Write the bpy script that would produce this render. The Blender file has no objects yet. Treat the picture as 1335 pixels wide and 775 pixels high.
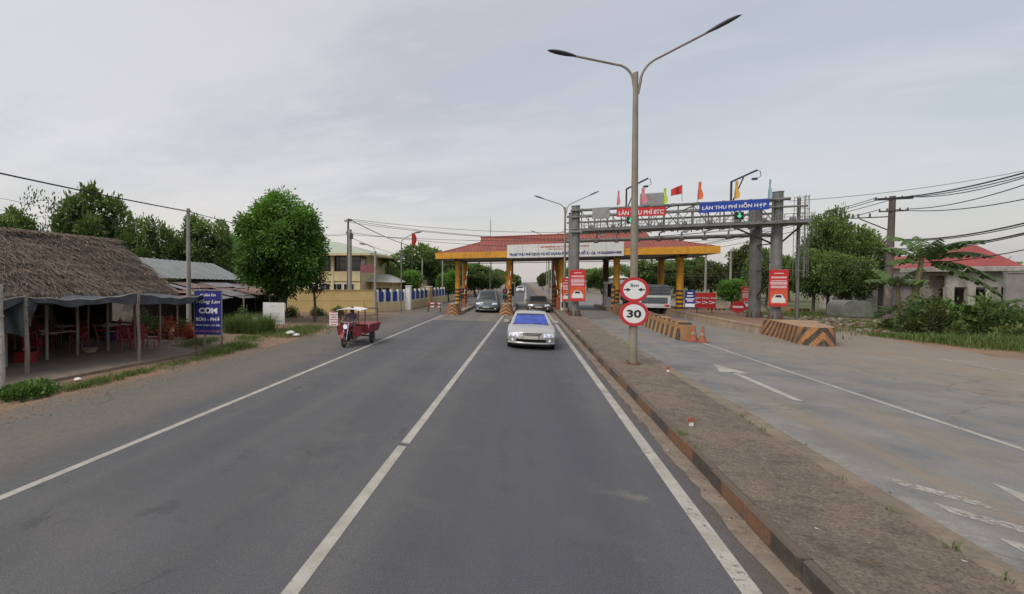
import bpy, bmesh, math, random
from mathutils import Vector, Matrix
PI = math.pi
R = math.radians
random.seed(7)
scene = bpy.context.scene
C = scene.collection

# ---------------------------------------------------------------- camera model (world: X right of the road, Y along it, Z up)
F, CX, CY, HC = 590.0, 430.0, 381.0, 2.5
PSI = math.atan((685 - CX) / F)
PIT = math.atan((CY - 368) / F)
fw = Vector((-math.sin(PSI) * math.cos(PIT), math.cos(PSI) * math.cos(PIT), -math.sin(PIT)))
rt = Vector((math.cos(PSI), math.sin(PSI), 0))
upv = rt.cross(fw)
def ray(x, y): return fw + rt * ((x - CX) / F) + upv * (-(y - CY) / F)
def G(x, y, z=0.0):
    d = ray(x, y); t = (z - HC) / d.z
    return Vector((d.x * t, d.y * t, z))
def A(x, y, Y):
    d = ray(x, y); t = Y / d.y
    return Vector((d.x * t, Y, HC + d.z * t))
cam = bpy.data.cameras.new("camera"); co = bpy.data.objects.new("camera", cam); C.objects.link(co)
m3 = Matrix((rt, upv, -fw)).transposed()
co.matrix_world = Matrix.Translation((0, 0, HC)) @ m3.to_4x4()
cam.sensor_fit = 'HORIZONTAL'; cam.sensor_width = 36
cam.lens = 36 * F / 1335
cam.shift_x = (667.5 - CX) / 1335
cam.shift_y = (CY - 387.5) / 1335
cam.clip_start = 0.1; cam.clip_end = 6000
scene.camera = co

# ---------------------------------------------------------------- materials
MATS = {}
def newmat(name):
    m = bpy.data.materials.new(name); m.use_nodes = True
    nt = m.node_tree; b = nt.nodes['Principled BSDF']
    return m, nt, b
def N(nt, t, **k):
    n = nt.nodes.new(t)
    for a, v in k.items(): setattr(n, a, v)
    return n
def noise(nt, vec, scale, detail=5, rough=.6):
    n = N(nt, 'ShaderNodeTexNoise'); n.inputs['Scale'].default_value = scale
    n.inputs['Detail'].default_value = detail; n.inputs['Roughness'].default_value = rough
    if vec is not None: nt.links.new(vec, n.inputs['Vector'])
    return n.outputs['Fac']
def mapr(nt, v, a, b, c=0., d=1.):
    n = N(nt, 'ShaderNodeMapRange'); n.clamp = True
    n.interpolation_type = 'SMOOTHSTEP'
    for i, x in enumerate((a, b, c, d)): n.inputs[i + 1].default_value = x
    nt.links.new(v, n.inputs[0]); return n.outputs[0]
def math_(nt, op, a, b=None):
    n = N(nt, 'ShaderNodeMath'); n.operation = op
    for i, x in enumerate((a, b)):
        if x is None: continue
        if isinstance(x, (int, float)): n.inputs[i].default_value = x
        else: nt.links.new(x, n.inputs[i])
    return n.outputs[0]
def mix(nt, f, a, b):
    n = N(nt, 'ShaderNodeMix'); n.data_type = 'RGBA'
    if isinstance(f, (int, float)): n.inputs[0].default_value = f
    else: nt.links.new(f, n.inputs[0])
    for i, x in ((6, a), (7, b)):
        if isinstance(x, tuple): n.inputs[i].default_value = (*x[:3], 1)
        else: nt.links.new(x, n.inputs[i])
    return n.outputs[2]
def scaled(nt, vec, s):
    n = N(nt, 'ShaderNodeMapping'); n.inputs['Scale'].default_value = s
    nt.links.new(vec, n.inputs['Vector']); return n.outputs[0]
def bump(nt, b, h, strength, dist=.02):
    n = N(nt, 'ShaderNodeBump'); n.inputs['Strength'].default_value = strength
    n.inputs['Distance'].default_value = dist
    nt.links.new(h, n.inputs['Height']); nt.links.new(n.outputs[0], b.inputs['Normal'])
def mat(name, c, c2=None, rough=.6, metal=0., scale=3., fine=40., bmp=.0, dirt=None, dirt_amt=.5, emit=None, spec=.5, stretch=None):
    """c/c2 blended by noise, with an optional dirt colour rising where a second noise is high"""
    if name in MATS: return MATS[name]
    m, nt, b = newmat(name)
    geo = N(nt, 'ShaderNodeNewGeometry'); vec = geo.outputs['Position']
    if stretch: vec = scaled(nt, vec, stretch)
    if c2 is None: c2 = tuple(x * .8 for x in c)
    f = noise(nt, vec, scale, 6, .65)
    col = mix(nt, mapr(nt, f, .32, .68), c, c2)
    g = noise(nt, vec, fine, 3, .6)
    col = mix(nt, mapr(nt, g, .2, .8, 0, .25), col, tuple(x * .55 for x in c2))
    if dirt:
        d = noise(nt, scaled(nt, vec, (1, 1, .35)), scale * .7 + 1.6, 9, .78)
        col = mix(nt, mapr(nt, d, .62 - .3 * dirt_amt, .8 - .2 * dirt_amt, 0, .9), col, dirt)
    nt.links.new(col, b.inputs['Base Color'])
    b.inputs['Roughness'].default_value = rough; b.inputs['Metallic'].default_value = metal
    b.inputs['Specular IOR Level'].default_value = spec
    if bmp: bump(nt, b, g, bmp)
    if emit:
        b.inputs['Emission Color'].default_value = (*emit[:3], 1); b.inputs['Emission Strength'].default_value = emit[3]
    MATS[name] = m; return m

M = dict(
    steel=mat('galvanised_steel', (.24, .245, .24), (.17, .172, .165), .55, .25, 2, 20, .1, (.13, .095, .065), .5),
    polestl=mat('lamp_pole_steel', (.31, .28, .22), (.23, .2, .15), .6, .1, 1.5, 20, .05, (.22, .14, .08), .4),
    darkst=mat('dark_steel', (.07, .075, .08), (.04, .045, .05), .5, .3),
    black=mat('black_plastic', (.02, .02, .022), (.012, .012, .013), .5),
    rubber=mat('tyre_rubber', (.025, .025, .025), (.035, .03, .026), .85),
    white=mat('white_paint', (.78, .78, .76), (.68, .68, .65), .5, dirt=(.35, .27, .18), dirt_amt=.2),
    plainwhite=mat('white_lettering', (.8, .8, .8), (.75, .75, .75), .5),
    red=mat('red_banner', (.62, .03, .03), (.55, .025, .03), .5),
    redsign=mat('red_sign_ring', (.55, .03, .04), (.48, .03, .04), .5),
    blue=mat('blue_sign', (.02, .07, .45), (.015, .05, .36), .5),
    navy=mat('navy_sign', (.02, .025, .22), (.015, .02, .16), .55, dirt=(.1, .1, .14), dirt_amt=.2),
    yellow=mat('fascia_yellow', (.78, .38, .03), (.66, .31, .028), .6, dirt=(.25, .13, .05), dirt_amt=.45),
    stripey=mat('barrier_yellow', (.50, .22, .06), (.34, .16, .06), .8, bmp=.2, dirt=(.19, .11, .07), dirt_amt=.6),
    stripeb=mat('barrier_black', (.035, .032, .03), (.07, .055, .042), .85, dirt=(.18, .12, .08), dirt_amt=.6),
    concrete=mat('concrete', (.34, .31, .27), (.24, .21, .17), .85, scale=1.5, bmp=.3, dirt=(.17, .11, .07), dirt_amt=.5),
    pconc=mat('concrete_pole', (.36, .35, .32), (.26, .25, .22), .85, scale=1.5, bmp=.2, dirt=(.15, .13, .1), dirt_amt=.35),
    oldpole=mat('weathered_pole', (.16, .13, .11), (.1, .08, .07), .85, scale=2, bmp=.2, dirt=(.3, .28, .25), dirt_amt=.3),
    dustybarrier=mat('dusty_barrier', (.40, .25, .13), (.28, .19, .12), .85, scale=1.2, bmp=.2, dirt=(.16, .11, .08), dirt_amt=.5),
    wood=mat('grey_wood', (.34, .3, .25), (.2, .17, .14), .85, scale=4, stretch=(1, 1, .2), dirt=(.12, .09, .07), dirt_amt=.4),
    bark=mat('bark', (.13, .1, .075), (.07, .055, .045), .9, scale=6, bmp=.6, stretch=(1, 1, .3)),
    cream=mat('cream_plaster', (.68, .59, .34), (.58, .5, .28), .8, scale=1, dirt=(.25, .2, .12), dirt_amt=.3),
    yplaster=mat('yellow_plaster', (.70, .53, .23), (.62, .46, .2), .8, scale=1, dirt=(.3, .2, .1), dirt_amt=.25),
    pale=mat('pale_plaster', (.50, .47, .42), (.38, .355, .31), .85, scale=1, dirt=(.18, .155, .13), dirt_amt=.65),
    greyplaster=mat('grey_plaster', (.32, .30, .29), (.22, .20, .19), .85, scale=1.2, dirt=(.12, .11, .1), dirt_amt=.5),
    bluep=mat('blue_panel', (.03, .09, .36), (.025, .07, .28), .5, dirt=(.15, .15, .2), dirt_amt=.15),
    glass=mat('dark_window', (.03, .035, .04), (.015, .02, .022), .12, spec=.8),
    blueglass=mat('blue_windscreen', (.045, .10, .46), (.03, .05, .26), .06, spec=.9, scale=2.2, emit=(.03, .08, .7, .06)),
    silver=mat('silver_paint', (.56, .55, .51), (.52, .51, .475), .25, .45),
    darkcar=mat('olive_car_paint', (.16, .145, .11), (.14, .125, .1), .3, .4),
    suvp=mat('teal_grey_paint', (.16, .19, .2), (.14, .165, .175), .3, .4),
    whitecar=mat('white_car_paint', (.7, .7, .7), (.66, .66, .66), .3),
    chrome=mat('chrome', (.6, .6, .6), (.5, .5, .5), .15, .9),
    lamp=mat('headlamp_glass', (.75, .78, .85), (.65, .68, .78), .08, .2, emit=(.8, .85, 1, .35)),
    plate=mat('number_plate', (.6, .58, .5), (.5, .48, .42), .5),
    trired=mat('trike_red', (.26, .025, .035), (.17, .02, .03), .55, dirt=(.12, .06, .05), dirt_amt=.4),
    rust=mat('rusty_iron', (.20, .09, .05), (.12, .06, .04), .85, dirt=(.07, .06, .05), dirt_amt=.4),
    redplastic=mat('red_plastic_chair', (.38, .028, .03), (.28, .02, .024), .4),
    orange=mat('orange_plastic', (.42, .11, .05), (.33, .09, .045), .6, dirt=(.22, .12, .08), dirt_amt=.6),
    skin=mat('skin', (.32, .17, .11), (.27, .14, .09), .6),
    tarp=mat('grey_tarpaulin', (.06, .07, .08), (.035, .04, .046), .55, scale=5, dirt=(.2, .2, .2), dirt_amt=.12),
    tin=mat('corrugated_tin', (.27, .295, .27), (.2, .22, .205), .5, .2, 1, dirt=(.16, .13, .1), dirt_amt=.3),
    rusttin=mat('rusty_tin', (.22, .12, .085), (.13, .10, .09), .75, .1, 1.5, dirt=(.3, .28, .27), dirt_amt=.45),
    roofgreen=mat('pale_green_roof', (.33, .42, .33), (.42, .43, .33), .6, scale=1, dirt=(.3, .25, .18), dirt_amt=.3),
    whiteroof=mat('whitish_roof', (.6, .6, .54), (.5, .5, .44), .6, scale=1, dirt=(.3, .27, .2), dirt_amt=.25),
    green=mat('green_lamp', (.1, .7, .35), (.1, .6, .3), .4, emit=(.15, 1, .5, .35)),
    redlamp=mat('red_tail_lamp', (.5, .02, .02), (.4, .02, .02), .3, emit=(1, .03, .02, .12)),
    canvas=mat('grey_truck_canvas', (.14, .16, .17), (.1, .12, .13), .7, scale=2, dirt=(.2, .18, .15), dirt_amt=.3),
    soffit=mat('soffit_sheet', (.36, .36, .35), (.28, .28, .27), .7, dirt=(.15, .13, .1), dirt_amt=.3),
    pink=mat('pink_cloth', (.8, .3, .36), (.7, .2, .28), .7),
    lime=mat('lime_cloth', (.55, .75, .12), (.5, .7, .1), .7),
    orangecloth=mat('orange_cloth', (.85, .22, .1), (.75, .16, .07), .7),
    amber=mat('amber_cloth', (.8, .45, .08), (.7, .38, .07), .7),
    cyan=mat('cyan_cloth', (.35, .6, .7), (.3, .5, .6), .7),
    redcloth=mat('red_cloth', (.65, .04, .03), (.5, .03, .02), .7),
    cloth=mat('plaid_shirt', (.10, .08, .12), (.2, .14, .17), .9, scale=14),
    trousers=mat('dark_trousers', (.04, .04, .05), (.03, .03, .035), .9),
    rednote=mat('faded_red_ink', (.6, .2, .2), (.5, .17, .17), .6),
    inkblue=mat('navy_ink', (.03, .04, .22), (.025, .03, .18), .6),
    brightred=mat('ink_red', (.6, .06, .05), (.5, .05, .05), .6),
    cream2=mat('cream_chalk', (.62, .57, .45), (.5, .44, .33), .7),
)

def leaf_mat(name, dark, light, tint):
    m, nt, b = newmat(name)
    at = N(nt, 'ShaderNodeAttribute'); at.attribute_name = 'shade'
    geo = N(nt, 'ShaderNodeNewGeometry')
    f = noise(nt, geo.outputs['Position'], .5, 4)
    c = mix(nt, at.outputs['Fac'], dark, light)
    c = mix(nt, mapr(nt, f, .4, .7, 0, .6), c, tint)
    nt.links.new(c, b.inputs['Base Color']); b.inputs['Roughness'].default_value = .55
    b.inputs['Specular IOR Level'].default_value = .25
    tr = N(nt, 'ShaderNodeBsdfTranslucent'); nt.links.new(c, tr.inputs['Color'])
    ms = N(nt, 'ShaderNodeMixShader'); ms.inputs[0].default_value = .25
    out = nt.nodes['Material Output']
    nt.links.new(b.outputs[0], ms.inputs[1]); nt.links.new(tr.outputs[0], ms.inputs[2]); nt.links.new(ms.outputs[0], out.inputs[0])
    return m
LEAF_MANGO = leaf_mat('mango_leaf', (.018, .055, .01), (.22, .42, .07), (.11, .22, .035))
LEAF_DARK = leaf_mat('dark_leaf', (.024, .05, .014), (.20, .30, .075), (.07, .105, .035))
LEAF_OLIVE = leaf_mat('olive_leaf', (.025, .035, .012), (.13, .16, .045), (.10, .10, .04))
LEAF_PALE = leaf_mat('pale_leaf', (.04, .06, .03), (.14, .17, .09), (.09, .11, .06))
LEAF_LIGHT = leaf_mat('light_olive_leaf', (.03, .05, .015), (.19, .24, .08), (.14, .15, .05))
LEAF_BRIGHT = leaf_mat('bright_leaf', (.03, .07, .015), (.16, .27, .06), (.10, .17, .04))
LEAF_BANANA = leaf_mat('banana_leaf', (.03, .065, .02), (.12, .20, .06), (.10, .13, .05))
FLOWER = leaf_mat('flower_petal', (.25, .03, .03), (.5, .12, .05), (.4, .08, .05))
GRASS = leaf_mat('grass_blade', (.04, .075, .015), (.17, .25, .06), (.15, .17, .06))

# ---------------------------------------------------------------- mesh builder
class MB:
    def __init__(s): s.v = []; s.f = []; s.m = []; s.sh = []
    def add(s, vs, fs, mi=0, shade=None):
        o = len(s.v); s.v += [Vector(p) for p in vs]
        for f in fs: s.f.append([i + o for i in f]); s.m.append(mi); s.sh.append(shade if shade is not None else .5)
        return s
    def quad(s, a, b, c, d, mi=0, shade=None): return s.add([a, b, c, d], [(0, 1, 2, 3)], mi, shade)
    def poly(s, pts, mi=0): return s.add(pts, [tuple(range(len(pts)))], mi)
    def box(s, c, d, mi=0, rz=0, bev=0, mat4=None):
        x, y, z = d[0] / 2, d[1] / 2, d[2] / 2
        if bev > 0:
            b = min(bev, x * .9, y * .9, z * .9)
            pts = []
            ring = lambda X, Y, Z: [(X - b, -Y, Z), (X, -Y + b, Z), (X, Y - b, Z), (X - b, Y, Z), (-X + b, Y, Z), (-X, Y - b, Z), (-X, -Y + b, Z), (-X + b, -Y, Z)]
            rs = [ring(x - b * .7, y - b * .7, -z), ring(x, y, -z + b * .7), ring(x, y, z - b * .7), ring(x - b * .7, y - b * .7, z)]
            for r_ in rs: pts += r_
            fs = [tuple(range(7, -1, -1)), tuple(range(24, 32))]
            for k in range(3):
                for i in range(8): j = (i + 1) % 8; fs.append((k * 8 + i, k * 8 + j, k * 8 + 8 + j, k * 8 + 8 + i))
        else:
            pts = [(-x, -y, -z), (x, -y, -z), (x, y, -z), (-x, y, -z), (-x, -y, z), (x, -y, z), (x, y, z), (-x, y, z)]
            fs = [(3, 2, 1, 0), (4, 5, 6, 7), (0, 1, 5, 4), (1, 2, 6, 5), (2, 3, 7, 6), (3, 0, 4, 7)]
        mt = mat4 if mat4 else Matrix.Translation(c) @ Matrix.Rotation(rz, 4, 'Z')
        return s.add([mt @ Vector(p) for p in pts], fs, mi)
    def b2(s, x0, x1, y0, y1, z0, z1, mi=0, bev=0):
        return s.box(((x0 + x1) / 2, (y0 + y1) / 2, (z0 + z1) / 2), (abs(x1 - x0), abs(y1 - y0), abs(z1 - z0)), mi, bev=bev)
    def bar(s, a, b, w, h=None, mi=0):
        a, b = Vector(a), Vector(b); d = b - a; L = d.length
        if L < 1e-6: return s
        q = d.to_track_quat('Y', 'Z'); h = h or w
        mt = Matrix.Translation((a + b) / 2) @ q.to_matrix().to_4x4()
        return s.box((0, 0, 0), (w, L, h), mi, mat4=mt)
    def cyl(s, a, b, r0, r1=None, n=12, mi=0, caps=True): return s.tube([a, b], [r0, r1 if r1 is not None else r0], n, mi, caps)
    def tube(s, path, rad, n=10, mi=0, caps=True):
        P = [Vector(p) for p in path]
        if isinstance(rad, (int, float)): rad = [rad] * len(P)
        prev = None; vs = []; fs = []
        for i, p in enumerate(P):
            t = (P[min(i + 1, len(P) - 1)] - P[max(i - 1, 0)]).normalized()
            if prev is None:
                ax = Vector((0, 0, 1)) if abs(t.z) < .9 else Vector((1, 0, 0))
                u = t.cross(ax).normalized()
            else: u = (prev - t * prev.dot(t)).normalized()
            prev = u; w = t.cross(u)
            for k in range(n):
                a = 2 * PI * k / n; vs.append(p + (u * math.cos(a) + w * math.sin(a)) * rad[i])
        for i in range(len(P) - 1):
            for k in range(n): j = (k + 1) % n; fs.append((i * n + k, i * n + j, (i + 1) * n + j, (i + 1) * n + k))
        if caps: fs.append(tuple(range(n - 1, -1, -1))); fs.append(tuple(range((len(P) - 1) * n, len(P) * n)))
        return s.add(vs, fs, mi)
    def grid(s, fn, nu, nv, mi=0):
        vs = [fn(i / nu, j / nv) for j in range(nv + 1) for i in range(nu + 1)]
        fs = [(j * (nu + 1) + i, j * (nu + 1) + i + 1, (j + 1) * (nu + 1) + i + 1, (j + 1) * (nu + 1) + i) for j in range(nv) for i in range(nu)]
        return s.add(vs, fs, mi)
    def disc(s, c, r, axis='y', n=28, mi=0, r0=0):
        c = Vector(c)
        def P(a, q):
            if axis == 'y': return c + Vector((math.cos(a) * q, 0, math.sin(a) * q))
            if axis == 'x': return c + Vector((0, math.cos(a) * q, math.sin(a) * q))
            return c + Vector((math.cos(a) * q, math.sin(a) * q, 0))
        if r0 == 0: return s.poly([P(2 * PI * k / n, r) for k in range(n)], mi)
        for k in range(n):
            a, b = 2 * PI * k / n, 2 * PI * (k + 1) / n
            s.quad(P(a, r0), P(a, r), P(b, r), P(b, r0), mi)
        return s
    def build(s, name, mats, parent=None, world=False, smooth=False, shade=False, loc=None):
        me = bpy.data.meshes.new(name)
        vs = s.v
        if world and parent is not None:
            inv = wm(parent).inverted(); vs = [inv @ p for p in vs]
        if loc is not None: vs = [p - Vector(loc) for p in vs]
        me.from_pydata([tuple(p) for p in vs], [], s.f)
        if not isinstance(mats, (list, tuple)): mats = [mats]
        for m in mats: me.materials.append(m)
        me.polygons.foreach_set('material_index', s.m)
        if smooth: me.polygons.foreach_set('use_smooth', [True] * len(s.f))
        if shade:
            at = me.attributes.new('shade', 'FLOAT', 'FACE'); at.data.foreach_set('value', s.sh)
        me.validate(); me.update()
        if smooth:
            try: me.set_sharp_from_angle(angle=R(38))
            except Exception: pass
        o = bpy.data.objects.new(name, me); C.objects.link(o)
        if parent is not None: o.parent = parent
        if loc is not None: o.location = loc
        return o
def wm(o):
    m = Matrix.LocRotScale(o.location, o.rotation_euler, o.scale)
    return wm(o.parent) @ m if o.parent else m
def tag(o, label=None, cat=None, group=None, kind=None):
    for k, v in (('label', label), ('category', cat), ('group', group), ('kind', kind)):
        if v: o[k] = v
    return o
def thing(name, label, cat, loc=(0, 0, 0), rz=0, group=None):
    o = bpy.data.objects.new(name, None); o.empty_display_size = .3; C.objects.link(o)
    o.location = loc; o.rotation_euler = (0, 0, rz); return tag(o, label, cat, group)
def struct(name, mb, m, **k): return tag(mb.build(name, m, **k), kind='structure')
def dup(root, loc, rz=0, label=None, group=None, scale=None):
    def cp(o, par):
        c = o.copy(); C.objects.link(c)
        if par is not None: c.parent = par
        for ch in list(o.children): cp(ch, c)
        return c
    r_ = cp(root, None); r_.location = loc; r_.rotation_euler = (0, 0, rz)
    if scale: r_.scale = scale
    if label: r_['label'] = label
    if group: r_['group'] = group
    return r_
def text(s, center, w, h, m, parent, u=(1, 0, 0), v=(0, 0, 1), off=.004, name='lettering', bold=.015, shear=0.):
    """lettering as a mesh fitted to a w x h box, u and v span the sign's plane"""
    cu = bpy.data.curves.new('lettering', 'FONT'); cu.body = s; cu.offset = bold; cu.shear = shear
    cu.resolution_u = 3
    to = bpy.data.objects.new('lettering', cu); C.objects.link(to)
    bpy.context.view_layer.update()
    me = bpy.data.meshes.new_from_object(to)
    bpy.data.objects.remove(to); bpy.data.curves.remove(cu)
    xs = [q.co.x for q in me.vertices]; ys = [q.co.y for q in me.vertices]
    x0, x1, y0, y1 = min(xs), max(xs), min(ys), max(ys)
    u, v = Vector(u), Vector(v); n = u.cross(v); c = Vector(center)
    inv = wm(parent).inverted()
    for q in me.vertices:
        q.co = inv @ (c + u * (((q.co.x - x0) / (x1 - x0) - .5) * w) + v * (((q.co.y - y0) / (y1 - y0) - .5) * h) + n * off)
    me.materials.clear(); me.materials.append(m)
    o = bpy.data.objects.new(name, me); C.objects.link(o); o.parent = parent
    return o

# ---------------------------------------------------------------- ground, roads
def ground_material():
    m, nt, b = newmat('earth_and_grass')
    geo = N(nt, 'ShaderNodeNewGeometry'); p = geo.outputs['Position']
    big = noise(nt, p, .18, 6, .6); mid = noise(nt, p, 1.1, 6, .7); fine = noise(nt, p, 14, 4, .7)
    dirt = mix(nt, mapr(nt, mid, .35, .65), (.22, .145, .095), (.155, .12, .09))
    dirt = mix(nt, mapr(nt, big, .4, .62), dirt, (.25, .15, .09))
    grass = mix(nt, mapr(nt, fine, .3, .7), (.05, .075, .02), (.10, .13, .04))
    sx = N(nt, 'ShaderNodeSeparateXYZ'); nt.links.new(p, sx.inputs[0])
    far = mapr(nt, math_(nt, 'ABSOLUTE', sx.outputs[0]), 16, 26, 0, .22)
    g = math_(nt, 'ADD', mid, far)
    col = mix(nt, mapr(nt, g, .52, .66, 0, .85), dirt, grass)
    col = mix(nt, mapr(nt, fine, .5, .9, 0, .5), col, (.07, .055, .04))
    nt.links.new(col, b.inputs['Base Color']); b.inputs['Roughness'].default_value = .95
    bump(nt, b, fine, .8, .03)
    return m
gm = MB()
xs = [-3000, -600, -200] + [-80 + 4 * i for i in range(41)] + [200, 600, 3000]
ys = [-500, -60] + [-20 + 4 * i for i in range(46)] + [300, 700, 4000]
vs = []
for y in ys:
    for x in xs:
        far = max(0, -x - 26) * .012 + max(0, x - 32) * .012 if abs(x) < 400 else 0
        vs.append((x, y, -.006 + min(far, .5)))
nx = len(xs)
gm.add(vs, [(j * nx + i, j * nx + i + 1, (j + 1) * nx + i + 1, (j + 1) * nx + i) for j in range(len(ys) - 1) for i in range(nx - 1)])
struct('ground', gm, ground_material())

def asphalt_material():
    m, nt, b = newmat('worn_asphalt')
    geo = N(nt, 'ShaderNodeNewGeometry'); p = geo.outputs['Position']
    sx = N(nt, 'ShaderNodeSeparateXYZ'); nt.links.new(p, sx.inputs[0]); X, Y = sx.outputs[0], sx.outputs[1]
    wob = noise(nt, p, .9, 5, .65); big = noise(nt, p, .25, 4); fine = noise(nt, p, 60, 3, .8); med = noise(nt, p, 9, 5, .7)
    streak = noise(nt, scaled(nt, p, (1.6, .05, 1)), 1.0, 5, .6)
    col = mix(nt, mapr(nt, big, .35, .65), (.086, .092, .104), (.112, .113, .116))
    col = mix(nt, mapr(nt, streak, .42, .68, 0, .75), col, (.135, .132, .125))
    # wheel tracks are darker in the middle of each lane side
    tr = N(nt, 'ShaderNodeTexWave'); tr.wave_type = 'BANDS'; tr.bands_direction = 'X'; tr.inputs['Scale'].default_value = .18
    tr.inputs['Distortion'].default_value = .8; tr.inputs['Detail'].default_value = 2; tr.inputs['Detail Scale'].default_value = .3
    nt.links.new(p, tr.inputs['Vector'])
    col = mix(nt, mapr(nt, tr.outputs['Fac'], .5, 1, 0, .35), col, (.065, .07, .08))
    trk = math_(nt, 'ABSOLUTE', math_(nt, 'SUBTRACT', math_(nt, 'FRACT', math_(nt, 'MULTIPLY', math_(nt, 'ADD', X, 5.62), 1 / 1.8)), .5)); trk = math_(nt, 'ADD', trk, math_(nt, 'MULTIPLY', math_(nt, 'SUBTRACT', streak, .5), .35))
    col = mix(nt, mapr(nt, trk, .22, .05, 0, .4), col, (.068, .072, .08))
    ptc = noise(nt, p, .55, 7, .75)
    col = mix(nt, mapr(nt, ptc, .50, .62, 0, .55), col, (.135, .13, .12)); col = mix(nt, mapr(nt, ptc, .44, .34, 0, .5), col, (.06, .064, .072))
    oil = noise(nt, scaled(nt, p, (1, .5, 1)), 2.3, 4, .6); col = mix(nt, mapr(nt, oil, .62, .70, 0, .6), col, (.05, .05, .052))
    ln = math_(nt, 'SUBTRACT', 1.0, mapr(nt, math_(nt, 'ABSOLUTE', math_(nt, 'ADD', math_(nt, 'ADD', X, -.15), math_(nt, 'MULTIPLY', math_(nt, 'SUBTRACT', wob, .5), .6))), .7, 1.25)); col = mix(nt, math_(nt, 'MULTIPLY', ln, .5), col, (.058, .064, .076))
    mot = noise(nt, p, 22, 4, .7); col = mix(nt, mapr(nt, mot, .35, .65, 0, .35), col, (.07, .072, .078))
    # shoulder
    xw = math_(nt, 'ADD', X, math_(nt, 'MULTIPLY', math_(nt, 'SUBTRACT', wob, .5), 1.5))
    sh = mix(nt, mapr(nt, med, .35, .65), (.165, .147, .122), (.12, .108, .092))
    sh = mix(nt, mapr(nt, wob, .5, .7, 0, .6), sh, (.19, .155, .115))
    col = mix(nt, mapr(nt, xw, -5.7, -7.0), col, sh)
    edge = mix(nt, mapr(nt, med, .3, .7), (.22, .165, .115), (.17, .125, .09))
    col = mix(nt, mapr(nt, xw, -8.3, -9.3), col, edge)
    # dust against the kerb and pale stains beside it
    xk = math_(nt, 'ADD', X, math_(nt, 'MULTIPLY', math_(nt, 'SUBTRACT', wob, .5), .9))
    col = mix(nt, mapr(nt, xk, 1.55, 2.0, 0, .95), col, mix(nt, mapr(nt, med, .3, .7), (.12, .095, .072), (.075, .062, .05)))
    st = math_(nt, 'MULTIPLY', mapr(nt, wob, .56, .68), mapr(nt, X, .4, 1.5))
    col = mix(nt, math_(nt, 'MULTIPLY', st, .6), col, (.24, .215, .18))
    # concrete apron at the toll lanes
    yw = math_(nt, 'ADD', Y, math_(nt, 'MULTIPLY', wob, .3))
    cc = mix(nt, mapr(nt, streak, .35, .65), (.215, .19, .155), (.155, .14, .12))
    col = mix(nt, math_(nt, 'MULTIPLY', mapr(nt, yw, 30.4, 30.6), math_(nt, 'MULTIPLY', mapr(nt, X, -5.8, -5.6), mapr(nt, yw, 62, 60))), col, cc)
    col = mix(nt, mapr(nt, fine, .35, .75, 0, .55), col, (.05, .05, .05))
    spk = noise(nt, p, 130, 2, .6)
    col = mix(nt, mapr(nt, spk, .56, .70, 0, .6), col, (.33, .32, .30)); spd = noise(nt, p, 75, 3, .7); col = mix(nt, mapr(nt, spd, .56, .68, 0, .6), col, (.03, .03, .032))
    # cracks
    vo = N(nt, 'ShaderNodeTexVoronoi'); vo.feature = 'DISTANCE_TO_EDGE'; vo.inputs['Scale'].default_value = .35
    wv = N(nt, 'ShaderNodeVectorMath'); wv.operation = 'ADD'; nz = N(nt, 'ShaderNodeTexNoise'); nz.inputs['Scale'].default_value = 1.5; nz.inputs['Detail'].default_value = 6
    nt.links.new(p, nz.inputs['Vector']); nt.links.new(p, wv.inputs[0]); nt.links.new(nz.outputs['Color'], wv.inputs[1]); nt.links.new(wv.outputs[0], vo.inputs['Vector'])
    ck = math_(nt, 'MULTIPLY', mapr(nt, vo.outputs['Distance'], .012, .0), mapr(nt, big, .52, .6))
    col = mix(nt, math_(nt, 'MULTIPLY', ck, .55), col, (.035, .035, .035))
    nt.links.new(col, b.inputs['Base Color'])
    nt.links.new(mapr(nt, streak, .3, .7, .62, .85), b.inputs['Roughness']); b.inputs['Specular IOR Level'].default_value = .35
    bump(nt, b, fine, .5, .01)
    return m
rm = MB()
Ys = [-30 + .8 * i for i in range(int(130 / .8))] + [110, 160, 260, 500, 1500]
rnd = random.Random(3)
L_ = [(-9.25 + rnd.uniform(-.22, .22) - (0 if y < 26 else min(1.2, (y - 26) * .1)), y, .0) for y in Ys]
for i in range(len(Ys) - 1):
    rm.quad(L_[i], (2.2, Ys[i], 0), (2.2, Ys[i + 1], 0), L_[i + 1])
struct('road', rm, asphalt_material())

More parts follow.
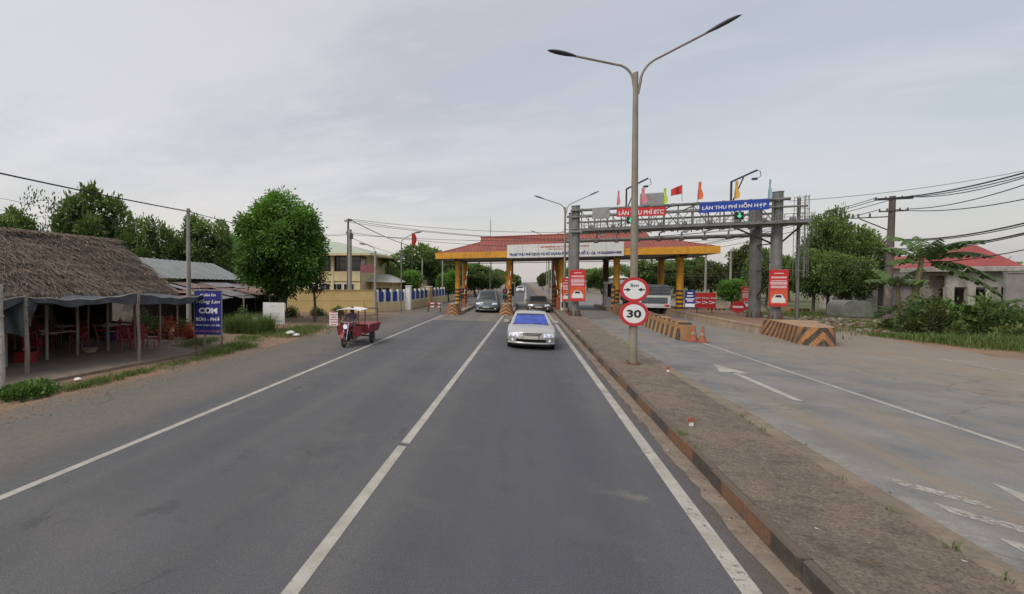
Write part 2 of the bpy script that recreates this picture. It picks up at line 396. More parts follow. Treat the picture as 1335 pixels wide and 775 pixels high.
def right_road_material():
    m, nt, b = newmat('dusty_concrete_road')
    geo = N(nt, 'ShaderNodeNewGeometry'); p = geo.outputs['Position']
    sx = N(nt, 'ShaderNodeSeparateXYZ'); nt.links.new(p, sx.inputs[0]); X, Y = sx.outputs[0], sx.outputs[1]
    wob = noise(nt, p, .8, 6, .65); fine = noise(nt, p, 50, 3, .8); med = noise(nt, p, 7, 5, .7)
    streak = noise(nt, scaled(nt, p, (1.1, .07, 1)), 1.0, 6, .65)
    col = mix(nt, mapr(nt, wob, .35, .65), (.225, .222, .21), (.16, .163, .163))
    col = mix(nt, mapr(nt, streak, .47, .66, 0, .75), col, (.26, .21, .15)); col = mix(nt, mapr(nt, streak, .42, .30, 0, .5), col, (.10, .10, .10))
    far = mapr(nt, X, 7.2, 12, 0, .8)
    col = mix(nt, math_(nt, 'MULTIPLY', far, mapr(nt, wob, .3, .6, .3, 1)), col, (.27, .215, .155))
    col = mix(nt, mapr(nt, Y, 30, 45, 0, .5), col, (.2, .19, .18))
    near = math_(nt, 'MULTIPLY', mapr(nt, math_(nt, 'ADD', X, math_(nt, 'MULTIPLY', wob, .8)), 4.9, 4.1), mapr(nt, Y, 12, 9))
    col = mix(nt, math_(nt, 'MULTIPLY', near, .8), col, mix(nt, mapr(nt, med, .35, .6), (.36, .35, .32), (.24, .23, .21)))
    drt = mapr(nt, math_(nt, 'ADD', X, math_(nt, 'MULTIPLY', wob, .5)), 4.2, 3.85)
    col = mix(nt, math_(nt, 'MULTIPLY', drt, .5), col, (.2, .155, .11)); bl = noise(nt, p, .6, 8, .8); col = mix(nt, mapr(nt, bl, .54, .66, 0, .5), col, (.33, .315, .28)); col = mix(nt, mapr(nt, bl, .42, .33, 0, .45), col, (.10, .098, .095))
    col = mix(nt, mapr(nt, fine, .35, .75, 0, .45), col, (.07, .065, .06))
    vo = N(nt, 'ShaderNodeTexVoronoi'); vo.feature = 'DISTANCE_TO_EDGE'; vo.inputs['Scale'].default_value = .22
    wv = N(nt, 'ShaderNodeVectorMath'); wv.operation = 'ADD'; nz = N(nt, 'ShaderNodeTexNoise'); nz.inputs['Scale'].default_value = 1.2; nz.inputs['Detail'].default_value = 6
    nt.links.new(p, nz.inputs['Vector']); nt.links.new(p, wv.inputs[0]); nt.links.new(nz.outputs['Color'], wv.inputs[1]); nt.links.new(wv.outputs[0], vo.inputs['Vector'])
    col = mix(nt, mapr(nt, vo.outputs['Distance'], .009, 0, 0, .35), col, (.05, .045, .04))
    nt.links.new(col, b.inputs['Base Color']); b.inputs['Roughness'].default_value = .75; b.inputs['Specular IOR Level'].default_value = .3
    bump(nt, b, fine, .5, .01)
    return m
rm = MB()
Rr = [(14.6 + rnd.uniform(-.25, .25) + (0 if y < 30 else min(3, (y - 30) * .2)), y, 0) for y in Ys]
for i in range(len(Ys) - 1):
    rm.quad((3.6, Ys[i], 0), Rr[i], Rr[i + 1], (3.6, Ys[i + 1], 0))
struct('road', rm, right_road_material())

def marking_mat(wear):
    m, nt, b = newmat('worn_road_paint')
    geo = N(nt, 'ShaderNodeNewGeometry'); p = geo.outputs['Position']
    f = math_(nt, 'ADD', math_(nt, 'MULTIPLY', noise(nt, p, 16, 8, .85), .75), math_(nt, 'MULTIPLY', noise(nt, p, 1.1, 4, .7), .25)); g = noise(nt, p, 1.7, 6, .75)
    col = mix(nt, mapr(nt, g, .3, .7), (.42, .40, .355), (.29, .265, .225))
    nt.links.new(col, b.inputs['Base Color']); b.inputs['Roughness'].default_value = .7
    tr = N(nt, 'ShaderNodeBsdfTransparent'); ms = N(nt, 'ShaderNodeMixShader')
    nt.links.new(mapr(nt, f, wear, wear + .05), ms.inputs[0])
    out = nt.nodes['Material Output']
    nt.links.new(b.outputs[0], ms.inputs[1]); nt.links.new(tr.outputs[0], ms.inputs[2]); nt.links.new(ms.outputs[0], out.inputs[0])
    return m
MK, MK2, MK3 = marking_mat(.585), marking_mat(.545), marking_mat(.5)
def strip(x0, y0, x1, y1, w, mk, z=.004, name='lane_line'):
    mb = MB(); d = Vector((x1 - x0, y1 - y0, 0)); n = Vector((d.y, -d.x, 0)).normalized() * w / 2
    a, b = Vector((x0, y0, z)), Vector((x1, y1, z))
    k = max(1, int(d.length / 4))
    for i in range(k): p, q = a.lerp(b, i / k), a.lerp(b, (i + 1) / k); mb.quad(p + n, p - n, q - n, q + n)
    return struct(name, mb, mk)
mb = MB(); rr = random.Random(8); ge = [1.93 + rr.uniform(-.035, .035) for _ in range(400)]
for k in range(260):
    y = -8 + k * .25; mb.quad((ge[k], y, .0035), (2.131, y, .0035), (2.131, y + .25, .0035), (ge[k + 1], y + .25, .0035))
struct('gutter', mb, mat('gutter_concrete', (.26, .21, .16), (.19, .15, .115), .9, scale=3, bmp=.4, dirt=(.11, .085, .065), dirt_amt=.5))
strip(-5.5, -8, -5.72, 34.6, .12, MK, name='edge_line')
strip(-1.76, -8, -1.70, 6.72, .13, MK)
strip(-1.69, 6.85, -1.5, 36, .13, MK)
strip(1.70, -8, 1.66, 42, .15, MK2, name='edge_line')
strip(6.92, 2, 6.72, 23.2, .10, MK2)
strip(12.6, 4, 12.4, 22, .1, MK3, name='edge_line')
strip(.0, 62, .2, 300, .3, MK)
def arrow(x, y0, L, name='lane_arrow'):
    mb = MB(); z = .0045
    mb.quad((x - .075, y0, z), (x + .075, y0, z), (x + .075, y0 + L * .7, z), (x - .075, y0 + L * .7, z))
    mb.poly([(x - .32, y0 + L * .68, z), (x + .32, y0 + L * .68, z), (x, y0 + L, z)])
    return struct(name, mb, MK2)
arrow(5.3, 12.6, 4.7); arrow(5.35, 3.9, 4.5)
mb = MB()
for k in range(4):
    y = 5.6 + k * .75; mb.quad((4.25, y, .0045), (5.0 - k * .08, y - .5, .0045), (5.0 - k * .08, y - .22, .0045), (4.25, y + .28, .0045))
struct('worn_hatching', mb, MK3)

# median with painted kerb stones
def median_top():
    m, nt, b = newmat('stained_median_concrete')
    geo = N(nt, 'ShaderNodeNewGeometry'); p = geo.outputs['Position']
    wob = noise(nt, p, 1.4, 7, .7); fine = noise(nt, p, 35, 5, .8); med = noise(nt, p, 6, 6, .75)
    col = mix(nt, mapr(nt, wob, .35, .65), (.235, .18, .13), (.16, .125, .092))
    col = mix(nt, mapr(nt, med, .42, .66, 0, .75), col, (.25, .20, .15)); col = mix(nt, mapr(nt, noise(nt, p, 2.6, 7, .8), .5, .62, 0, .6), col, (.07, .06, .045))
    col = mix(nt, mapr(nt, fine, .42, .62, 0, .75), col, (.05, .04, .033))
    nt.links.new(col, b.inputs['Base Color']); b.inputs['Roughness'].default_value = .92
    bump(nt, b, fine, .9, .02)
    return m
def kerb_mat(name, ca, cb, per):
    m, nt, b = newmat(name)
    geo = N(nt, 'ShaderNodeNewGeometry'); p = geo.outputs['Position']
    sx = N(nt, 'ShaderNodeSeparateXYZ'); nt.links.new(p, sx.inputs[0]); Y, Z = sx.outputs[1], sx.outputs[2]
    w = noise(nt, p, 5, 6, .8); fine = noise(nt, p, 40, 4, .8)
    s = math_(nt, 'SINE', math_(nt, 'MULTIPLY', Y, PI / per))
    k = mapr(nt, math_(nt, 'ADD', s, math_(nt, 'MULTIPLY', math_(nt, 'SUBTRACT', w, .5), .8)), -.05, .1)
    col = mix(nt, k, ca, cb)
    col = mix(nt, mapr(nt, w, .42, .62, 0, .8), col, (.13, .105, .085))
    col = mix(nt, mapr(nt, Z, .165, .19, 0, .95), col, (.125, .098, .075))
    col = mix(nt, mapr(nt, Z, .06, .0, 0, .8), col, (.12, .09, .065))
    col = mix(nt, mapr(nt, fine, .4, .7, 0, .5), col, (.05, .04, .03))
    nt.links.new(col, b.inputs['Base Color']); b.inputs['Roughness'].default_value = .9
    bump(nt, b, fine, .6, .02)
    return m
MT = median_top()
mb = MB(); rr = random.Random(5)
def ywalk(a, b, st): 
    y = a
    while y < b: yield y, min(b, y + st); y += st
for a, b in ywalk(-8, 60, 1):
    mb.quad((2.2, a, .206), (3.4, a, .206), (3.4, b, .206), (2.2, b, .206))
struct('median', mb, MT)
mb = MB()
for a, b in ywalk(-8, 60, 1.0):
    j = rr.uniform(-.012, .012); jz = rr.uniform(-.008, .008)
    mb.b2(2.13 + j, 2.32, a + .008, b - .008, -.05, .202 + jz * .3, bev=.03)
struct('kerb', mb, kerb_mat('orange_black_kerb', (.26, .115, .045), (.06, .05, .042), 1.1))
mb = MB()
for a, b in ywalk(-8, 60, 1.0):
    j = rr.uniform(-.012, .012)
    mb.b2(3.41, 3.68 + j * .5, a + .002, b - .002, -.05, .185 + rr.uniform(-.004, .004), bev=.02)
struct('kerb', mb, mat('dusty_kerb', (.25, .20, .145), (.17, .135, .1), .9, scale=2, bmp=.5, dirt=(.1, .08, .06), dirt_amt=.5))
mb = MB()
for k in range(2600):
    x = random.uniform(2.2, 3.9) if k % 3 else random.uniform(1.85, 2.12); y = random.uniform(3, 30) ** 1.0
    z = .206 if x > 2.15 else .002; s = random.uniform(.004, .013)
    if x > 3.38: z = .185
    if x > 3.65: x -= .4
    mb.box((x, y, z + s * .3), (s, s * random.uniform(.6, 1.2), s * .7), rz=random.uniform(0, 3), bev=s * .2)
mg = MB()
for k in range(5200):
    x = -9.1 - abs(random.gauss(0, .9)) + random.uniform(0, 1.2); y = random.uniform(4, 34); q = random.uniform(.006, .022); mg.box((x, y, q * .3), (q, q * random.uniform(.6, 1.2), q * .7), rz=random.uniform(0, 3), bev=q * .2)
tag(mg.build('gravel', mat('verge_gravel', (.27, .21, .16), (.14, .115, .095), .9)), 'loose stones scattered along the left shoulder and verge', 'gravel', kind='stuff')
lt = MB()
for k in range(420):
    x = random.choice((random.uniform(1.95, 2.1), random.uniform(2.25, 3.35), random.uniform(3.7, 4.0))); y = random.uniform(4, 28); z = .209 if 2.2 < x < 3.4 else .006; a = random.uniform(0, 6); L = random.uniform(.02, .05)
    d = Vector((math.cos(a), math.sin(a), random.uniform(-.1, .3))) * L; w_ = Vector((-math.sin(a), math.cos(a), 0)) * L * .35; c = Vector((x, y, z)); lt.quad(c - d * .5 + Vector((0, 0, .004)), c + w_, c + d * .5 + Vector((0, 0, .006)), c - w_, random.choice((0, 0, 0, 1)))
tag(lt.build('dead_leaves', [mat('dead_leaf', (.18, .11, .05), (.1, .06, .03), .8), mat('paper_scrap', (.5, .48, .44), (.4, .38, .34), .8)]), 'dead leaves and paper scraps scattered over the median and gutter', 'litter', kind='stuff')
tag(mb.build('gravel', mat('gravel', (.22, .17, .13), (.12, .1, .08), .9)), 'loose gravel and grit lying on the concrete median', 'gravel', kind='stuff')

# ---------------------------------------------------------------- foliage
def crown(name, rx, ry, rz, nc, nl, ls, seed, aspect=.45, hollow=.55, jag=.22, drop=0., nlump=30, lr=(.24, .40)):
    """leaf clumps gathered in uneven boughs through an ellipsoid, lit tips and dark hollows"""
    rd = random.Random(seed); mb = MB(); L_ = []
    for k in range(nlump):
        z = 1 - 2 * (k + .5) / nlump; a = k * 2.39996 + rd.uniform(-.4, .4); z = max(-1, min(1, z + rd.uniform(-.12, .12)))
        d = Vector((math.cos(a) * math.sqrt(1 - z * z), math.sin(a) * math.sqrt(1 - z * z), z))
        r_ = rd.uniform(*lr); L_.append((d * (1 - r_) * rd.uniform(1 - jag, 1.04), r_ * rd.uniform(.85, 1.1), rd.uniform(-.14, .14)))
    for c in range(nc):
        if rd.random() < .14:
            d = Vector((rd.gauss(0, 1), rd.gauss(0, 1), rd.gauss(0, 1))).normalized(); pos = d * rd.random() ** .5 * .62; e0 = d; base = .05
        else:
            l = L_[rd.randrange(nlump)]; out = l[0].normalized()
            e0 = (Vector((rd.gauss(0, 1), rd.gauss(0, 1), rd.gauss(0, 1))) + out * .8 + Vector((0, 0, .45))).normalized()
            pos = l[0] + e0 * l[1] * rd.uniform(.65, 1.0); base = .04 + .56 * (e0.z * .5 + .5) ** 1.3 + .12 * out.z + l[2] + .14 * e0.dot(out)  # painted shading: leaves facing up and outward lighter, lower and inner ones darker
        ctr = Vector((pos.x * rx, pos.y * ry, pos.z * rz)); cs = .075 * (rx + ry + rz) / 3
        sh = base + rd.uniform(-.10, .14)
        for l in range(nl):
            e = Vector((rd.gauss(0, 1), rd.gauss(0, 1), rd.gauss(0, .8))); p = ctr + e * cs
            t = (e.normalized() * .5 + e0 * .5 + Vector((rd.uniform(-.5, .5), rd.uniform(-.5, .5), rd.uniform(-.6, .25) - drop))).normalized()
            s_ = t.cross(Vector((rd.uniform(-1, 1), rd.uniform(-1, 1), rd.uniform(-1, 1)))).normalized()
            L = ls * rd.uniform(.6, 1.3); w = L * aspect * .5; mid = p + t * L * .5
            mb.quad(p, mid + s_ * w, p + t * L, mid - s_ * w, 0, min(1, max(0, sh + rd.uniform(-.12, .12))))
    return mb
def limbs(mb, base, top, r, spread, n, seed):
    rd = random.Random(seed); base, top = Vector(base), Vector(top)
    fork = base.lerp(top, .55)
    mb.tube([base - Vector((0, 0, .1)), base.lerp(top, .08) , base.lerp(top, .3) + Vector((rd.uniform(-.1, .1), rd.uniform(-.1, .1), 0)), fork, top], [r * 1.5, r * 1.1, r, r * .8, r * .3], 8)
    for k in range(n):
        a = 2 * PI * k / n + rd.uniform(-.3, .3); s = base.lerp(top, rd.uniform(.4, .8))
        e = s + Vector((math.cos(a) * spread, math.sin(a) * spread, spread * rd.uniform(.5, 1.2)))
        mm = s.lerp(e, .5) + Vector((0, 0, spread * .12))
        mb.tube([s, mm, e], [r * .5, r * .33, r * .12], 6)
    return mb
def tree(name, label, loc, rx, ry, rz, zc, leafm, seed, nc=220, nl=26, ls=.3, r=.16, group=None, hollow=.5, jag=.3, aspect=.45, cat='tree', drop=0., nlimb=5, mango=False):
    t = thing(name, label, cat, loc, 0, group)
    tb = MB(); limbs(tb, (0, 0, 0), (0, 0, zc), r, max(rx, ry) * .55, nlimb, seed)
    tb.build('trunk', M['bark'], t, smooth=True)
    cb = crown('crown', rx, ry, rz, nc, nl, ls, seed, aspect, hollow, jag, drop, *((24, (.27, .42)) if mango else ()))
    if mango:
        for v in cb.v:
            k = v.z / rz
            if k < 0: v.x *= 1 - .10 * k; v.y *= 1 - .10 * k; v.z *= .97
            else: v.x *= 1 - .10 * k; v.y *= 1 - .10 * k
    for v in cb.v: v.z += zc
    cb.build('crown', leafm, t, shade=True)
    return t
tree('mango_tree', 'big dense rounded bright green tree standing in front of the yellow wall', (-14.2, 25.0, 0), 2.85, 2.9, 3.45, 4.72, LEAF_MANGO, 14, nc=1250, nl=42, ls=.23, r=.12, hollow=.42, jag=.12, aspect=.42, drop=.15, nlimb=7, mango=True)
tb = thing('slender_tree', 'thin dark tree with sparse leaves at the right edge of the big round tree', 'tree', (-12.1, 25.6, 0))
t2 = MB(); t2.tube([(0, 0, -.1), (.03, 0, 1.0), (-.05, .05, 1.8), (.1, .05, 2.6), (.15, 0, 3.8)], [.11, .09, .08, .05, .02], 8)
for k in range(8):
    a = k * 2.4; z = 1.4 + k * .28; t2.tube([(0, 0, z), (math.cos(a) * .4, math.sin(a) * .4, z + .45), (math.cos(a) * .8, math.sin(a) * .8, z + .75)], [.035, .022, .008], 6)
t2.build('trunk', M['bark'], tb, smooth=True)
cb = crown('c', .95, .9, 1.25, 70, 12, .18, 33, hollow=.3, jag=.4)
for v in cb.v: v.z += 2.75
cb.build('crown', LEAF_OLIVE, tb, shade=True)

# prototypes for far trees: mesh data shared between copies, each copy its own thing
BG = {}
def bgtree(kind, loc, w, h, label, group='background trees', name='tree', rz=None):
    """w crown half width, h height; unit prototypes of crown 1 wide, total height 2"""
    if kind not in BG:
        seed, lm, nc, nl, ls, hollow, jag = kind_spec[kind]
        t = thing(name, label, 'tree', loc, 0, group)
        b_ = MB(); limbs(b_, (0, 0, 0), (0, 0, 1.3), .055, .5, 6, seed); b_.build('trunk', M['bark'], t, smooth=True)
        c_ = crown('crown', 1, 1, .82, nc, nl, ls, seed, .5, hollow, jag, nlump={'sparse': 16, 'tall': 18, 'dense': 20, 'light': 16}.get(kind, 28), lr=(.16, .3) if kind in ('sparse', 'tall') else (.22, .42))
        for v in c_.v: v.z += 1.2
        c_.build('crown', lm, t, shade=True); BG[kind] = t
    else:
        t = dup(BG[kind], loc, 0, label, group); t.name = name
    t.scale = (w, w, h / 2); t.rotation_euler = (0, 0, random.uniform(0, 6) if rz is None else rz)
    return t
kind_spec = {
    'broad': (47, LEAF_DARK, 420, 26, .085, .45, .3),
    'light': (48, LEAF_LIGHT, 300, 22, .09, .45, .4),
    'dense': (41, LEAF_DARK, 330, 26, .11, .45, .35),
    'bright': (42, LEAF_MANGO, 300, 24, .11, .45, .3),
    'olive': (43, LEAF_OLIVE, 300, 24, .11, .4, .42),
    'round': (44, LEAF_DARK, 380, 26, .09, .5, .2),
    'sparse': (45, LEAF_PALE, 110, 7, .08, .25, .3),
    'tall': (46, LEAF_OLIVE, 260, 22, .12, .3, .55),
}
def bt(kind, px, Y, topy, halfpx, label, name='broadleaf_tree', group='background trees'):
    p = A(px, topy, Y); q = A(px + halfpx, topy, Y)
    return bgtree(kind, (p.x, Y, 0), abs(q.x - p.x), p.z, label, group, name)
LB = 'trees standing behind the thatched restaurant'
bt('dense', 5, 30, 270, 30, 'dark green tree rising behind the thatched roof at the left edge', group=LB)
bt('sparse', 52, 33, 240, 26, 'thin pale tree with see-through leaves above the thatched roof', 'sparse_tree', LB)
bt('dense', 122, 34, 247, 36, 'broad dark tree behind the end of the thatched ridge', group=LB)
bt('sparse', 86, 34, 250, 16, 'small wispy tree between the sparse tree and the broad dark tree', 'sparse_tree', LB)
bt('round', 196, 36, 281, 28, 'rounded dark tree behind the green tin roof', group=LB)
bt('light', 232, 40, 296, 20, 'low olive tree left of the concrete power pole', group=LB)
bt('dense', 268, 40, 283, 34, 'dark tree just right of the concrete power pole', group=LB)
bt('bright', 305, 46, 300, 26, 'green tree filling the gap before the big round tree', group=LB)
bt('olive', 160, 46, 298, 26, 'distant dark tree between the broad tree and the rounded tree', group=LB)
MBK = 'trees beyond the yellow building'
bt('dense', 548, 68, 318, 34, 'wide flat topped dark tree behind the blue and white fence', group=MBK)
bt('bright', 530, 52, 350, 22, 'bushy bright green tree just inside the blue fence', group=MBK)
bt('round', 500, 62, 333, 20, 'dark tree behind the white roofed wing of the yellow building', group=MBK)
bt('bright', 585, 60, 352, 18, 'green tree inside the fence near the toll roof', group=MBK)
bt('dense', 575, 85, 330, 22, 'far dark tree left of the toll roof', group=MBK)
bt('dense', 620, 80, 345, 26, 'tree seen under the toll roof above the grey van', group=MBK)
bt('round', 642, 95, 352, 20, 'tree seen under the toll roof left of the second column', group=MBK)
bt('dense', 603, 90, 350, 22, 'tree seen between the first pair of toll columns', group=MBK)
bt('dense', 670, 130, 358, 10, 'small far tree by the road beyond the toll lane', group=MBK)
bt('olive', 708, 150, 356, 9, 'far tree right of the road beyond the toll lane', group=MBK)
RB = 'trees along the right roadside'
bt('broad', 1082, 47, 270, 34, 'tall dark tree right of the gantry ladder cage', group=RB)
bt('broad', 1112, 50, 292, 50, 'wide dark tree behind the small grey shed', group=RB)
bt('olive', 1135, 56, 305, 32, 'olive tree behind the wooden power pole', group=RB)
bt('broad', 1062, 46, 322, 36, 'dense dark tree between gantry and roadside pole', group=RB)
bt('broad', 1105, 44, 330, 44, 'low dark tree behind the rubble by the right road', group=RB)
bt('bright', 953, 52, 362, 20, 'small bright green tree left of the gantry towers', group=RB)
bt('dense', 1000, 62, 325, 30, 'dark tree seen between the two gantry towers', group=RB)
bt('tall', 970, 75, 320, 30, 'loose olive tree behind the left gantry tower', group=RB)
bt('olive', 925, 80, 340, 30, 'olive tree behind the red roadside billboard', group=RB)
bt('dense', 900, 90, 336, 30, 'dark tree between the right toll columns and the billboard', group=RB)
bt('dense', 850, 90, 340, 36, 'dark tree behind the canvas truck', group=RB)
bt('round', 815, 100, 345, 28, 'rounded tree seen above the round road signs', group=RB)
bt('dense', 785, 110, 350, 24, 'dark tree seen under the middle of the toll roof', group=RB)
bt('dense', 880, 120, 338, 34, 'far dark tree behind the right end of the toll roof', group=RB)
bt('olive', 765, 140, 360, 14, 'far olive tree right of the gantry post', group=RB)
bt('olive', 1225, 60, 318, 26, 'tree behind the banana plant', group=RB)
bt('dense', 1328, 70, 345, 22, 'low dark tree at the right edge beyond the grey wall', group=RB)
bt('dense', 1030, 75, 335, 30, 'dark tree behind the ladder cage', group=RB)
bt('dense', 1165, 62, 340, 26, 'dark tree behind the roof left of the power pole', group=RB)
for i, (x, Y, w_, h_, kd, lab) in enumerate(((-11.5, 78, 3.2, 6.2, 'dense', 'roadside tree right behind the far end of the blue fence'), (-9.5, 96, 3, 6.5, 'bright', 'green roadside tree beyond the minivan lane'), (-10, 118, 3.4, 6, 'dense', 'dark roadside tree before the rust roofed house'),
        (-9, 165, 4, 7, 'olive', 'far olive tree on the left of the distant road'), (-8.5, 200, 4, 7, 'dense', 'furthest dark tree on the left of the distant road'), (12, 180, 5, 8, 'dense', 'far dark tree on the right of the distant road'),
        (11, 220, 5, 8, 'olive', 'furthest olive tree on the right of the distant road'), (14, 150, 4.5, 7, 'bright', 'far green tree right of the distant road'), (-16, 105, 4, 8, 'olive', 'olive tree behind the far fence'), (12.5, 128, 2.6, 5, 'round', 'rounded tree behind the pale low house'))):
    bgtree(kd, (x, Y, 0), w_, h_, lab, 'far roadside trees', 'broadleaf_tree')
# far wood as one mass
mb = MB(); rd = random.Random(9)
for k in range(2600):
    side = rd.choice((-1, 1)); Y = rd.uniform(150, 420)
    x = side * rd.uniform(14, 220) + (8 if side > 0 else -4)
    h = rd.uniform(3, 9); s = rd.uniform(1.5, 3.2); sh = rd.uniform(.1, .8)
    for l in range(7):
        p = Vector((x + rd.gauss(0, s), Y + rd.gauss(0, s), h * rd.uniform(.15, 1)))
        u = Vector((rd.gauss(0, 1), rd.gauss(0, 1), rd.gauss(0, 1))).normalized(); w = u.orthogonal().normalized()
        a = rd.uniform(.6, 1.4); mb.quad(p - u * a, p + w * a, p + u * a, p - w * a, 0, sh)
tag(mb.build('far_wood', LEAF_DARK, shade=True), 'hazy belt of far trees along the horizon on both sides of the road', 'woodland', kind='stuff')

def palm(loc, h, label):
    t = thing('palm_tree', label, 'tree', loc)
    b_ = MB(); b_.tube([(0, 0, -.1), (.1, 0, h * .5), (0, 0, h)], [.2, .13, .11], 8); b_.build('trunk', M['bark'], t, smooth=True)
    c_ = MB(); rd = random.Random(4)
    for k in range(18):
        a = k * 2.4; el = rd.uniform(-.2, 1.1); L = rd.uniform(1.8, 2.4); pts = []
        for i in range(8):
            s = i / 7; pts.append(Vector((math.cos(a) * L * s * math.cos(el * .6), math.sin(a) * L * s * math.cos(el * .6), h + L * s * el * .6 - 1.3 * s * s)))
        sd = Vector((-math.sin(a), math.cos(a), 0)); shd = rd.uniform(.1, .7)
        for i in range(7):
            for sg in (-1, 1):
                for q in (0, .5):
                    p = pts[i].lerp(pts[i + 1], q); c_.quad(p, p + sd * sg * .45 * (1.1 - i / 8) + Vector((0, 0, -.25)) , p + sd * sg * .42 * (1.1 - i / 8) + (pts[i + 1] - pts[i]) * .5 + Vector((0, 0, -.25)), pts[i].lerp(pts[i + 1], q + .3), 0, shd)
    c_.build('fronds', LEAF_DARK, t, shade=True)
    return t
palm((A(505, 350, 52).x, 52, 0), 5.4, 'dark palm tree behind the white roofed wing of the yellow building')

def leafy(mb, c, rx, ry, rz, n, ls, rd, aspect=.5, upward=.3):
    for k in range(n):
        d = Vector((rd.gauss(0, 1), rd.gauss(0, 1), abs(rd.gauss(0, 1)))).normalized() * (rd.random() ** .4)
        p = Vector(c) + Vector((d.x * rx, d.y * ry, d.z * rz))
        t = (d + Vector((rd.uniform(-1, 1), rd.uniform(-1, 1), rd.uniform(-.6, .8) + upward))).normalized()
        s_ = t.cross(Vector((rd.uniform(-1, 1), rd.uniform(-1, 1), rd.uniform(-1, 1)))).normalized()
        L = ls * rd.uniform(.6, 1.3); w = L * aspect * .5; mid = p + t * L * .5
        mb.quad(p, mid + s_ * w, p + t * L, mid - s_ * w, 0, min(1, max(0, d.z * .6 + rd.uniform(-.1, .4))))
def shrub(name, label, loc, rx, ry, rz, n, ls, lm, seed, cat='shrub', group=None, aspect=.5, stems=True):
    t = thing(name, label, cat, loc, 0, group); rd = random.Random(seed)
    mb = MB()
    for k in range(5): leafy(mb, (rd.uniform(-.4, .4) * rx, rd.uniform(-.4, .4) * ry, 0), rx * .7, ry * .7, rz * rd.uniform(.7, 1.05), n // 5, ls, rd, aspect)
    mb.build('foliage', lm, t, shade=True)
    if stems:
        st = MB()
        for k in range(6):
            a = k * 1.05; st.tube([(0, 0, -.05), (math.cos(a) * rx * .3, math.sin(a) * ry * .3, rz * .5)], [.025, .01], 5)
        st.build('stem', M['bark'], t)
    return t
def blades(mb, c, r_, n, h, w, rd, lean=.5):
    for k in range(n):
        a = rd.uniform(0, 2 * PI); q = r_ * math.sqrt(rd.random()); b = Vector(c) + Vector((math.cos(a) * q, math.sin(a) * q, 0))
        H = h * rd.uniform(.5, 1.1); d = Vector((rd.gauss(0, 1), rd.gauss(0, 1), 0)) * lean * H * .5
        s_ = Vector((d.y, -d.x, 0)); s_ = (s_.normalized() if s_.length > 1e-4 else Vector((1, 0, 0))) * w / 2
        m1 = b + d * .35 + Vector((0, 0, H * .6)); tip = b + d + Vector((0, 0, H)); sh = rd.uniform(.1, .9)
        mb.add([b - s_, b + s_, m1 + s_ * .7, m1 - s_ * .7, tip], [(0, 1, 2, 3), (3, 2, 4)], 0, sh)

# roadside plants, left
shrub('low_shrub', 'low bright green leafy bush beside the pale pole at the left edge', (-10.15, 6.45, 0), .62, .75, .30, 2200, .085, LEAF_BRIGHT, 51, stems=False, aspect=.8)
g = MB(); rd = random.Random(12)
def gstrip(p, q, n, r_, h): 
    for k in range(n):
        c = Vector(p).lerp(Vector(q), rd.random()) + Vector((rd.gauss(0, r_), rd.gauss(0, r_), 0)); blades(g, c, .12, 7, h, .012, rd, 1.0)
gstrip((-9.7, 7.1, 0), (-9.75, 9.6, 0), 260, .16, .13); gstrip((-9.75, 10.2, 0), (-9.9, 15.2, 0), 330, .2, .10); gstrip((-9.9, 12.6, 0), (-10.3, 15.2, 0), 300, .28, .22)
gstrip((-10.6, 16, 0), (-11.6, 17.5, 0), 160, .3, .14); gstrip((-10.3, 18, 0), (-10.6, 22.5, 0), 600, .55, .22); gstrip((-12, 14, 0), (-12.5, 16, 0), 220, .35, .18)
gstrip((-15, 28, 0), (-10.5, 33, 0), 180, .7, .1)
tag(g.build('verge_grass', GRASS, shade=True), 'short ragged grass along the dusty left verge', 'grass', kind='stuff')
t = thing('reed_clump', 'tall clump of long green grass between the blue sign and the white board', 'grass clump', (-12.6, 19.0, 0))
mb = MB(); rd = random.Random(21)
for k in range(60):
    blades(mb, (rd.uniform(-1.1, 1.1), rd.uniform(-.7, .9), 0), .22, 45, .95, .02, rd, 1.1)
mb.build('foliage', GRASS, t, shade=True)
for i, (x, y, rx, rz, lm, lab) in enumerate([
    (-14.6, 16.6, .5, .9, LEAF_OLIVE, 'yellowish leafy shrub at the foot of the concrete power pole'),
    (-15.2, 15.6, .6, 1.0, LEAF_DARK, 'dark shrub between the thatched hut and the concrete power pole'),
    (-14.2, 20.8, .5, 1.3, LEAF_DARK, 'dark shrub under the edge of the rusty tin roof'),
    (-15.6, 29.0, .7, .8, LEAF_DARK, 'dark green shrub against the yellow wall left of the trunk'),
    (-14.0, 30.2, .6, .65, LEAF_DARK, 'low shrub against the yellow wall behind the thin tree'),
    (-12.9, 31.4, .55, .7, LEAF_DARK, 'small dark shrub against the yellow wall near the power poles'),
    (-17.2, 27.5, .8, .9, LEAF_OLIVE, 'olive shrub behind the white notice board')]):
    shrub('shrub', lab, (x, y, 0), rx, rx, rz, 900, .13, lm, 60 + i, group='shrubs in the left yard')
shrub('flowering_shrub', 'red and orange flowering shrub at the far end of the restaurant', (-15.0, 14.0, 0), .5, .5, 1.1, 800, .1, FLOWER, 71, group='shrubs in the left yard')
for i, (x, y, rx, rz, lab) in enumerate(((-14.4, 15.3, .55, 1.2, 'orange flowering shrub just past the last hut post'), (-15.9, 15.4, .6, 1.4, 'tall red flowering shrub behind the thatched roof end'), (-13.6, 15.9, .4, .7, 'small red flowering shrub near the power pole foot'))):
    shrub('flowering_shrub', lab, (x, y, 0), rx, rx, rz, 800, .09, FLOWER if i != 1 else LEAF_DARK, 170 + i, group='shrubs in the left yard')
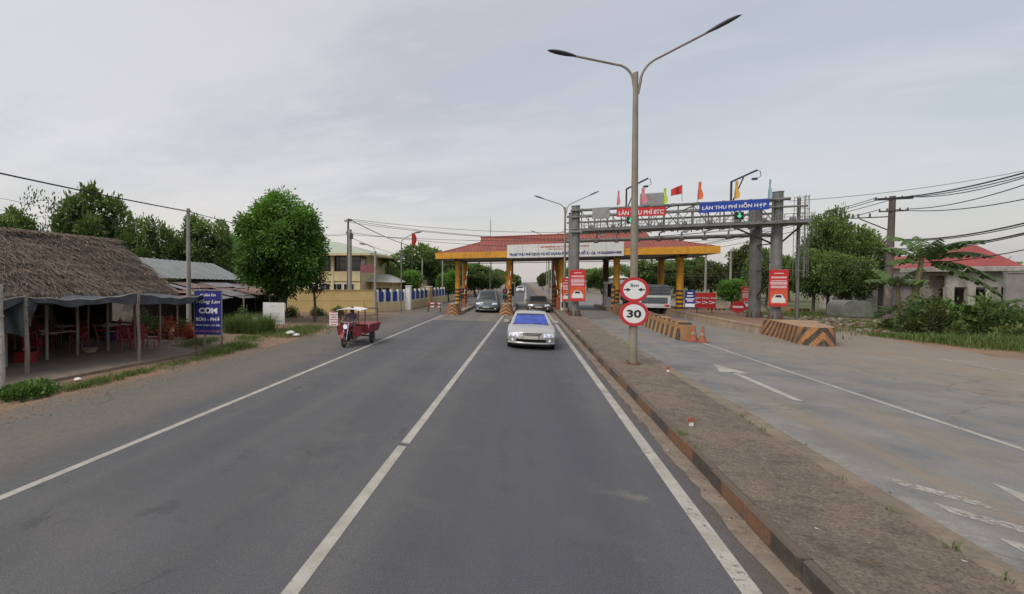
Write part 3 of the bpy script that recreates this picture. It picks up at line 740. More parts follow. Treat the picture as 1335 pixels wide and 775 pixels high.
# roadside plants, right
for i, (px, py, Y, rx, rz, lm, lab) in enumerate([
    (1200, 430, 31.5, 1.1, 1.9, LEAF_BANANA, 'leafy green shrub at the foot of the banana plant'),
    (1235, 430, 31, 1.2, 1.8, LEAF_BRIGHT, 'bright green shrub before the house porch'),
    (1272, 430, 30.5, 1.2, 1.65, LEAF_DARK, 'dark shrub right of the bright one before the porch'),
    (1305, 430, 30, 1.2, 1.7, LEAF_BANANA, 'broad shrub near the grey wall at right'),
    (1345, 430, 29.5, 1.5, 1.9, LEAF_DARK, 'dark shrub cut by the right edge of view'),
    (1168, 430, 33, .5, .6, LEAF_OLIVE, 'small dry shrub beside the wooden power pole')]):
    p = A(px, py, Y); shrub('roadside_shrub', lab, (p.x, Y, 0), rx, rx * .8, rz, 1500, .2, lm, 90 + i, group='shrubs along the right verge', aspect=.35)
for i, (px, Y, rx, rz, lm, lab) in enumerate(((1216, 30.2, .5, 2.3, LEAF_OLIVE, 'tall thin olive bush standing above the green ones'), (1250, 29.6, .45, .8, LEAF_LIGHT, 'low pale bush in front of the hedge'), (1285, 29.8, .5, 2.1, LEAF_DARK, 'tall dark bush below the house porch'), (1322, 28.6, .6, .8, LEAF_LIGHT, 'low pale bush near the right edge'), (1190, 31.0, .4, .7, LEAF_OLIVE, 'low brownish bush beside the banana stem'))):
    p = A(px, 430, Y); shrub('roadside_shrub', lab, (p.x, Y, 0), rx, rx, rz, 700, .16, lm, 130 + i, group='shrubs along the right verge', aspect=.5)
g = MB(); rd = random.Random(31)
def grow(p, q, n, sp, h):
    for k in range(n):
        c = Vector(p).lerp(Vector(q), rd.random()) + Vector((rd.gauss(0, sp), rd.gauss(0, sp), 0)); blades(g, c, .2, 7, h, .02, rd, .9)
grow((15.9, 27.8, 0), (18.5, 22.5, 0), 1300, .5, .35); grow((15.2, 29.5, 0), (16.5, 26.5, 0), 500, .3, .2); grow((17.2, 27, 0), (19.8, 22, 0), 900, .7, .5)
tag(g.build('verge_grass', GRASS, shade=True), 'long green grass bordering the right carriageway', 'grass', kind='stuff')

# banana plant
def banana():
    base = A(1187, 432, 32.5); t = thing('banana_plant', 'tall banana plant with long drooping leaves beside the wooden power pole', 'banana plant', (base.x, 32.5, 0))
    st = MB(); st.tube([(0, 0, -.1), (.05, 0, 1.0), (.25, 0, 2.2), (.35, 0, 2.9)], [.17, .14, .11, .07], 8)
    st.tube([(-.4, .3, -.1), (-.3, .3, 1.0), (-.35, .3, 1.9)], [.13, .1, .06], 8); st.build('stem', mat('banana_stem', (.2, .19, .08), (.13, .1, .06), .7, scale=3), t, smooth=True)
    lf = MB(); rd = random.Random(8)
    specs = [((.35, 0, 2.7), a, el, L) for a, el, L in ((0.1, .5, 2.7), (.0, .15, 2.6), (3.0, .9, 1.6), (1.2, 1.3, 2.0), (-1.2, .9, 1.9), (3.3, .4, 1.5), (-.3, -.1, 2.4), (2.2, 1.6, 1.9), (4.6, 1.2, 1.6), (-.1, .85, 2.3))]
    specs += [((-.35, .3, 1.8), a, el, L) for a, el, L in ((3.1, .6, 1.3), (.4, 1.0, 1.5), (2, 1.2, 1.3), (4.2, .8, 1.2), (5.3, .6, 1.2))]
    for (s, a, el, L) in specs:
        s = Vector(s); d = Vector((math.cos(a), math.sin(a), 0)); sd = Vector((-d.y, d.x, 0)); sh = rd.uniform(.2, .8); pts = []
        nseg = 16
        for i in range(nseg + 1):
            q = i / nseg; pts.append(s + d * L * q * math.cos(el * (1 - q * .5)) + Vector((0, 0, L * q * math.sin(el) * 1.0 - L * .42 * q * q)))
        for i in range(nseg):
            if i < 2: continue
            for sg in (-1, 1):
                q = i / nseg; w = .36 * math.sin(PI * min(1, q * .93 + .05)) ** .6 * rd.uniform(.75, 1.05)
                dz = Vector((0, 0, -w * rd.uniform(.3, .9)))
                a_, b_ = pts[i], pts[i].lerp(pts[i + 1], .93)
                lf.quad(a_, a_ + sd * sg * w + dz, b_ + sd * sg * w + dz, b_, 0, min(1, max(0, sh + rd.uniform(-.2, .2))))
    lf.build('leaves', LEAF_BANANA, t, shade=True); t.scale = (.98, 1.0, 1.3); return t
BAN = banana()
for (px, Y, sc_, rz, lab) in ((1222, 31.2, .5, 2.0, 'young banana plant among the shrubs before the porch'), (1262, 31.0, .42, 4.2, 'small banana shoot right of the young banana plant'), (1296, 30.6, .5, 1.0, 'banana shoot near the grey wall at right'), (1172, 33.0, .36, 3.0, 'smallest banana shoot at the foot of the dark power pole')):
    p = A(px, 430, Y); dup(BAN, (p.x, Y, 0), rz, lab, 'banana shoots along the right verge', scale=(sc_, sc_, sc_))

# ---------------------------------------------------------------- toll plaza
def stripes(mb, a, b, n, w, axis='z'): pass
def round_column(x, y, z0, z1, r, label, striped=True, body='yellow', group='columns carrying the toll roof'):
    t = thing('roof_column', label, 'column', (x, y, z0), 0, group)
    mb = MB(); mb.cyl((0, 0, 0), (0, 0, z1 - z0), r, r, 20)
    mb.build('shaft', M[body], t, smooth=True)
    if striped:
        s = MB(); k = 0; z = .12
        while z < 1.75: s.cyl((0, 0, z), (0, 0, z + .17), r + .008, r + .008, 20); z += .34
        s.build('black_band', M['stripeb'], t, smooth=True)
    cap = MB(); cap.box((0, 0, z1 - z0 - .06), (r * 2.9, r * 2.9, .1), bev=.01); cap.build('capital', M['soffit'], t)
    return t
words = ['leftmost', 'second from left', 'third from left', 'fourth from left', 'rightmost']
COLX = [-6.0, -1.4, 2.95, 7.1, 11.5]
for i, x in enumerate(COLX):
    round_column(x, 45.0, .2, 4.9, .24, f'{words[i]} of the front yellow toll roof columns with black bands')
for i, x in enumerate(COLX):
    round_column(x, 50.6, .2, 4.9, .24, f'{words[i]} of the rear toll roof columns in the shade', body='rust' if i in (3,) else 'yellow')
def red_roof_mat():
    m, nt, b = newmat('red_roof_sheet')
    geo = N(nt, 'ShaderNodeNewGeometry'); p = geo.outputs['Position']
    wv = N(nt, 'ShaderNodeTexWave'); wv.bands_direction = 'X'; wv.inputs['Scale'].default_value = 1.1; nt.links.new(p, wv.inputs['Vector'])
    wz = N(nt, 'ShaderNodeTexWave'); wz.bands_direction = 'Z'; wz.inputs['Scale'].default_value = 1.6; nt.links.new(p, wz.inputs['Vector'])
    f = noise(nt, p, .6, 6, .7); f2 = noise(nt, scaled(nt, p, (3, .4, .4)), 1.2, 5)
    c = mix(nt, mapr(nt, f, .35, .65), (.31, .068, .034), (.22, .048, .028)); gk = noise(nt, scaled(nt, p, (2.5, .3, .3)), 1.5, 7, .75); c = mix(nt, mapr(nt, gk, .5, .66, 0, .55), c, (.12, .05, .035))
    c = mix(nt, mapr(nt, f2, .5, .75, 0, .6), c, (.34, .13, .1))
    c = mix(nt, mapr(nt, wv.outputs['Fac'], .75, .95, 0, .55), c, (.12, .03, .03))
    c = mix(nt, mapr(nt, wz.outputs['Fac'], .8, .98, 0, .35), c, (.13, .04, .035))
    nt.links.new(c, b.inputs['Base Color']); b.inputs['Roughness'].default_value = .6; bump(nt, b, wv.outputs['Fac'], .6, .05)
    return m
RED_ROOF = red_roof_mat()
X0, X1, Y0, Y1, ZE, ZF = -7.75, 13.45, 43.3, 52.3, 4.68, 5.2
roof = thing('toll_canopy', 'red roofed toll canopy with deep yellow fascia spanning all the lanes', 'toll canopy', (2.8, 47.8, 4.68))
mb = MB(); YM = 47.8; GX0, GX1, ZG, ZR = -4.1, 9.7, 6.5, 6.95
e = [(X0, Y0, ZF), (X1, Y0, ZF), (X1, Y1, ZF), (X0, Y1, ZF)]
def fr(z): return Y0 + (YM - Y0) * (z - ZF) / (ZR - ZF)
zg = 6.35; yf1, yf2 = fr(zg), 2 * YM - fr(zg)
mb.poly([e[0], e[1], (GX1, yf1, zg), (GX1, YM, ZR), (GX0, YM, ZR), (GX0, yf1, zg)])
mb.poly([e[2], e[3], (GX0, yf2, zg), (GX0, YM, ZR), (GX1, YM, ZR), (GX1, yf2, zg)])
mb.poly([e[3], e[0], (GX0, yf1, zg), (GX0, yf2, zg)]); mb.poly([e[1], e[2], (GX1, yf2, zg), (GX1, yf1, zg)])
mb.poly([(GX0, yf2, zg), (GX0, yf1, zg), (GX0, YM, ZR)]); mb.poly([(GX1, yf1, zg), (GX1, yf2, zg), (GX1, YM, ZR)])
mb.build('roof', RED_ROOF, roof, world=True)
rb = MB(); rb.tube([(GX0 - .1, YM, ZR + .03), (GX1 + .1, YM, ZR + .03)], .07, 8)
for (a, b) in ((e[0], (GX0, yf1, zg)), (e[1], (GX1, yf1, zg))): rb.tube([a, b], .05, 6)
rb.build('ridge_cap', mat('ridge_red', (.27, .06, .05), (.2, .045, .04), .6), roof, world=True)
mb = MB(); t_ = .08
mb.b2(X0, X1, Y0 - t_, Y0, ZE, ZF + .05, bev=.01); mb.b2(X0, X1, Y1, Y1 + t_, ZE, ZF + .05, bev=.01)
mb.b2(X0 - t_, X0, Y0 - t_, Y1 + t_, ZE, ZF + .052, bev=.01); mb.b2(X1, X1 + t_, Y0 - t_, Y1 + t_, ZE, ZF + .052, bev=.01)
mb.build('fascia', M['yellow'], roof, world=True)
mb = MB(); mb.b2(X0 + .01, X1 - .01, Y0 + .01, Y1 - .01, ZE + .04, ZE + .08); mb.build('ceiling', M['soffit'], roof, world=True)
mb = MB()
for x in COLX: mb.b2(x - .12, x + .12, Y0 + .3, Y1 - .3, ZE - .16, ZE + .036)
for y in (45.0, 50.6): mb.b2(X0 + .4, X1 - .4, y - .1, y + .1, ZE - .22, ZE - .161)
mb.build('beam', M['darkst'], roof, world=True)
bn = thing('banner_board', 'long white banner board with blue lettering fixed to the toll canopy front', 'banner', (2.8, Y0 - .12, 4.66))
p0, p1 = A(661, 321, Y0 - .14), A(813, 333, Y0 - .14)
bx0, bx1, bz0, bz1 = -1.52, 7.3, 4.62, 5.78
mb = MB(); mb.b2(bx0, bx1, Y0 - .16, Y0 - .1, bz0, bz1, bev=.01); mb.build('panel', M['white'], bn, world=True)
for k in range(1, 7): mb = MB(); x = bx0 + (bx1 - bx0) * k / 7; mb.b2(x - .012, x + .012, Y0 - .164, Y0 - .161, bz0 + .02, bz1 - .02); mb.build('seam', M['soffit'], bn, world=True)
text('TRẠM THU PHÍ DỊCH VỤ SỬ DỤNG ĐƯỜNG BỘ SỐ 2 - QL 14 Km2050+400', ((bx0 + bx1) / 2, Y0 - .16, bz0 + .33), 8.5, .40, M['inkblue'], bn, bold=.05, off=.01)
text('ENTERPRISE: BOT CÔNG TY CỔ PHẦN', ((bx0 + bx1) / 2 + .1, Y0 - .16, bz0 + .93), 3.6, .19, M['brightred'], bn, bold=.04, off=.01)
text('TOLL STATION', ((bx0 + bx1) / 2 - .6, Y0 - .16, bz0 + .70), 1.1, .10, M['brightred'], bn, bold=.02, off=.01)

# islands, chevron noses, booths
def nose_mesh(w0, w1, L, h, sw=.135):
    """wedge nose with chevrons pointing up the middle, front at y=0, runs to y=L; local coords"""
    mb = MB(); st = Matrix
    def P(u, v):  # u around the nose -1..1, v height 0..1
        hw = (w0 + (w1 - w0) * v) / 2; a = max(-1, min(1, u / .5)) * PI / 2 if abs(u) <= .5 else (PI / 2 if u > 0 else -PI / 2)
        if abs(u) <= .5: return Vector((math.sin(a) * hw, .35 * (1 - math.cos(a)) + .25 * v, h * v))
        return Vector((math.copysign(hw, u), .35 + .25 * v + (abs(u) - .5) * 2 * (L - .35), h * v))
    nu, nv = 48, 22
    for i in range(nu):
        for j in range(nv):
            u0, u1, v0, v1 = -1 + 2 * i / nu, -1 + 2 * (i + 1) / nu, j / nv, (j + 1) / nv
            uc = abs((u0 + u1) / 2); uw = uc * w0 if uc <= .5 else .5 * w0 + (uc - .5) * 2 * L
            k = int(math.floor(((v0 + v1) / 2 * h + uw * .9) / sw)) % 2
            mb.quad(P(u0, v0), P(u1, v0), P(u1, v1), P(u0, v1), k)
    top = [P(-1 + 2 * i / 24, 1) for i in range(25)]
    mb.poly(top, 2)
    return mb
def island(x, y0, y1, label, nlabel, h=.85, w=1.1):
    t = thing('toll_island', label, 'traffic island', (x, y0, 0), 0, 'toll islands between the lanes')
    mb = MB(); mb.b2(-w / 2, w / 2, 1.9, y1 - y0, 0, .22, bev=.03); mb.build('kerb', M['concrete'], t)
    for s in (-1, 1):
        y = 1.95
        while y < y1 - y0 - .5:
            mb = MB(); mb.b2(s * (w / 2 + .003) - .004, s * (w / 2 + .003) + .004, y, y + .5, .03, .2); y += 1.0; mb.build('painted_band', M['stripey'], t)
    nose_mesh(w, w * .55, 1.9, h).build('nose', [M['stripey'], M['stripeb'], M['concrete']], t)
    return t
island(-5.1, 34.9, 54, 'toll island carrying the leftmost columns with a striped wedge nose', '')
island(-1.33, 36.4, 54, 'toll island between the two oncoming lanes with a striped wedge nose', '')
def booth(x, y, label):
    t = thing('toll_booth', label, 'toll booth', (x, y, .22), 0, 'toll booths under the canopy')
    mb = MB(); mb.b2(-.42, .42, -.9, .9, 0, .95, bev=.02); mb.b2(-.46, .46, -.94, .94, 2.1, 2.3, bev=.03)
    for sx in (-.39, .39):
        for sy in (-.87, .87): mb.b2(sx - .03, sx + .03, sy - .03, sy + .03, .95, 2.1)
    mb.build('cabin', M['white'], t)
    mb = MB(); mb.b2(-.38, .38, -.86, .86, .951, 2.099); mb.build('glazing', M['glass'], t)
booth(-1.35, 47.9, 'small glazed booth on the island between the oncoming lanes')
booth(7.1, 47.9, 'small glazed booth behind the round road signs')
def boom(x, y, s, label, L=2.8, up=False):
    t = thing('boom_barrier', label, 'barrier', (x, y, .22), 0, 'boom barriers at the toll lanes')
    mb = MB(); mb.box((0, 0, .5), (.3, .3, 1.0), bev=.03); mb.build('cabinet', M['orange'], t)
    mb = MB()
    for k in range(7):
        a = Vector((0, -.2, .85)); d = Vector((s * math.cos(1.45), 0, math.sin(1.45)))
        mb.bar(a + d * (k * .4), a + d * (k * .4 + .4), .06, .05, mi=k % 2)
    mb.build('arm', [M['redsign'], M['white']], t)
boom(-1.45, 42.2, 1, 'orange barrier cabinet with raised arm by the middle toll island')
boom(2.55, 42.8, -1, 'orange barrier cabinet on the median near the black and yellow post')
boom(-5.1, 42.5, 1, 'orange barrier cabinet with raised arm on the leftmost toll island')
def signal_post(x, y, label, boxes=2):
    t = thing('signal_post', label, 'signal', (x, y, .22), 0, 'lane signal posts on the islands')
    mb = MB(); mb.cyl((0, 0, 0), (0, 0, 1.9), .035, .035, 8); mb.build('post', M['darkst'], t)
    mb = MB()
    for k in range(boxes): mb.box((0, -.02, 1.05 + .5 * k), (.34, .2, .36), bev=.03)
    mb.build('housing', M['black'], t)
    mb = MB(); mb.disc((0, -.125, 1.55), .07, mi=0); mb.build('lens', M['redlamp'], t)
signal_post(-1.5, 39.0, 'black signal housings on the middle toll island')
signal_post(-5.0, 40.0, 'black signal housings on the leftmost toll island')
signal_post(7.0, 41.5, 'black signal housings on the right island near the truck')
def striped_post(x, y, h, w, label):
    t = thing('striped_post', label, 'post', (x, y, .2), 0, 'black and yellow height posts')
    mb = MB(); n = int(h / .22)
    for k in range(n): mb.cyl((0, 0, k * h / n), (0, 0, (k + 1) * h / n), w / 2, w / 2, 14, mi=k % 2)
    mb.build('shaft', [M['stripeb'], M['stripey']], t)
striped_post(2.42, 46.4, 2.2, .3, 'black and yellow striped post on the median at the toll lane edge')
striped_post(6.75, 44.2, 2.0, .3, 'black and yellow striped post beside the fourth toll column')
t = thing('median_pier', 'grey concrete pier rising to the canopy above the striped median post', 'pier', (2.42, 47.0, .2))
mb = MB(); mb.cyl((0, 0, 0), (0, 0, 4.5), .16, .16, 14); mb.build('shaft', M['pconc'], t, smooth=True)
t = thing('control_cabinet', 'black and white control cabinet on the median behind the red banners', 'cabinet', (2.95, 41.4, .2))
mb = MB(); mb.b2(-.3, .3, -.25, .25, 0, 2.2, bev=.03); mb.build('body', M['white'], t)
mb = MB(); mb.b2(-.26, .26, -.262, -.252, 1.3, 1.9); mb.b2(-.26, .26, -.262, -.252, .2, .7); mb.build('panel', M['black'], t)

# ribbed dusty barrier between the two right lanes
def long_barrier(pts, h, w, label, name='concrete_barrier', rib=True, rim=.0):
    t = thing(name, label, 'barrier', pts[0]); mb = MB(); rd = random.Random(3)
    P = [Vector(p) for p in pts]; k_ = 0
    for a, b in zip(P, P[1:]):
        L = (b - a).length; n = max(1, int(L / .42)); d = (b - a).normalized(); s = Vector((d.y, -d.x, 0))
        for i in range(n):
            p, q = a.lerp(b, i / n), a.lerp(b, (i + .96) / n); k_ += 1
            lo, hi = w / 2 * 1.15, w / 2 * .62; sl = .16 * (1 if rib else 0); dd = d * sl
            hh = h * rd.uniform(.97, 1.02)
            vs = [p - s * lo, q - s * lo, q + s * lo, p + s * lo, p - s * hi + dd + Vector((0, 0, hh)), q - s * hi + dd + Vector((0, 0, hh)), q + s * hi + dd + Vector((0, 0, hh)), p + s * hi + dd + Vector((0, 0, hh))]
            mb.add(vs, [(0, 1, 5, 4), (1, 2, 6, 5), (2, 3, 7, 6), (3, 0, 4, 7), (4, 5, 6, 7)], 1 if k_ % 2 else 0)
        mb.bar(a + Vector((0, 0, h * .45)), b + Vector((0, 0, h * .45)), w * .8, h * .85, mi=0)
    return t, mb
t, mb = long_barrier([(6.35, 23.7, 0), (6.55, 32, 0), (6.85, 42.5, 0)], .76, .6, 'long dusty ribbed barrier between the two right lanes')
mb.build('ribs', [mat('dusty_barrier_yellow', (.46, .25, .09), (.36, .19, .08), .85, scale=1.5, bmp=.2, dirt=(.22, .14, .09), dirt_amt=.5), mat('dusty_barrier_dark', (.09, .065, .045), (.06, .045, .035), .85, scale=1.5, dirt=(.25, .16, .1), dirt_amt=.35)], t, world=True)
island(7.1, 42.6, 54, 'right toll island behind the long ribbed barrier with a striped nose', '', h=.7)
# traffic cone group at the barrier end
def cone(x, y, s, label):
    t = thing('traffic_cone', label, 'traffic cone', (x, y, 0), .3, 'orange cones at the barrier end')
    mb = MB(); mb.box((0, 0, .025), (.38 * s, .38 * s, .05), bev=.01); mb.build('base', M['orange'], t)
    mb = MB(); mb.tube([(0, 0, .05), (0, 0, .32 * s), (.02, 0, .7 * s)], [.15 * s, .09 * s, .035 * s], 14); mb.build('cone', M['orange'], t, smooth=True)
    mb = MB(); mb.tube([(0, 0, .3 * s), (.005, 0, .42 * s)], [.101 * s, .079 * s], 14, caps=False); mb.build('reflective_band', mat('dusty_reflective', (.38, .26, .2), (.3, .2, .15), .8), t, smooth=True)
cone(6.75, 23.3, .95, 'orange traffic cone in front of the barrier end')
cone(6.5, 23.45, 1.0, 'faded orange cone leaning behind the front cone')
# big right island with chevron nose
t = thing('gantry_island', 'wide raised island under the right gantry towers', 'traffic island', (12, 28, 0))
mb = MB()
pts = [(10.45, 28.25), (12.5, 28.25), (14.3, 32), (14.4, 46), (10.6, 58), (10.1, 58), (10.25, 34)]
lo = [(x, y, 0) for x, y in pts]; hi = [(x, y, .26) for x, y in pts]
mb.add(lo + hi, [tuple(range(7, 14))] + [(i, (i + 1) % 7, 7 + (i + 1) % 7, 7 + i) for i in range(7)])
mb.build('earth_fill', mat('red_earth', (.25, .15, .095), (.18, .115, .075), .95, scale=2, bmp=.6, dirt=(.12, .1, .06), dirt_amt=.3), t, world=True)
tb_, mb = long_barrier([(10.5, 28.2, 0), (10.3, 33, 0), (10.15, 46, 0)], .42, .35, 'low dusty kerb barrier along the wide gantry island', 'kerb_barrier')
mb.build('ribs', [M['dustybarrier'], M['concrete']], tb_, world=True)
# nose: follows the photo's U plan
t = thing('chevron_nose', 'orange and black chevron nose closing the wide gantry island', 'barrier nose', (11.2, 24.2, 0))
mb = MB(); plan = [(10.42, 28.2), (10.4, 26.8), (10.2, 25), (10.1, 24.2), (10.2, 23.85), (10.45, 23.68), (10.75, 23.68), (11.05, 23.85), (11.3, 24.3), (11.55, 25.2), (11.9, 26.6), (12.5, 28.2)]
PL = [Vector((x, y, 0)) for x, y in plan]; acc = [0]
for a, b in zip(PL, PL[1:]): acc.append(acc[-1] + (b - a).length)
LT = acc[-1]
def along(s):
    for i in range(len(PL) - 1):
        if s <= acc[i + 1] + 1e-6: return PL[i].lerp(PL[i + 1], (s - acc[i]) / (acc[i + 1] - acc[i]))
    return PL[-1]
ctr = Vector((11.1, 27.5, 0)); sc_ = (acc[6] + acc[5]) / 2 + .06; nu, nv, hN = 160, 18, .72
for i in range(nu):
    for j in range(nv):
        s0, s1 = LT * i / nu, LT * (i + 1) / nu; v0, v1 = j / nv, (j + 1) / nv
        def P(s, v): p = along(s); return p + (ctr - p).normalized() * .12 * v + Vector((0, 0, hN * v))
        k = int(math.floor(((v0 + v1) / 2 * hN + abs((s0 + s1) / 2 - sc_) * 1.25) / .29)) % 2
        mb.quad(P(s0, v0), P(s1, v0), P(s1, v1), P(s0, v1), k)
mb.poly([P(LT * i / 60, 1) for i in range(61)], 2)
mb.build('wall', [M['stripeb'], M['stripey'], M['dustybarrier']], t, world=True)
# far chevron kerbs at right
def far_chevron(p, q, label):
    t = thing('striped_kerb', label, 'barrier', p, 0, 'distant striped kerb blocks'); mb = MB(); a, b = Vector(p), Vector(q)
    for k in range(10): mb.bar(a.lerp(b, k / 10) + Vector((0, 0, .2)), a.lerp(b, (k + 1) / 10) + Vector((0, 0, .2)), .35, .4, mi=k % 2)
    mb.build('block', [M['stripey'], M['stripeb']], t, world=True)
far_chevron(G(1026, 409), G(1052, 409), 'low black and yellow kerb block beyond the gantry island')
far_chevron(G(920, 408), G(945, 409), 'low striped kerb block under the red billboard')

# ---------------------------------------------------------------- lamp posts
def arc_arm(side, zj, reach, rise):
    pts = []
    for i in range(7):
        a = i / 6 * PI / 2 * .85; pts.append(Vector((side * (.08 + .55 * (1 - math.cos(a))), 0, zj + .62 * math.sin(a))))
    e_ = Vector((side * reach, 0, zj + rise)); pts.append(e_)
    return pts
def double_lamp(x, y, label, full=True):
    t = thing('street_lamp', label, 'street lamp', (x, y, .2), 0, 'double-armed lamps along the median')
    mb = MB(); mb.tube([(0, 0, .0), (0, 0, 2), (-.03, 0, 8.1)], [.105, .095, .06], 14)
    mb.build('pole', M['polestl'], t, smooth=True)
    mb = MB(); mb.cyl((0, 0, 0), (0, 0, .03), .2, .2, 16)
    for k in range(4):
        a = k * PI / 2 + .78; mb.bar((math.cos(a) * .1, math.sin(a) * .1, .03), (math.cos(a) * .17, math.sin(a) * .17, .03), .02, .02)
        mb.cyl((math.cos(a) * .16, math.sin(a) * .16, .03), (math.cos(a) * .16, math.sin(a) * .16, .09), .018, .018, 6)
    mb.build('base_plate', M['rust'], t)
    for s in (-1, 1):
        pts = arc_arm(s, 7.80, 1.55, 1.05); mb = MB(); mb.tube([(s * .03, 0, 7.5)] + pts, .032, 8); mb.build('arm', M['polestl'], t, smooth=True)
        d = (pts[-1] - pts[-2]).normalized(); a = pts[-1] - d * .05
        mb = MB(); vs = []
        prof = [(0, .035), (.1, .055), (.3, .085), (.55, .09), (.75, .06), (.85, .012)]
        up_ = Vector((0, 0, 1)); n = 10
        ring = []
        for q, w in prof:
            c = a + d * q * 0.95
            for k in range(n):
                th = 2 * PI * k / n; ring.append(c + Vector((0, 1, 0)) * math.cos(th) * w * 1.2 + (up_ - d * up_.dot(d)).normalized() * math.sin(th) * w * (.75 if math.sin(th) > 0 else .45))
        fs = [(i * n + k, i * n + (k + 1) % n, (i + 1) * n + (k + 1) % n, (i + 1) * n + k) for i in range(len(prof) - 1) for k in range(n)]
        mb.add(ring, fs + [tuple(range(n)), tuple(range((len(prof) - 1) * n, len(prof) * n))]); mb.build('lamp_head', M['darkst'], t, smooth=True)
    return t
L1 = double_lamp(2.78, 14.97, 'nearest tall double-armed street lamp on the median carrying two round signs')
dup(L1, (2.8, 39.5, .2), 0, 'double-armed street lamp just behind the left gantry post')
dup(L1, (2.8, 66, .2), 0, 'far double-armed street lamp seen over the toll roof')
# round signs (each its own thing)
def round_sign(z, label):
    t = thing('speed_sign' if '30' in label else 'width_sign', label, 'road sign', (2.77, 14.86, z))
    mb = MB(); mb.cyl((0, 0, 0), (0, -.012, 0), .345, .345, 40); mb.build('backing', M['redsign'], t)
    mb = MB(); mb.disc((0, -.0155, 0), .34, n=44, r0=.262); mb.build('ring', M['redsign'], t)
    mb = MB(); mb.disc((0, -.0155, 0), .262, n=44); mb.build('face', M['plainwhite'], t)
    mb = MB(); mb.tube([(-.1, .1, .0), (-.08, .0, .0), (.08, .0, .0), (.1, .1, 0)], .012, 6); mb.build('clamp', M['steel'], t)
    return t
s1 = round_sign(2.29, 'round red-rimmed width limit sign reading 5m above the speed sign')
text('5m', (2.77, 14.86 - .0155, 2.41), .19, .085, M['black'], s1, bold=.02)
for s in (-1, 1):
    mb = MB(); y = -.0195
    mb.poly([(s * .25, y, .0 - .012), (s * .25, y, .012), (s * .17, y, .02), (s * .17, y, .052), (s * .08, y, 0), (s * .17, y, -.052), (s * .17, y, -.02)])
    mb.build('pointer', M['black'], s1)
s2 = round_sign(1.62, 'round red-rimmed speed limit sign reading 30 lower on the lamp pole')
text('30', (2.77, 14.86 - .0155, 1.62), .34, .22, M['black'], s2, bold=.035)

# reflector posts on the median
def reflector(x, y, rz, label):
    t = thing('reflector_post', label, 'reflector', (x, y, .2), rz, 'small orange reflectors on the median')
    mb = MB(); mb.box((0, 0, .03), (.05, .03, .06)); mb.build('stub', M['white'], t)
    mb = MB(); mb.cyl((0, -.012, .095), (0, .012, .095), .048, .048, 18); mb.build('disc', M['orange'], t, smooth=True)
reflector(2.45, 8.88, .2, 'nearer small orange reflector on the kerb side of the median')
reflector(3.36, 14.0, .1, 'small orange reflector right of the lamp base')
reflector(2.3, 24.0, 0, 'far small orange reflector on the left kerb of the median')

# ---------------------------------------------------------------- gantry
gt = thing('toll_gantry', 'grey steel pipe gantry with catwalk spanning the right lanes', 'gantry', (3.1, 34.8, .2))
GY, GB = 34.8, 37.3
def gp(name, mb, m='steel', **k): return mb.build(name, M[m], gt, world=True, **k)
for (x, y, z1, r_) in ((3.08, GY, 7.62, .25), (3.08, GB, 7.5, .22), (13.5, GY, 7.75, .25), (13.45, GB, 7.6, .3)):
    mb = MB(); mb.tube([(x, y, .2), (x, y, z1)], r_, 18); mb.cyl((x, y, z1), (x, y, z1 + .03), r_ + .03, r_ + .03, 18)
    gp('post', mb, smooth=True)
    mb = MB(); mb.cyl((x, y, .2), (x, y, .26), r_ + .18, r_ + .18, 18)
    for k in range(8):
        a = k * PI / 4; mb.bar((x + math.cos(a) * (r_ + .08), y + math.sin(a) * (r_ + .08), .26), (x + math.cos(a) * r_, y + math.sin(a) * r_, .6), .02, .12)
    gp('base_flange', mb, 'rust')
XR = 14.7
for y in (GY - .28, GB + .25):
    for z, r_ in ((7.3, .09), (6.85, .06), (5.86, .11) if y < 36 else (5.5, .13), (6.05, .05)):
        mb = MB(); mb.tube([(2.75, y, z), (XR if z < 7 or y > 36 else 13.95, y, z)], r_, 10); gp('chord', mb, smooth=True)
for y in (GY - .28, GB + .25):
    mb = MB(); n = 13
    for k in range(n + 1):
        x = 3.4 + (13.2 - 3.4) * k / n; mb.cyl((x, y, 5.86), (x, y, 7.3), .035, .035, 6)
        if k < n:
            x2 = 3.4 + (13.2 - 3.4) * (k + 1) / n
            mb.cyl((x, y, 6.05 if k % 2 else 7.2), (x2, y, 7.2 if k % 2 else 6.05), .022, .022, 6)
    gp('truss_bracing', mb)
mb = MB()
for k in range(9):
    x = 3.4 + 1.25 * k
    for z in (5.86, 7.3): mb.cyl((x, GY - .28, z), (x, GB + .25, z), .045, .045, 6)
    mb.box((x, GY - .28, 7.3), (.16, .16, .2), bev=.02); mb.box((x, GY - .28, 5.76), (.14, .2, .2), bev=.02); mb.cyl((x, GB + .25, 5.5), (x, GB + .25, 5.86), .05, .05, 6); mb.box((x, GB + .25, 5.4), (.25, .34, .2), bev=.04); mb.box((x + .5, GY - .7, 6.1), (.22, .2, .16), bev=.02)
gp('cross_member', mb)
mb = MB(); mb.b2(3.4, XR, GY - .75, GY - .42, 5.96, 6.0); mb.b2(3.4, XR, GY - .77, GY - .75, 5.86, 6.04)
mb.b2(3.4, XR, GB - .9, GB - .3, 5.93, 5.97)
gp('catwalk', mb)
mb = MB()
for k in range(30):
    x = 3.5 + k * .385; mb.cyl((x, GY - .3, 6.05), (x + .3, GY - .3, 6.45), .013, .013, 4); mb.cyl((x, GB + .2, 6.05), (x, GB + .2, 6.85), .012, .012, 4); mb.cyl((x, GY - .76, 6.0), (x, GY - .76, 6.38), .011, .011, 5)
for z in (6.2, 6.38): mb.tube([(3.45, GY - .76, z), (XR, GY - .76, z)], .016, 6)
gp('handrail', mb)
mb = MB()
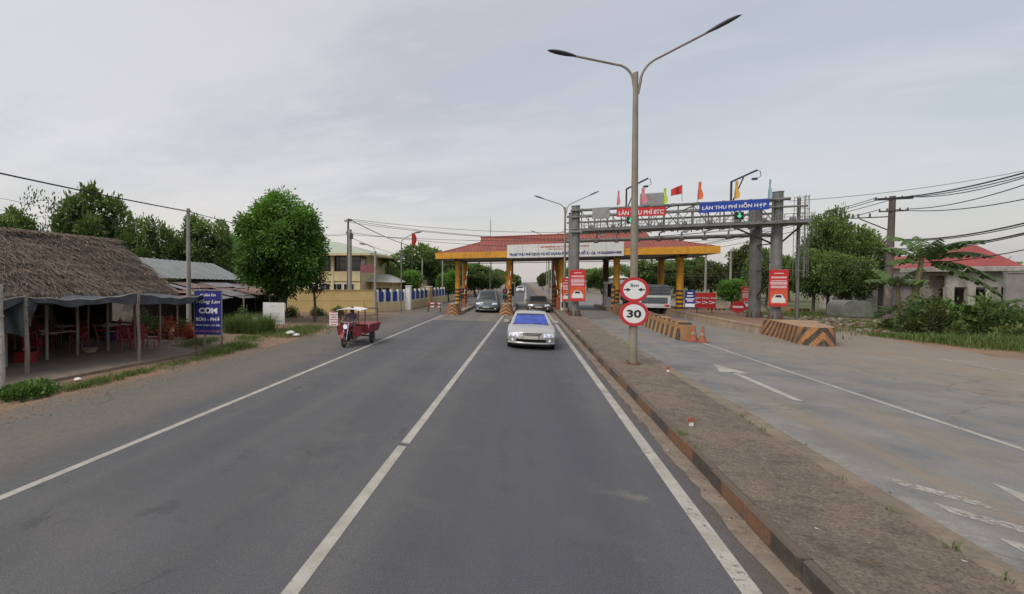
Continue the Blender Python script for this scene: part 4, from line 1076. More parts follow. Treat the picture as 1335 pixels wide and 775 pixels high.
for (x, z, s) in ((10.9, 5.86, -1), (13.2, 5.86, 1)): pass
mb.cyl((11.8, GY + .8, 5.86), (13.4, GY, 4.7), .05, .05, 8); mb.cyl((13.6, GY, 4.7), (14.6, GY, 5.8), .05, .05, 8)
mb.cyl((13.45, GB, 4.9), (13.5, GY, 3.2), .04, .04, 6); mb.cyl((13.45, GB, 1.4), (13.5, GY, 3.2), .04, .04, 6)
for z in (1.5, 3.2, 4.8): mb.cyl((13.45, GB, z), (13.5, GY, z), .04, .04, 6)
mb.cyl((13.45, GB, 1.6), (13.5, GY, .5), .04, .04, 6)
gp('brace', mb, 'darkst')
# junk of equipment on the gantry
for (x, z) in ((4.6, 5.55), (6.3, 5.55), (9.0, 5.6), (9.9, 5.62), (11.2, 5.6)):
    mb = MB(); mb.cyl((x, GY - .5, z + .3), (x, GY - .5, z), .02, .02, 6); mb.box((x, GY - .6, z), (.16, .34, .13), bev=.03); gp('camera_unit', mb, 'white' if x > 9.5 else 'soffit')
# ladder with safety cage on its own mast
t = thing('ladder_mast', 'thin mast with caged ladder at the right end of the gantry', 'ladder', (14.5, 34.9, .26))
mb = MB(); mb.cyl((0, 0, 0), (0, 0, 7.1), .07, .07, 10); mb.build('mast', M['steel'], t, smooth=True)
mb = MB()
for x in (-.12, .2):
    mb.cyl((x, -.1, 2.5), (x, -.1, 7.2), .022, .022, 6)
for k in range(17): mb.cyl((-.12, -.1, 2.6 + k * .28), (.2, -.1, 2.6 + k * .28), .013, .013, 5)
mb.build('ladder', M['steel'], t)
mb = MB()
for k in range(7):
    z = 2.9 + k * .7; pts = [Vector((.04 + .3 * math.cos(a), -.1 - .5 * math.sin(a), z)) for a in [i * PI / 8 for i in range(9)]]
    mb.tube(pts, .012, 5)
for i in (0, 2, 4, 6, 8):
    a = i * PI / 8; mb.cyl((.04 + .3 * math.cos(a), -.1 - .5 * math.sin(a), 2.5), (.04 + .3 * math.cos(a), -.1 - .5 * math.sin(a), 7.2), .014, .014, 5)
mb.build('safety_cage', M['steel'], t)
# gantry signs
SY = GY - .82
def lane_sign(x0, x1, z0, z1, dz, m, s, label):
    t = thing('lane_sign', label, 'sign', ((x0 + x1) / 2, SY, z0)); mb = MB(); u = Vector((x1 - x0, 0, dz)).normalized(); v = Vector((-u.z, 0, u.x))
    a = Vector((x0, SY, z0)); W = Vector((x1 - x0, 0, dz)); H = v * (z1 - z0)
    for o_, mi in ((0, 0), (.06, 0)): pass
    q = [a, a + W, a + W + H, a + H]; bk = [p + Vector((0, .06, 0)) for p in q]
    mb.add(q + bk, [(0, 1, 2, 3), (7, 6, 5, 4), (0, 4, 5, 1), (1, 5, 6, 2), (2, 6, 7, 3), (3, 7, 4, 0)]); mb.build('panel', M[m], t, world=True)
    text(s, a + W / 2 + H / 2, (x1 - x0) * .92, (z1 - z0) * .62, M['plainwhite'], t, u=u, v=v, bold=.03, off=.006)
q0, q1 = A(804, 283, SY), A(868, 281, SY)
lane_sign(q0.x, q1.x, q0.z, q0.z + .53, q1.z - q0.z, 'red', 'LÀN THU PHÍ ETC', 'red gantry sign reading LÀN THU PHÍ ETC')
q0, q1 = A(912, 278, SY), A(1003, 273, SY)
lane_sign(q0.x, q1.x, q0.z, q0.z + .6, q1.z - q0.z, 'blue', 'LÀN THU PHÍ HỖN HỢP', 'blue gantry sign reading LÀN THU PHÍ HỖN HỢP')
def led(px, py, label):
    p = A(px, py, SY); t = thing('lane_signal', label, 'lane signal', tuple(p), 0, 'green arrow lane signals under the gantry signs')
    mb = MB(); mb.box((0, .04, 0), (.42, .1, .42), bev=.03); mb.build('housing', M['black'], t)
    mb = MB(); y = -.016; mb.poly([(-.04, y, .15), (.04, y, .15), (.04, y, -.02), (.13, y, -.02), (0, y, -.16), (-.13, y, -.02), (-.04, y, -.02)]); mb.build('arrow', M['green'], t)
led(964, 281, 'green down arrow lane signal under the blue sign'); led(822, 287, 'green down arrow lane signal under the red sign')
for (a, b, Y_, m, lab) in (((772, 286), (795, 270), SY, 'soffit', 'blank pale board at the left end of the gantry'), ((834, 271), (867, 251), GB + .1, 'soffit', 'grey board seen from behind above the red gantry sign')):
    p, q = A(*a, Y_), A(*b, Y_); t = thing('gantry_board', lab, 'board', tuple(p)); mb = MB(); mb.b2(p.x, q.x, Y_ - .02, Y_ + .02, p.z, q.z, bev=.01); mb.build('panel', M['soffit'], t, world=True)
    mb = MB(); mb.b2(p.x + .15, p.x + .19, Y_ + .021, Y_ + .06, p.z - .3, q.z); mb.b2(q.x - .19, q.x - .15, Y_ + .021, Y_ + .06, p.z - .3, q.z); mb.build('bracket', M['steel'], t, world=True)
def cam_arm(px, label):
    b = A(px, 263, GB); t = thing('camera_arm', label, 'camera arm', (b.x, GB - 1.2, 7.35), 0, 'bent camera arms rising over the gantry')
    mb = MB(); mb.bar((0, 0, -.05), (0, 0, 1.45), .09, .09); mb.bar((0, 0, 1.42), (1.15, -.3, 1.98), .1, .1); mb.bar((.05, 0, .1), (.55, -.12, 1.62), .07, .07); mb.build('arm', M['darkst'], t)
    mb = MB(); mb.tube([(1.1, -.3, 1.98), (1.28, -.3, 1.9), (1.32, -.3, 1.6), (1.1, -.3, 1.45)], .018, 6); mb.box((1.02, -.3, 1.45), (.28, .14, .13), bev=.03); mb.build('camera', M['darkst'], t)
cam_arm(812, 'bent camera arm partly behind the near lamp pole'); cam_arm(943, 'bent camera arm with hanging camera above the blue sign')
# flags
def feather(px, pt, pb, m, label, w=.16, lean=.06):
    a, b = A(px, pb, SY + .2), A(px, pt, SY + .2); t = thing('feather_flag', label, 'flag', tuple(a), 0, 'feather flags on the gantry')
    H = b.z - a.z + .3; mb = MB(); mb.cyl((0, 0, -.4), (lean, 0, H), .012, .008, 6); mb.build('pole', M['steel'], t)
    mb = MB(); mb.grid(lambda u, v: Vector((lean * v + u * w * (1.1 if v < .8 else 1.2) * (.9 + .15 * math.sin(v * 7)) * (1 - .5 * v * v), .05 * math.sin(u * 4 + v * 5), H * .1 + v * H * .9)), 5, 12); mb.build('cloth', M[m], t, smooth=True)
feather(804, 255, 270, 'pink', 'thin pink feather flag at the left edge of the red gantry sign'); feather(835, 252, 268, 'pink', 'wider pink feather flag above the red gantry sign', .28)
feather(864, 252, 268, 'lime', 'lime green feather flag at the right edge of the red sign', .22); feather(909, 244, 263, 'orangecloth', 'orange feather flag at the left edge of the blue sign', .24)
feather(957, 243, 262, 'amber', 'amber feather flag above the middle of the blue sign', .22); feather(1001, 241, 262, 'cyan', 'pale blue feather flag at the right end of the blue sign', .15)
def flag(px, pt, pb, Y, label, w=.5, h=.5, limp=False, ph=None):
    a, b = A(px, pb, Y), A(px, pt, Y); t = thing('red_flag', label, 'flag', tuple(a)); H = b.z - a.z
    mb = MB(); mb.cyl((0, 0, 0), (0, 0, H), .015, .012, 6); mb.build('pole', M['steel'], t)
    mb = MB()
    if limp: mb.grid(lambda u, v: Vector((-.05 + u * w * (.6 + .5 * math.sin(v * 3)), .12 * math.sin(u * 9), H - h * v)), 8, 8)
    else: mb.grid(lambda u, v: Vector((-u * w, .08 * math.sin(u * 7), H - h * v * (1 - .25 * u) - .5 * u * w * (.9))), 8, 6)
    mb.build('cloth', M['redcloth'], t, smooth=True)
flag(889, 241, 263, SY + .2, 'red triangular looking flag flying above the gantry centre', .55, .55)
flag(537, 304, 392, 50, 'limp red flag on a tall pole inside the blue fence', .5, 1.35, True)
# red banners on posts
def ad_banner(x0, x1, z0, z1, Y, label, small=False):
    t = thing('advert_banner', label, 'banner', ((x0 + x1) / 2, Y, z0), 0, 'red advertising banners hung on posts'); mb = MB()
    w, h = x1 - x0, z1 - z0
    mb.b2(-w / 2, w / 2, -.012, .012, 0, h); mb.build('cloth', M['red'], t)
    mb = MB()
    for z, ww, hh in ((.9, .5, .03), (.79, .8, .05), (.70, .8, .03), (.63, .86, .075), (.53, .82, .07)):
        mb.b2(-w / 2 * ww, w / 2 * ww, -.0165, -.0125, h * z - h * hh / 2, h * z + h * hh / 2)
    mb.build('white_print', mat('faded_white_print', (.75, .55, .55), (.7, .42, .42), .6, scale=9), t)
    mb = MB(); mb.b2(-w / 2 * .9, w / 2 * .9, -.015, -.0125, h * .06, h * .46); mb.build('orange_print', mat('orange_print', (.75, .16, .05), (.6, .06, .04), .6, scale=3), t)
    mb = MB(); y = -.0185; k = w * .36
    mb.poly([(-k, y, h * .1), (k, y, h * .1), (k, y, h * .2), (k * .75, y, h * .25), (k * .5, y, h * .33), (-k * .5, y, h * .33), (-k * .75, y, h * .25), (-k, y, h * .2)]); mb.build('car_picture', M['plainwhite'], t)
    mb = MB(); y = -.022; mb.poly([(-k * .5, y, h * .245), (k * .5, y, h * .245), (k * .38, y, h * .31), (-k * .38, y, h * .31)]); mb.build('car_window_picture', M['darkst'], t)
    mb = MB(); mb.tube([(-w / 2 - .03, .0, h + .01), (w / 2 + .03, .0, h + .01)], .015, 6); mb.tube([(-w / 2 - .03, 0, -.01), (w / 2 + .03, 0, -.01)], .015, 6); mb.build('rod', M['steel'], t)
def adb(xa, ya, xb, yb, Y, label): p, q = A(xa, ya, Y), A(xb, yb, Y); ad_banner(p.x, q.x, q.z, p.z, Y, label)
adb(743, 352, 763, 393, GY - .42, 'red advertising banner on the left gantry post'); adb(733, 363, 745, 393, 39.2, 'smaller looking red banner on the lamp just behind the gantry post')
adb(1003, 352, 1027, 400, GY - .42, 'red advertising banner on the right front gantry post'); adb(967, 374, 979, 403, 40, 'narrow red banner left of the right gantry towers')
adb(734, 365, 742, 385, 52, 'tiny far red banner behind the other median banners')
# round no-entry sign and billboard
p = A(962, 409, 38); t = thing('no_entry_sign', 'round red sign with pale bar on the island below the narrow banner', 'road sign', (p.x, 38, .26))
mb = MB(); mb.cyl((0, .02, 0), (0, .02, 1.0), .02, .02, 6); mb.build('post', M['steel'], t)
mb = MB(); mb.cyl((0, 0, .6), (0, -.01, .6), .4, .4, 28); mb.build('disc', M['redsign'], t)
mb = MB(); mb.b2(-.27, .27, -.016, -.012, .54, .66); mb.build('bar', M['plainwhite'], t)
p, q = A(905, 382, 41), A(933, 402, 41); t = thing('billboard', 'small red roadside billboard with white lettering and arrow', 'billboard', ((p.x + q.x) / 2, 41, 0))
mb = MB(); mb.b2(p.x, q.x, 40.97, 41.03, q.z, p.z); mb.build('panel', M['red'], t, world=True)
text('TRẠM THU PHÍ', ((p.x + q.x) / 2 - .1, 40.965, p.z - .38), 1.55, .2, M['plainwhite'], t, bold=.02, off=.004); text('>>>', ((p.x + q.x) / 2, 40.965, q.z + .4), 1.2, .24, M['plainwhite'], t, off=.004)
for x in (p.x + .2, q.x - .2): mb = MB(); mb.cyl((x, 41.06, 0), (x, 41.06, p.z), .035, .035, 8); mb.build('leg', M['rust'], t, world=True)
p, q = A(893, 379, 30), A(906, 401, 30); t = thing('blue_notice', 'small blue and white notice on a thin post behind the ribbed barrier', 'sign', ((p.x + q.x) / 2, 30, 0))
mb = MB(); mb.b2(p.x, q.x, 29.99, 30.01, q.z, p.z); mb.build('panel', M['navy'], t, world=True)
mb = MB(); W = q.x - p.x; H = p.z - q.z
for k, (z, w) in enumerate(((.85, .5), (.68, .6), (.5, .85), (.38, .6))): mb.b2((p.x + q.x) / 2 - W * w / 2, (p.x + q.x) / 2 + W * w / 2, 29.982, 29.989, q.z + H * z - .035, q.z + H * z + .03)
mb.b2(p.x + .02, q.x - .02, 29.982, 29.989, q.z + .02, q.z + H * .22); mb.build('white_print', M['plainwhite'], t, world=True)
mb = MB(); mb.cyl(((p.x + q.x) / 2, 30.03, 0), ((p.x + q.x) / 2, 30.03, p.z), .025, .025, 8); mb.build('post', M['steel'], t, world=True)

# ---------------------------------------------------------------- vehicles
def make_wheel(parent, x, y, r, w, s, name='wheel'):
    mb = MB(); pr_ = [(-w / 2, r * .6), (-w / 2, r * .93), (-w * .38, r), (w * .38, r), (w / 2, r * .93), (w / 2, r * .6)]; n = 22
    vs = [(q, r_ * math.cos(2 * PI * k / n), r_ * math.sin(2 * PI * k / n)) for q, r_ in pr_ for k in range(n)]
    fs = [(i * n + k, i * n + (k + 1) % n, (i + 1) * n + (k + 1) % n, (i + 1) * n + k) for i in range(len(pr_) - 1) for k in range(n)]
    mb.add([Vector(v) + Vector((x, y, r)) for v in vs], fs); ty = mb.build('wheel', M['rubber'], parent, smooth=True)
    mb = MB(); cx = x + s * w * .36; mb.cyl((cx - .02 * s, y, r), (cx, y, r), r * .6, r * .58, 20)
    for k in range(5):
        a = k * 2 * PI / 5; mb.bar((cx + .01 * s, y, r), (cx + .01 * s, y + math.cos(a) * r * .56, r + math.sin(a) * r * .56), .02, .07)
    mb.build('rim', M['chrome'] if name == 'wheel' else M['rust'], ty)
def make_car(name, label, cat, loc, rz, paint, L=4.75, W=1.8, H=1.48, zh=.72, zc=.95, y1=1.2, y2=2.0, y3=3.3, y4=4.05, glassm='glass', van=False, group=None, zt=None):
    t = thing(name, label, cat, loc, rz, group); P_ = M[paint]; hw = W / 2; zl = .2
    zt = zt or zc
    yf = lambda x, z: .32 * (abs(x) / hw) ** 3.2 + .10 * max(0, (z - .5)) / .3 * 1.0 + (.06 * max(0, .38 - z) / .18)
    xs_ = lambda z: hw * (1 - .045 * ((z - .55) / .4) ** 2)
    ftop = lambda y: zh + (zc - zh) * min(1, max(0, (y - .1) / (y1 - .1))) ** .75
    yb = lambda x, z: L - .2 * (abs(x) / hw) ** 3 - .05 * max(0, z - .6)
    def belt(y):
        if y < y1: return ftop(max(y, .1))
        if y > y4: return zt - .05 * (y - y4)
        return zc + (zt - zc) * (y - y1) / (y4 - y1)
    b = MB(); nx_ = 24
    def front(u, v): z = zl + (zh - zl) * v; x = (2 * u - 1) * xs_(z); return Vector((x, yf(x, z), z))
    b.grid(front, nx_, 10)
    def hood(u, v):
        x = (2 * u - 1) * xs_(zh); y0_ = yf(x, zh); y = y0_ + (y1 + .15 - y0_) * v; z = zh + (zc - zh) * v ** .75; return Vector((x * (xs_(z) / xs_(zh)), y, z + .05 * (1 - (2 * u - 1) ** 2) * min(1, v * 3) - .0))
    b.grid(hood, nx_, 10)
    def deck(u, v):
        x = (2 * u - 1); y = (y4 - .1) + (yb(x * hw, zt) - y4 + .1) * v; z = belt(max(y, y4)); return Vector((x * xs_(z), y, z + .03 * (1 - x * x) * (1 - v)))
    b.grid(deck, nx_, 5)
    def rear(u, v): z = zl + (belt(L) - zl) * v; x = (1 - 2 * u) * xs_(z); return Vector((x, yb(x, z), z))
    b.grid(rear, nx_, 8)
    for s in (-1, 1):
        def side(u, v):
            zf0 = zl + (zh - zl) * v; ya = yf(xs_(zf0), zf0); ye = yb(hw, .6); y = ya + (ye - ya) * u; 
            vv = (y - yf(hw, zh)) / (y1 + .15 - yf(hw, zh)); ztop = zh + (zc - zh) * max(0, min(1, vv)) ** .75 if y < y1 + .15 else belt(y)
            z = zl + (ztop - zl) * v; return Vector((s * xs_(z), y, z))
        b.grid(side, 40, 8)
    ub = MB(); ub.b2(-hw * .86, hw * .86, .4, L - .4, .10, .3); ub.build('underbody_shade', M['black'], t)  # underside as a wide black box, set low to deepen the shadow beneath
    b.build('body', P_, t, smooth=True)
    # greenhouse
    wb, wt = hw * .93, hw * .70; zr = H
    g_ = MB(); bs = [(y1, zc - .02), (y2, zr - .04), (y3, zr - .03), (y4, zt - .02)]
    def gh(u, v):  # u across, v along profile incl. curvature
        pr2 = [(y1, zc - .02, wb), ((y1 + y2) / 2, (zc + zr) / 2, (wb + wt) / 2 + .01), (y2, zr - .05, wt + .015), (y2 + .25, zr, wt), ((y2 + y3) / 2, zr + .01, wt), (y3 - .1, zr - .01, wt), (y3, zr - .05, wt), ((y3 + y4) / 2, (zr + zt) / 2 - .01, (wb + wt) / 2), (y4, zt - .02, wb * .95)]
        f = v * (len(pr2) - 1); i = min(int(f), len(pr2) - 2); q = f - i; a_, c_ = pr2[i], pr2[i + 1]
        y, z, w = (a_[k] + (c_[k] - a_[k]) * q for k in range(3)); x = 2 * u - 1
        return Vector((x * w, y - .07 * (1 - x * x) * (1 if v < .3 else -1 if v > .75 else 0), z + .03 * (1 - x ** 4) * (1 if .2 < v < .8 else 0)))
    g_.grid(gh, 16, 16)
    for s in (-1, 1):
        lo_ = [gh(0 if s < 0 else 1, k / 16) for k in range(17)]
        g_.poly(lo_ if s > 0 else lo_[::-1])
    g_.build('cabin', P_, t, smooth=True)
    ws = MB()
    def wsf(u, v): p = gh(.08 + .84 * u, .02 + .215 * v); return p + Vector((0, -.008, .006))
    ws.grid(wsf, 14, 8); ws.build('windscreen', M[glassm], t, smooth=True)
    wp = MB()
    for q in (.18, .5): wp.tube([gh(.08 + .84 * (q + .30 * k / 5), .024 + .018 * k / 5) + Vector((0, -.022, .014)) for k in range(6)], .009, 5)
    wp.build('wiper', M['black'], t)
    bd = MB(); bd.grid(lambda u, v: gh(.08 + .84 * u, .205 + .03 * v) + Vector((0, -.011, .009)), 14, 2); bd.build('sun_band', M['glass'], t, smooth=True)
    cw = MB(); cw.grid(lambda u, v: gh(.06 + .88 * u, .0 + .022 * v) + Vector((0, -.011, .008)), 14, 2); cw.build('cowl', M['black'], t)
    ws = MB(); ws.grid(lambda u, v: gh(.1 + .8 * u, .77 + .19 * v) + Vector((0, .008, .006)), 14, 6); ws.build('rear_window', M['glass'], t, smooth=True)
    for s in (-1, 1):
        for (ya, yb_, a0, a1) in ((y1 + .28, (y1 + y4) / 2 - .06, 1, 0), ((y1 + y4) / 2 + .04, y4 - .3, 0, 1)):
            w_ = MB(); zt_ = zr - .09; zb_ = zc + .03
            def xx(z): return s * (wb + (wt - wb) * (z - zc) / (zr - zc) + .012)
            ta = ya + (y2 - y1) * .85 if a0 else ya; te = yb_ - (y4 - y3) * .5 if a1 else yb_
            w_.poly([(xx(zb_), ya, zb_), (xx(zb_), yb_, zb_), (xx(zt_), te, zt_), (xx(zt_), ta, zt_)]); w_.build('side_window', M['glass'], t)
        mr = MB(); mr.box((s * (hw + .09), y1 + .42, zc + .08), (.2, .09, .13), bev=.035); mr.box((s * (hw - .02), y1 + .44, zc + .05), (.08, .04, .04)); mr.build('wing_mirror', P_, t)
    # front features follow the nose surface
    def fq(mb, fn, n=10, m=3): mb.grid(fn, n, m)
    gr = MB(); gr.grid(lambda u, v: (lambda x, z: Vector((x, yf(x, z) - .012, z)))((2 * u - 1) * (.30 + .13 * v) * W / 1.8, zh - .17 + .14 * v), 12, 4); gr_o = gr.build('grille', M['darkst'], t)
    ch = MB()
    for k in range(4): ch.tube([(lambda x, z: Vector((x, yf(x, z) - .018, z)))((2 * u / 10 - 1) * (.30 + .04 * k) * W / 1.8, zh - .17 + .045 * k) for u in range(11)], .007 if k < 3 else .013, 5)
    ch.build('chrome_bar', M['chrome'], gr_o)
    for s in (-1, 1):
        hl = MB(); hl.grid(lambda u, v: (lambda x, z: Vector((x, yf(x, z) - .014 - .02 * math.sin(PI * v) * math.sin(PI * u), z)))(s * (.47 + (.385 - .05 * v) * u) * W / 1.8, zh - .19 + .02 * u + (.14 - .01 * u) * v), 10, 5)
        h_ = hl.build('headlight', M['lamp'], t, smooth=True)
        rg = MB()
        for cxx in (.56, .73):
            x_ = s * cxx * W / 1.8; z_ = zh - .11; rg.disc((x_, yf(x_, z_) - .04, z_), .052, n=18, r0=.034)
        rg.build('reflector', M['darkst'], h_)
        fg = MB(); x_ = s * .68 * W / 1.8; fg.disc((x_, yf(x_, .36) - .01, .36), .05, n=16); fg.build('fog_lamp', M['lamp'], t)
    it = MB(); it.grid(lambda u, v: (lambda x, z: Vector((x, yf(x, z) - .008, z)))((2 * u - 1) * .56 * W / 1.8, .29 + .11 * v), 12, 3); it.build('air_intake', M['black'], t)
    bp = MB(); bp.grid(lambda u, v: (lambda x, z: Vector((x, yf(x, z) - .03 * math.sin(PI * v) - .003, z)))((2 * u - 1) * hw * .99, .20 + .08 * v), 20, 4); bp.build('front_lip', P_, t, smooth=True)
    pl = MB(); pl.b2(-.24, .24, -.045, -.03, .41, .52); pl.build('number_plate', M['plate'], t)
    for s in (-1, 1):
        tl = MB(); tl.box((s * (hw - .2), L - .06, zt - .22), (.34, .1, .18), bev=.03); tl.build('tail_light', M['redlamp'], t)
        for y in (.85, L - .95):
            ar = MB(); ar.cyl((s * (hw - .2), y, .33), (s * (hw + .004), y, .33), .36, .36, 24); ar.build('wheel_arch', M['black'], t)
            make_wheel(t, s * (hw - .1), y, .32, .22, s)
    return t
make_car('silver_sedan', 'champagne silver sedan with vivid blue windscreen coming towards the viewer', 'car', (.2, 18.1, 0), 0, 'silver', L=4.5, W=1.62, H=1.27, zh=.66, zc=.84, y1=1.15, y2=1.9, y3=3.1, y4=3.85, glassm='blueglass')
make_car('dark_sedan', 'dark olive sedan waiting in the lane behind the silver sedan', 'car', (1.0, 40.4, 0), 0, 'darkcar', L=4.6, W=1.72, H=1.32, zh=.72, zc=.88)
make_car('minivan', 'teal grey minivan leaving the left toll lane', 'car', (-2.9, 38.6, 0), 0, 'suvp', L=4.5, W=1.75, H=1.78, zh=.86, zc=1.08, y1=.95, y2=1.5, y3=3.9, y4=4.3, zt=1.05)
make_car('white_car', 'tiny white car far down the road beyond the toll lanes', 'car', (-1.2, 120, 0), 0, 'whitecar')
# truck seen from behind
def truck():
    t = thing('canvas_truck', 'grey canvas covered truck driving away through the right toll lane', 'truck', (9.25, 42.5, 0))
    W = 2.1
    mb = MB(); mb.b2(-W / 2, W / 2, 0, 5, 1.0, 1.1); mb.b2(-.4, .4, .1, 6.4, .6, .99); mb.build('chassis', M['darkst'], t)
    mb = MB(); mb.b2(-W / 2, W / 2, -.06, 0, .62, 1.45, bev=.02); mb.b2(-W / 2, -W / 2 + .05, 0, 5, 1.1, 1.45); mb.b2(W / 2 - .05, W / 2, 0, 5, 1.1, 1.45); mb.build('tailgate', M['white'], t)
    mb = MB(); mb.b2(-W / 2 + .2, W / 2 - .2, -.07, -.062, .82, 1.3); mb.build('tailgate_panel', M['canvas'], t)
    mb = MB(); mb.grid(lambda u, v: Vector((math.copysign(abs(math.cos(PI * u)) ** .35, math.cos(PI * u)) * W / 2, .03 + 4.9 * v, 1.46 + .85 * math.sin(PI * u) ** .4)), 18, 8)
    mb.poly([Vector((math.copysign(abs(math.cos(PI * u / 18)) ** .35, math.cos(PI * u / 18)) * W / 2, .03, 1.46 + .85 * math.sin(PI * u / 18) ** .4)) for u in range(19)])
    mb.build('canvas_cover', M['canvas'], t)
    mb = MB()
    for x in (-W / 2 + .02, -.35, .35, W / 2 - .02): mb.cyl((x, -.03, 1.45), (x, -.03, 2.15), .025, .025, 6)
    for z in (1.7, 1.95, 2.15): mb.cyl((-W / 2, -.03, z), (W / 2, -.03, z), .02, .02, 6)
    mb.build('frame', M['steel'], t)
    mb = MB(); mb.b2(-W / 2 + .02, W / 2 - .02, 5.1, 6.8, .7, 2.2, bev=.1); mb.build('cab', M['suvp'], t)
    mb = MB(); mb.b2(-W / 2, W / 2, -.12, -.02, .5, .6); mb.build('bumper', M['white'], t)
    for s in (-1, 1):
        mb = MB(); mb.box((s * .8, -.13, .68), (.3, .06, .14), bev=.02); mb.build('tail_light', M['redlamp'], t)
        for y in (1.1, 5.9): make_wheel(t, s * (W / 2 - .2), y, .42, .3, s)
truck()

# cargo tricycle with rider
def skin_body(name, joints, edges, m, parent, sub=2):
    me = bpy.data.meshes.new(name); me.from_pydata([j[0] for j in joints], edges, [])
    o = bpy.data.objects.new(name, me); C.objects.link(o)
    sk = o.modifiers.new('Skin', 'SKIN'); 
    for i, j in enumerate(joints):
        d = me.skin_vertices[0].data[i] if me.skin_vertices else None
        if d: d.radius = (j[1], j[1]); d.use_root = (i == 0)
    ss = o.modifiers.new('Sub', 'SUBSURF'); ss.levels = sub
    bpy.context.view_layer.update()
    dg = bpy.context.evaluated_depsgraph_get(); nm = bpy.data.meshes.new_from_object(o.evaluated_get(dg))
    bpy.data.objects.remove(o)
    nm.materials.clear()
    for mm in (m if isinstance(m, list) else [m]): nm.materials.append(mm)
    r_ = bpy.data.objects.new(name, nm); C.objects.link(r_)
    nm.polygons.foreach_set('use_smooth', [True] * len(nm.polygons))
    if parent: r_.parent = parent
    return r_
def add_skin(me):
    if not me.skin_vertices: pass
TL, TR = (-6.36, 16.1, 0), R(-1)
def trike():
    t = thing('cargo_tricycle', 'red motor cargo tricycle with white canopy parked on the left shoulder', 'tricycle', TL, TR)
    RD = M['trired']
    def wheel(x, y, r, w):
        mb = MB(); n = 24; pts = [Vector((x, y + math.cos(2 * PI * k / n) * (r - w / 2), r + math.sin(2 * PI * k / n) * (r - w / 2))) for k in range(n + 1)]
        mb.tube(pts, w / 2, 8, caps=False); o = mb.build('wheel', M['rubber'], t, smooth=True)
        mb = MB(); mb.cyl((x - .05, y, r), (x + .05, y, r), .06, .06, 12)
        for k in range(12): a = k * PI / 6; mb.bar((x, y, r), (x, y + math.cos(a) * (r - w), r + math.sin(a) * (r - w)), .012, .012)
        ring = [Vector((x, y + math.cos(2 * PI * k / n) * (r - w), r + math.sin(2 * PI * k / n) * (r - w))) for k in range(n + 1)]; mb.tube(ring, .02, 6, caps=False)
        mb.build('rim', M['rust'], o)
    wheel(0, 0, .29, .10); wheel(-.58, 1.95, .29, .13); wheel(.58, 1.95, .29, .13)
    mb = MB()
    for s in (-1, 1): mb.cyl((s * .09, 0, .29), (s * .09, .28, .95), .024, .024, 8)
    mb.bar((-.13, .24, .84), (.13, .24, .84), .07, .05); mb.build('fork', M['chrome'], t)
    mb = MB(); mb.grid(lambda u, v: Vector(((u - .5) * .15, math.cos(.3 + 1.9 * v) * .34 * -1 + .02, .29 + math.sin(.3 + 1.9 * v) * .34)), 4, 10); mb.build('mudguard', RD, t)
    mb = MB(); mb.tube([(0, .12, .84), (0, .24, .84)], [.11, .07], 16); h = mb.build('headlight_housing', M['chrome'], t, smooth=True)
    mb = MB(); mb.disc((0, .115, .84), .1, n=20); mb.build('headlight', M['lamp'], h)
    mb = MB(); mb.tube([(-.38, .42, 1.02), (-.3, .34, 1.04), (-.1, .28, 1.0), (.1, .28, 1.0), (.3, .34, 1.04), (.38, .42, 1.02)], .016, 8); mb.build('handlebar', M['chrome'], t, smooth=True)
    for s in (-1, 1):
        mb = MB(); mb.tube([(s * .28, .33, 1.04), (s * .33, .3, 1.2)], .007, 5); mb.box((s * .34, .29, 1.24), (.12, .02, .08), bev=.01); mb.build('mirror', M['black'], t)
    mb = MB(); mb.tube([(0, .38, .80), (0, .5, .82), (0, .75, .80), (0, .85, .74)], [.08, .15, .14, .08], 12); mb.build('fuel_tank', RD, t, smooth=True)
    mb = MB(); mb.b2(-.14, .14, .35, .75, .3, .6, bev=.04); mb.tube([(.12, .3, .4), (.16, .5, .3), (.16, 1.2, .3)], .03, 8)
    for k in range(5): mb.b2(-.12, .12, .32, .6, .36 + k * .045, .375 + k * .045)
    mb.build('engine', M['darkst'], t)
    mb = MB()
    for s in (-1, 1): mb.tube([(s * .04, .3, .8), (s * .1, .6, .3), (s * .25, 1.2, .35), (s * .3, 2.8, .42)], .022, 6)
    mb.bar((-.55, 1.95, .29), (.55, 1.95, .29), .06, .06); mb.build('frame', M['rust'], t)
    mb = MB(); mb.b2(-.16, .16, .82, 1.22, .70, .80, bev=.04); mb.build('seat', M['black'], t)
    mb = MB(); mb.b2(-.30, -.12, .55, .75, .26, .29); mb.b2(.12, .30, .55, .75, .26, .29); mb.build('footrest', M['rust'], t)
    # leg shields beside the front wheel, red flared boards
    for s in (-1, 1):
        mb = MB(); a = [(s * .2, .42, .42), (s * .55, .62, .42), (s * .62, .6, .84), (s * .26, .4, .86)]; b_ = [(x, y + .02, z) for x, y, z in a]
        mb.add(a + b_, [(0, 1, 2, 3), (7, 6, 5, 4), (0, 4, 5, 1), (1, 5, 6, 2), (2, 6, 7, 3), (3, 7, 4, 0)]); mb.build('leg_shield', RD, t)
    x0, x1, y0, y1, z0 = -.62, .62, 1.3, 2.75, .48
    mb = MB(); mb.b2(x0, x1, y0, y1, z0, z0 + .05); mb.b2(x0, x1, y0 - .03, y0, z0, z0 + .38)
    for s in (-1, 1):
        xa, xb = s * .62, s * .72; q = [(xa, y0, z0 + .02), (xa, y1, z0 + .02), (xb, y1 + .05, z0 + .38), (xb, y0 - .02, z0 + .38)]; q2 = [(x - s * .025, y, z + .01) for x, y, z in q]
        mb.add(q + q2, [(0, 1, 2, 3), (7, 6, 5, 4), (0, 4, 5, 1), (1, 5, 6, 2), (2, 6, 7, 3), (3, 7, 4, 0)])
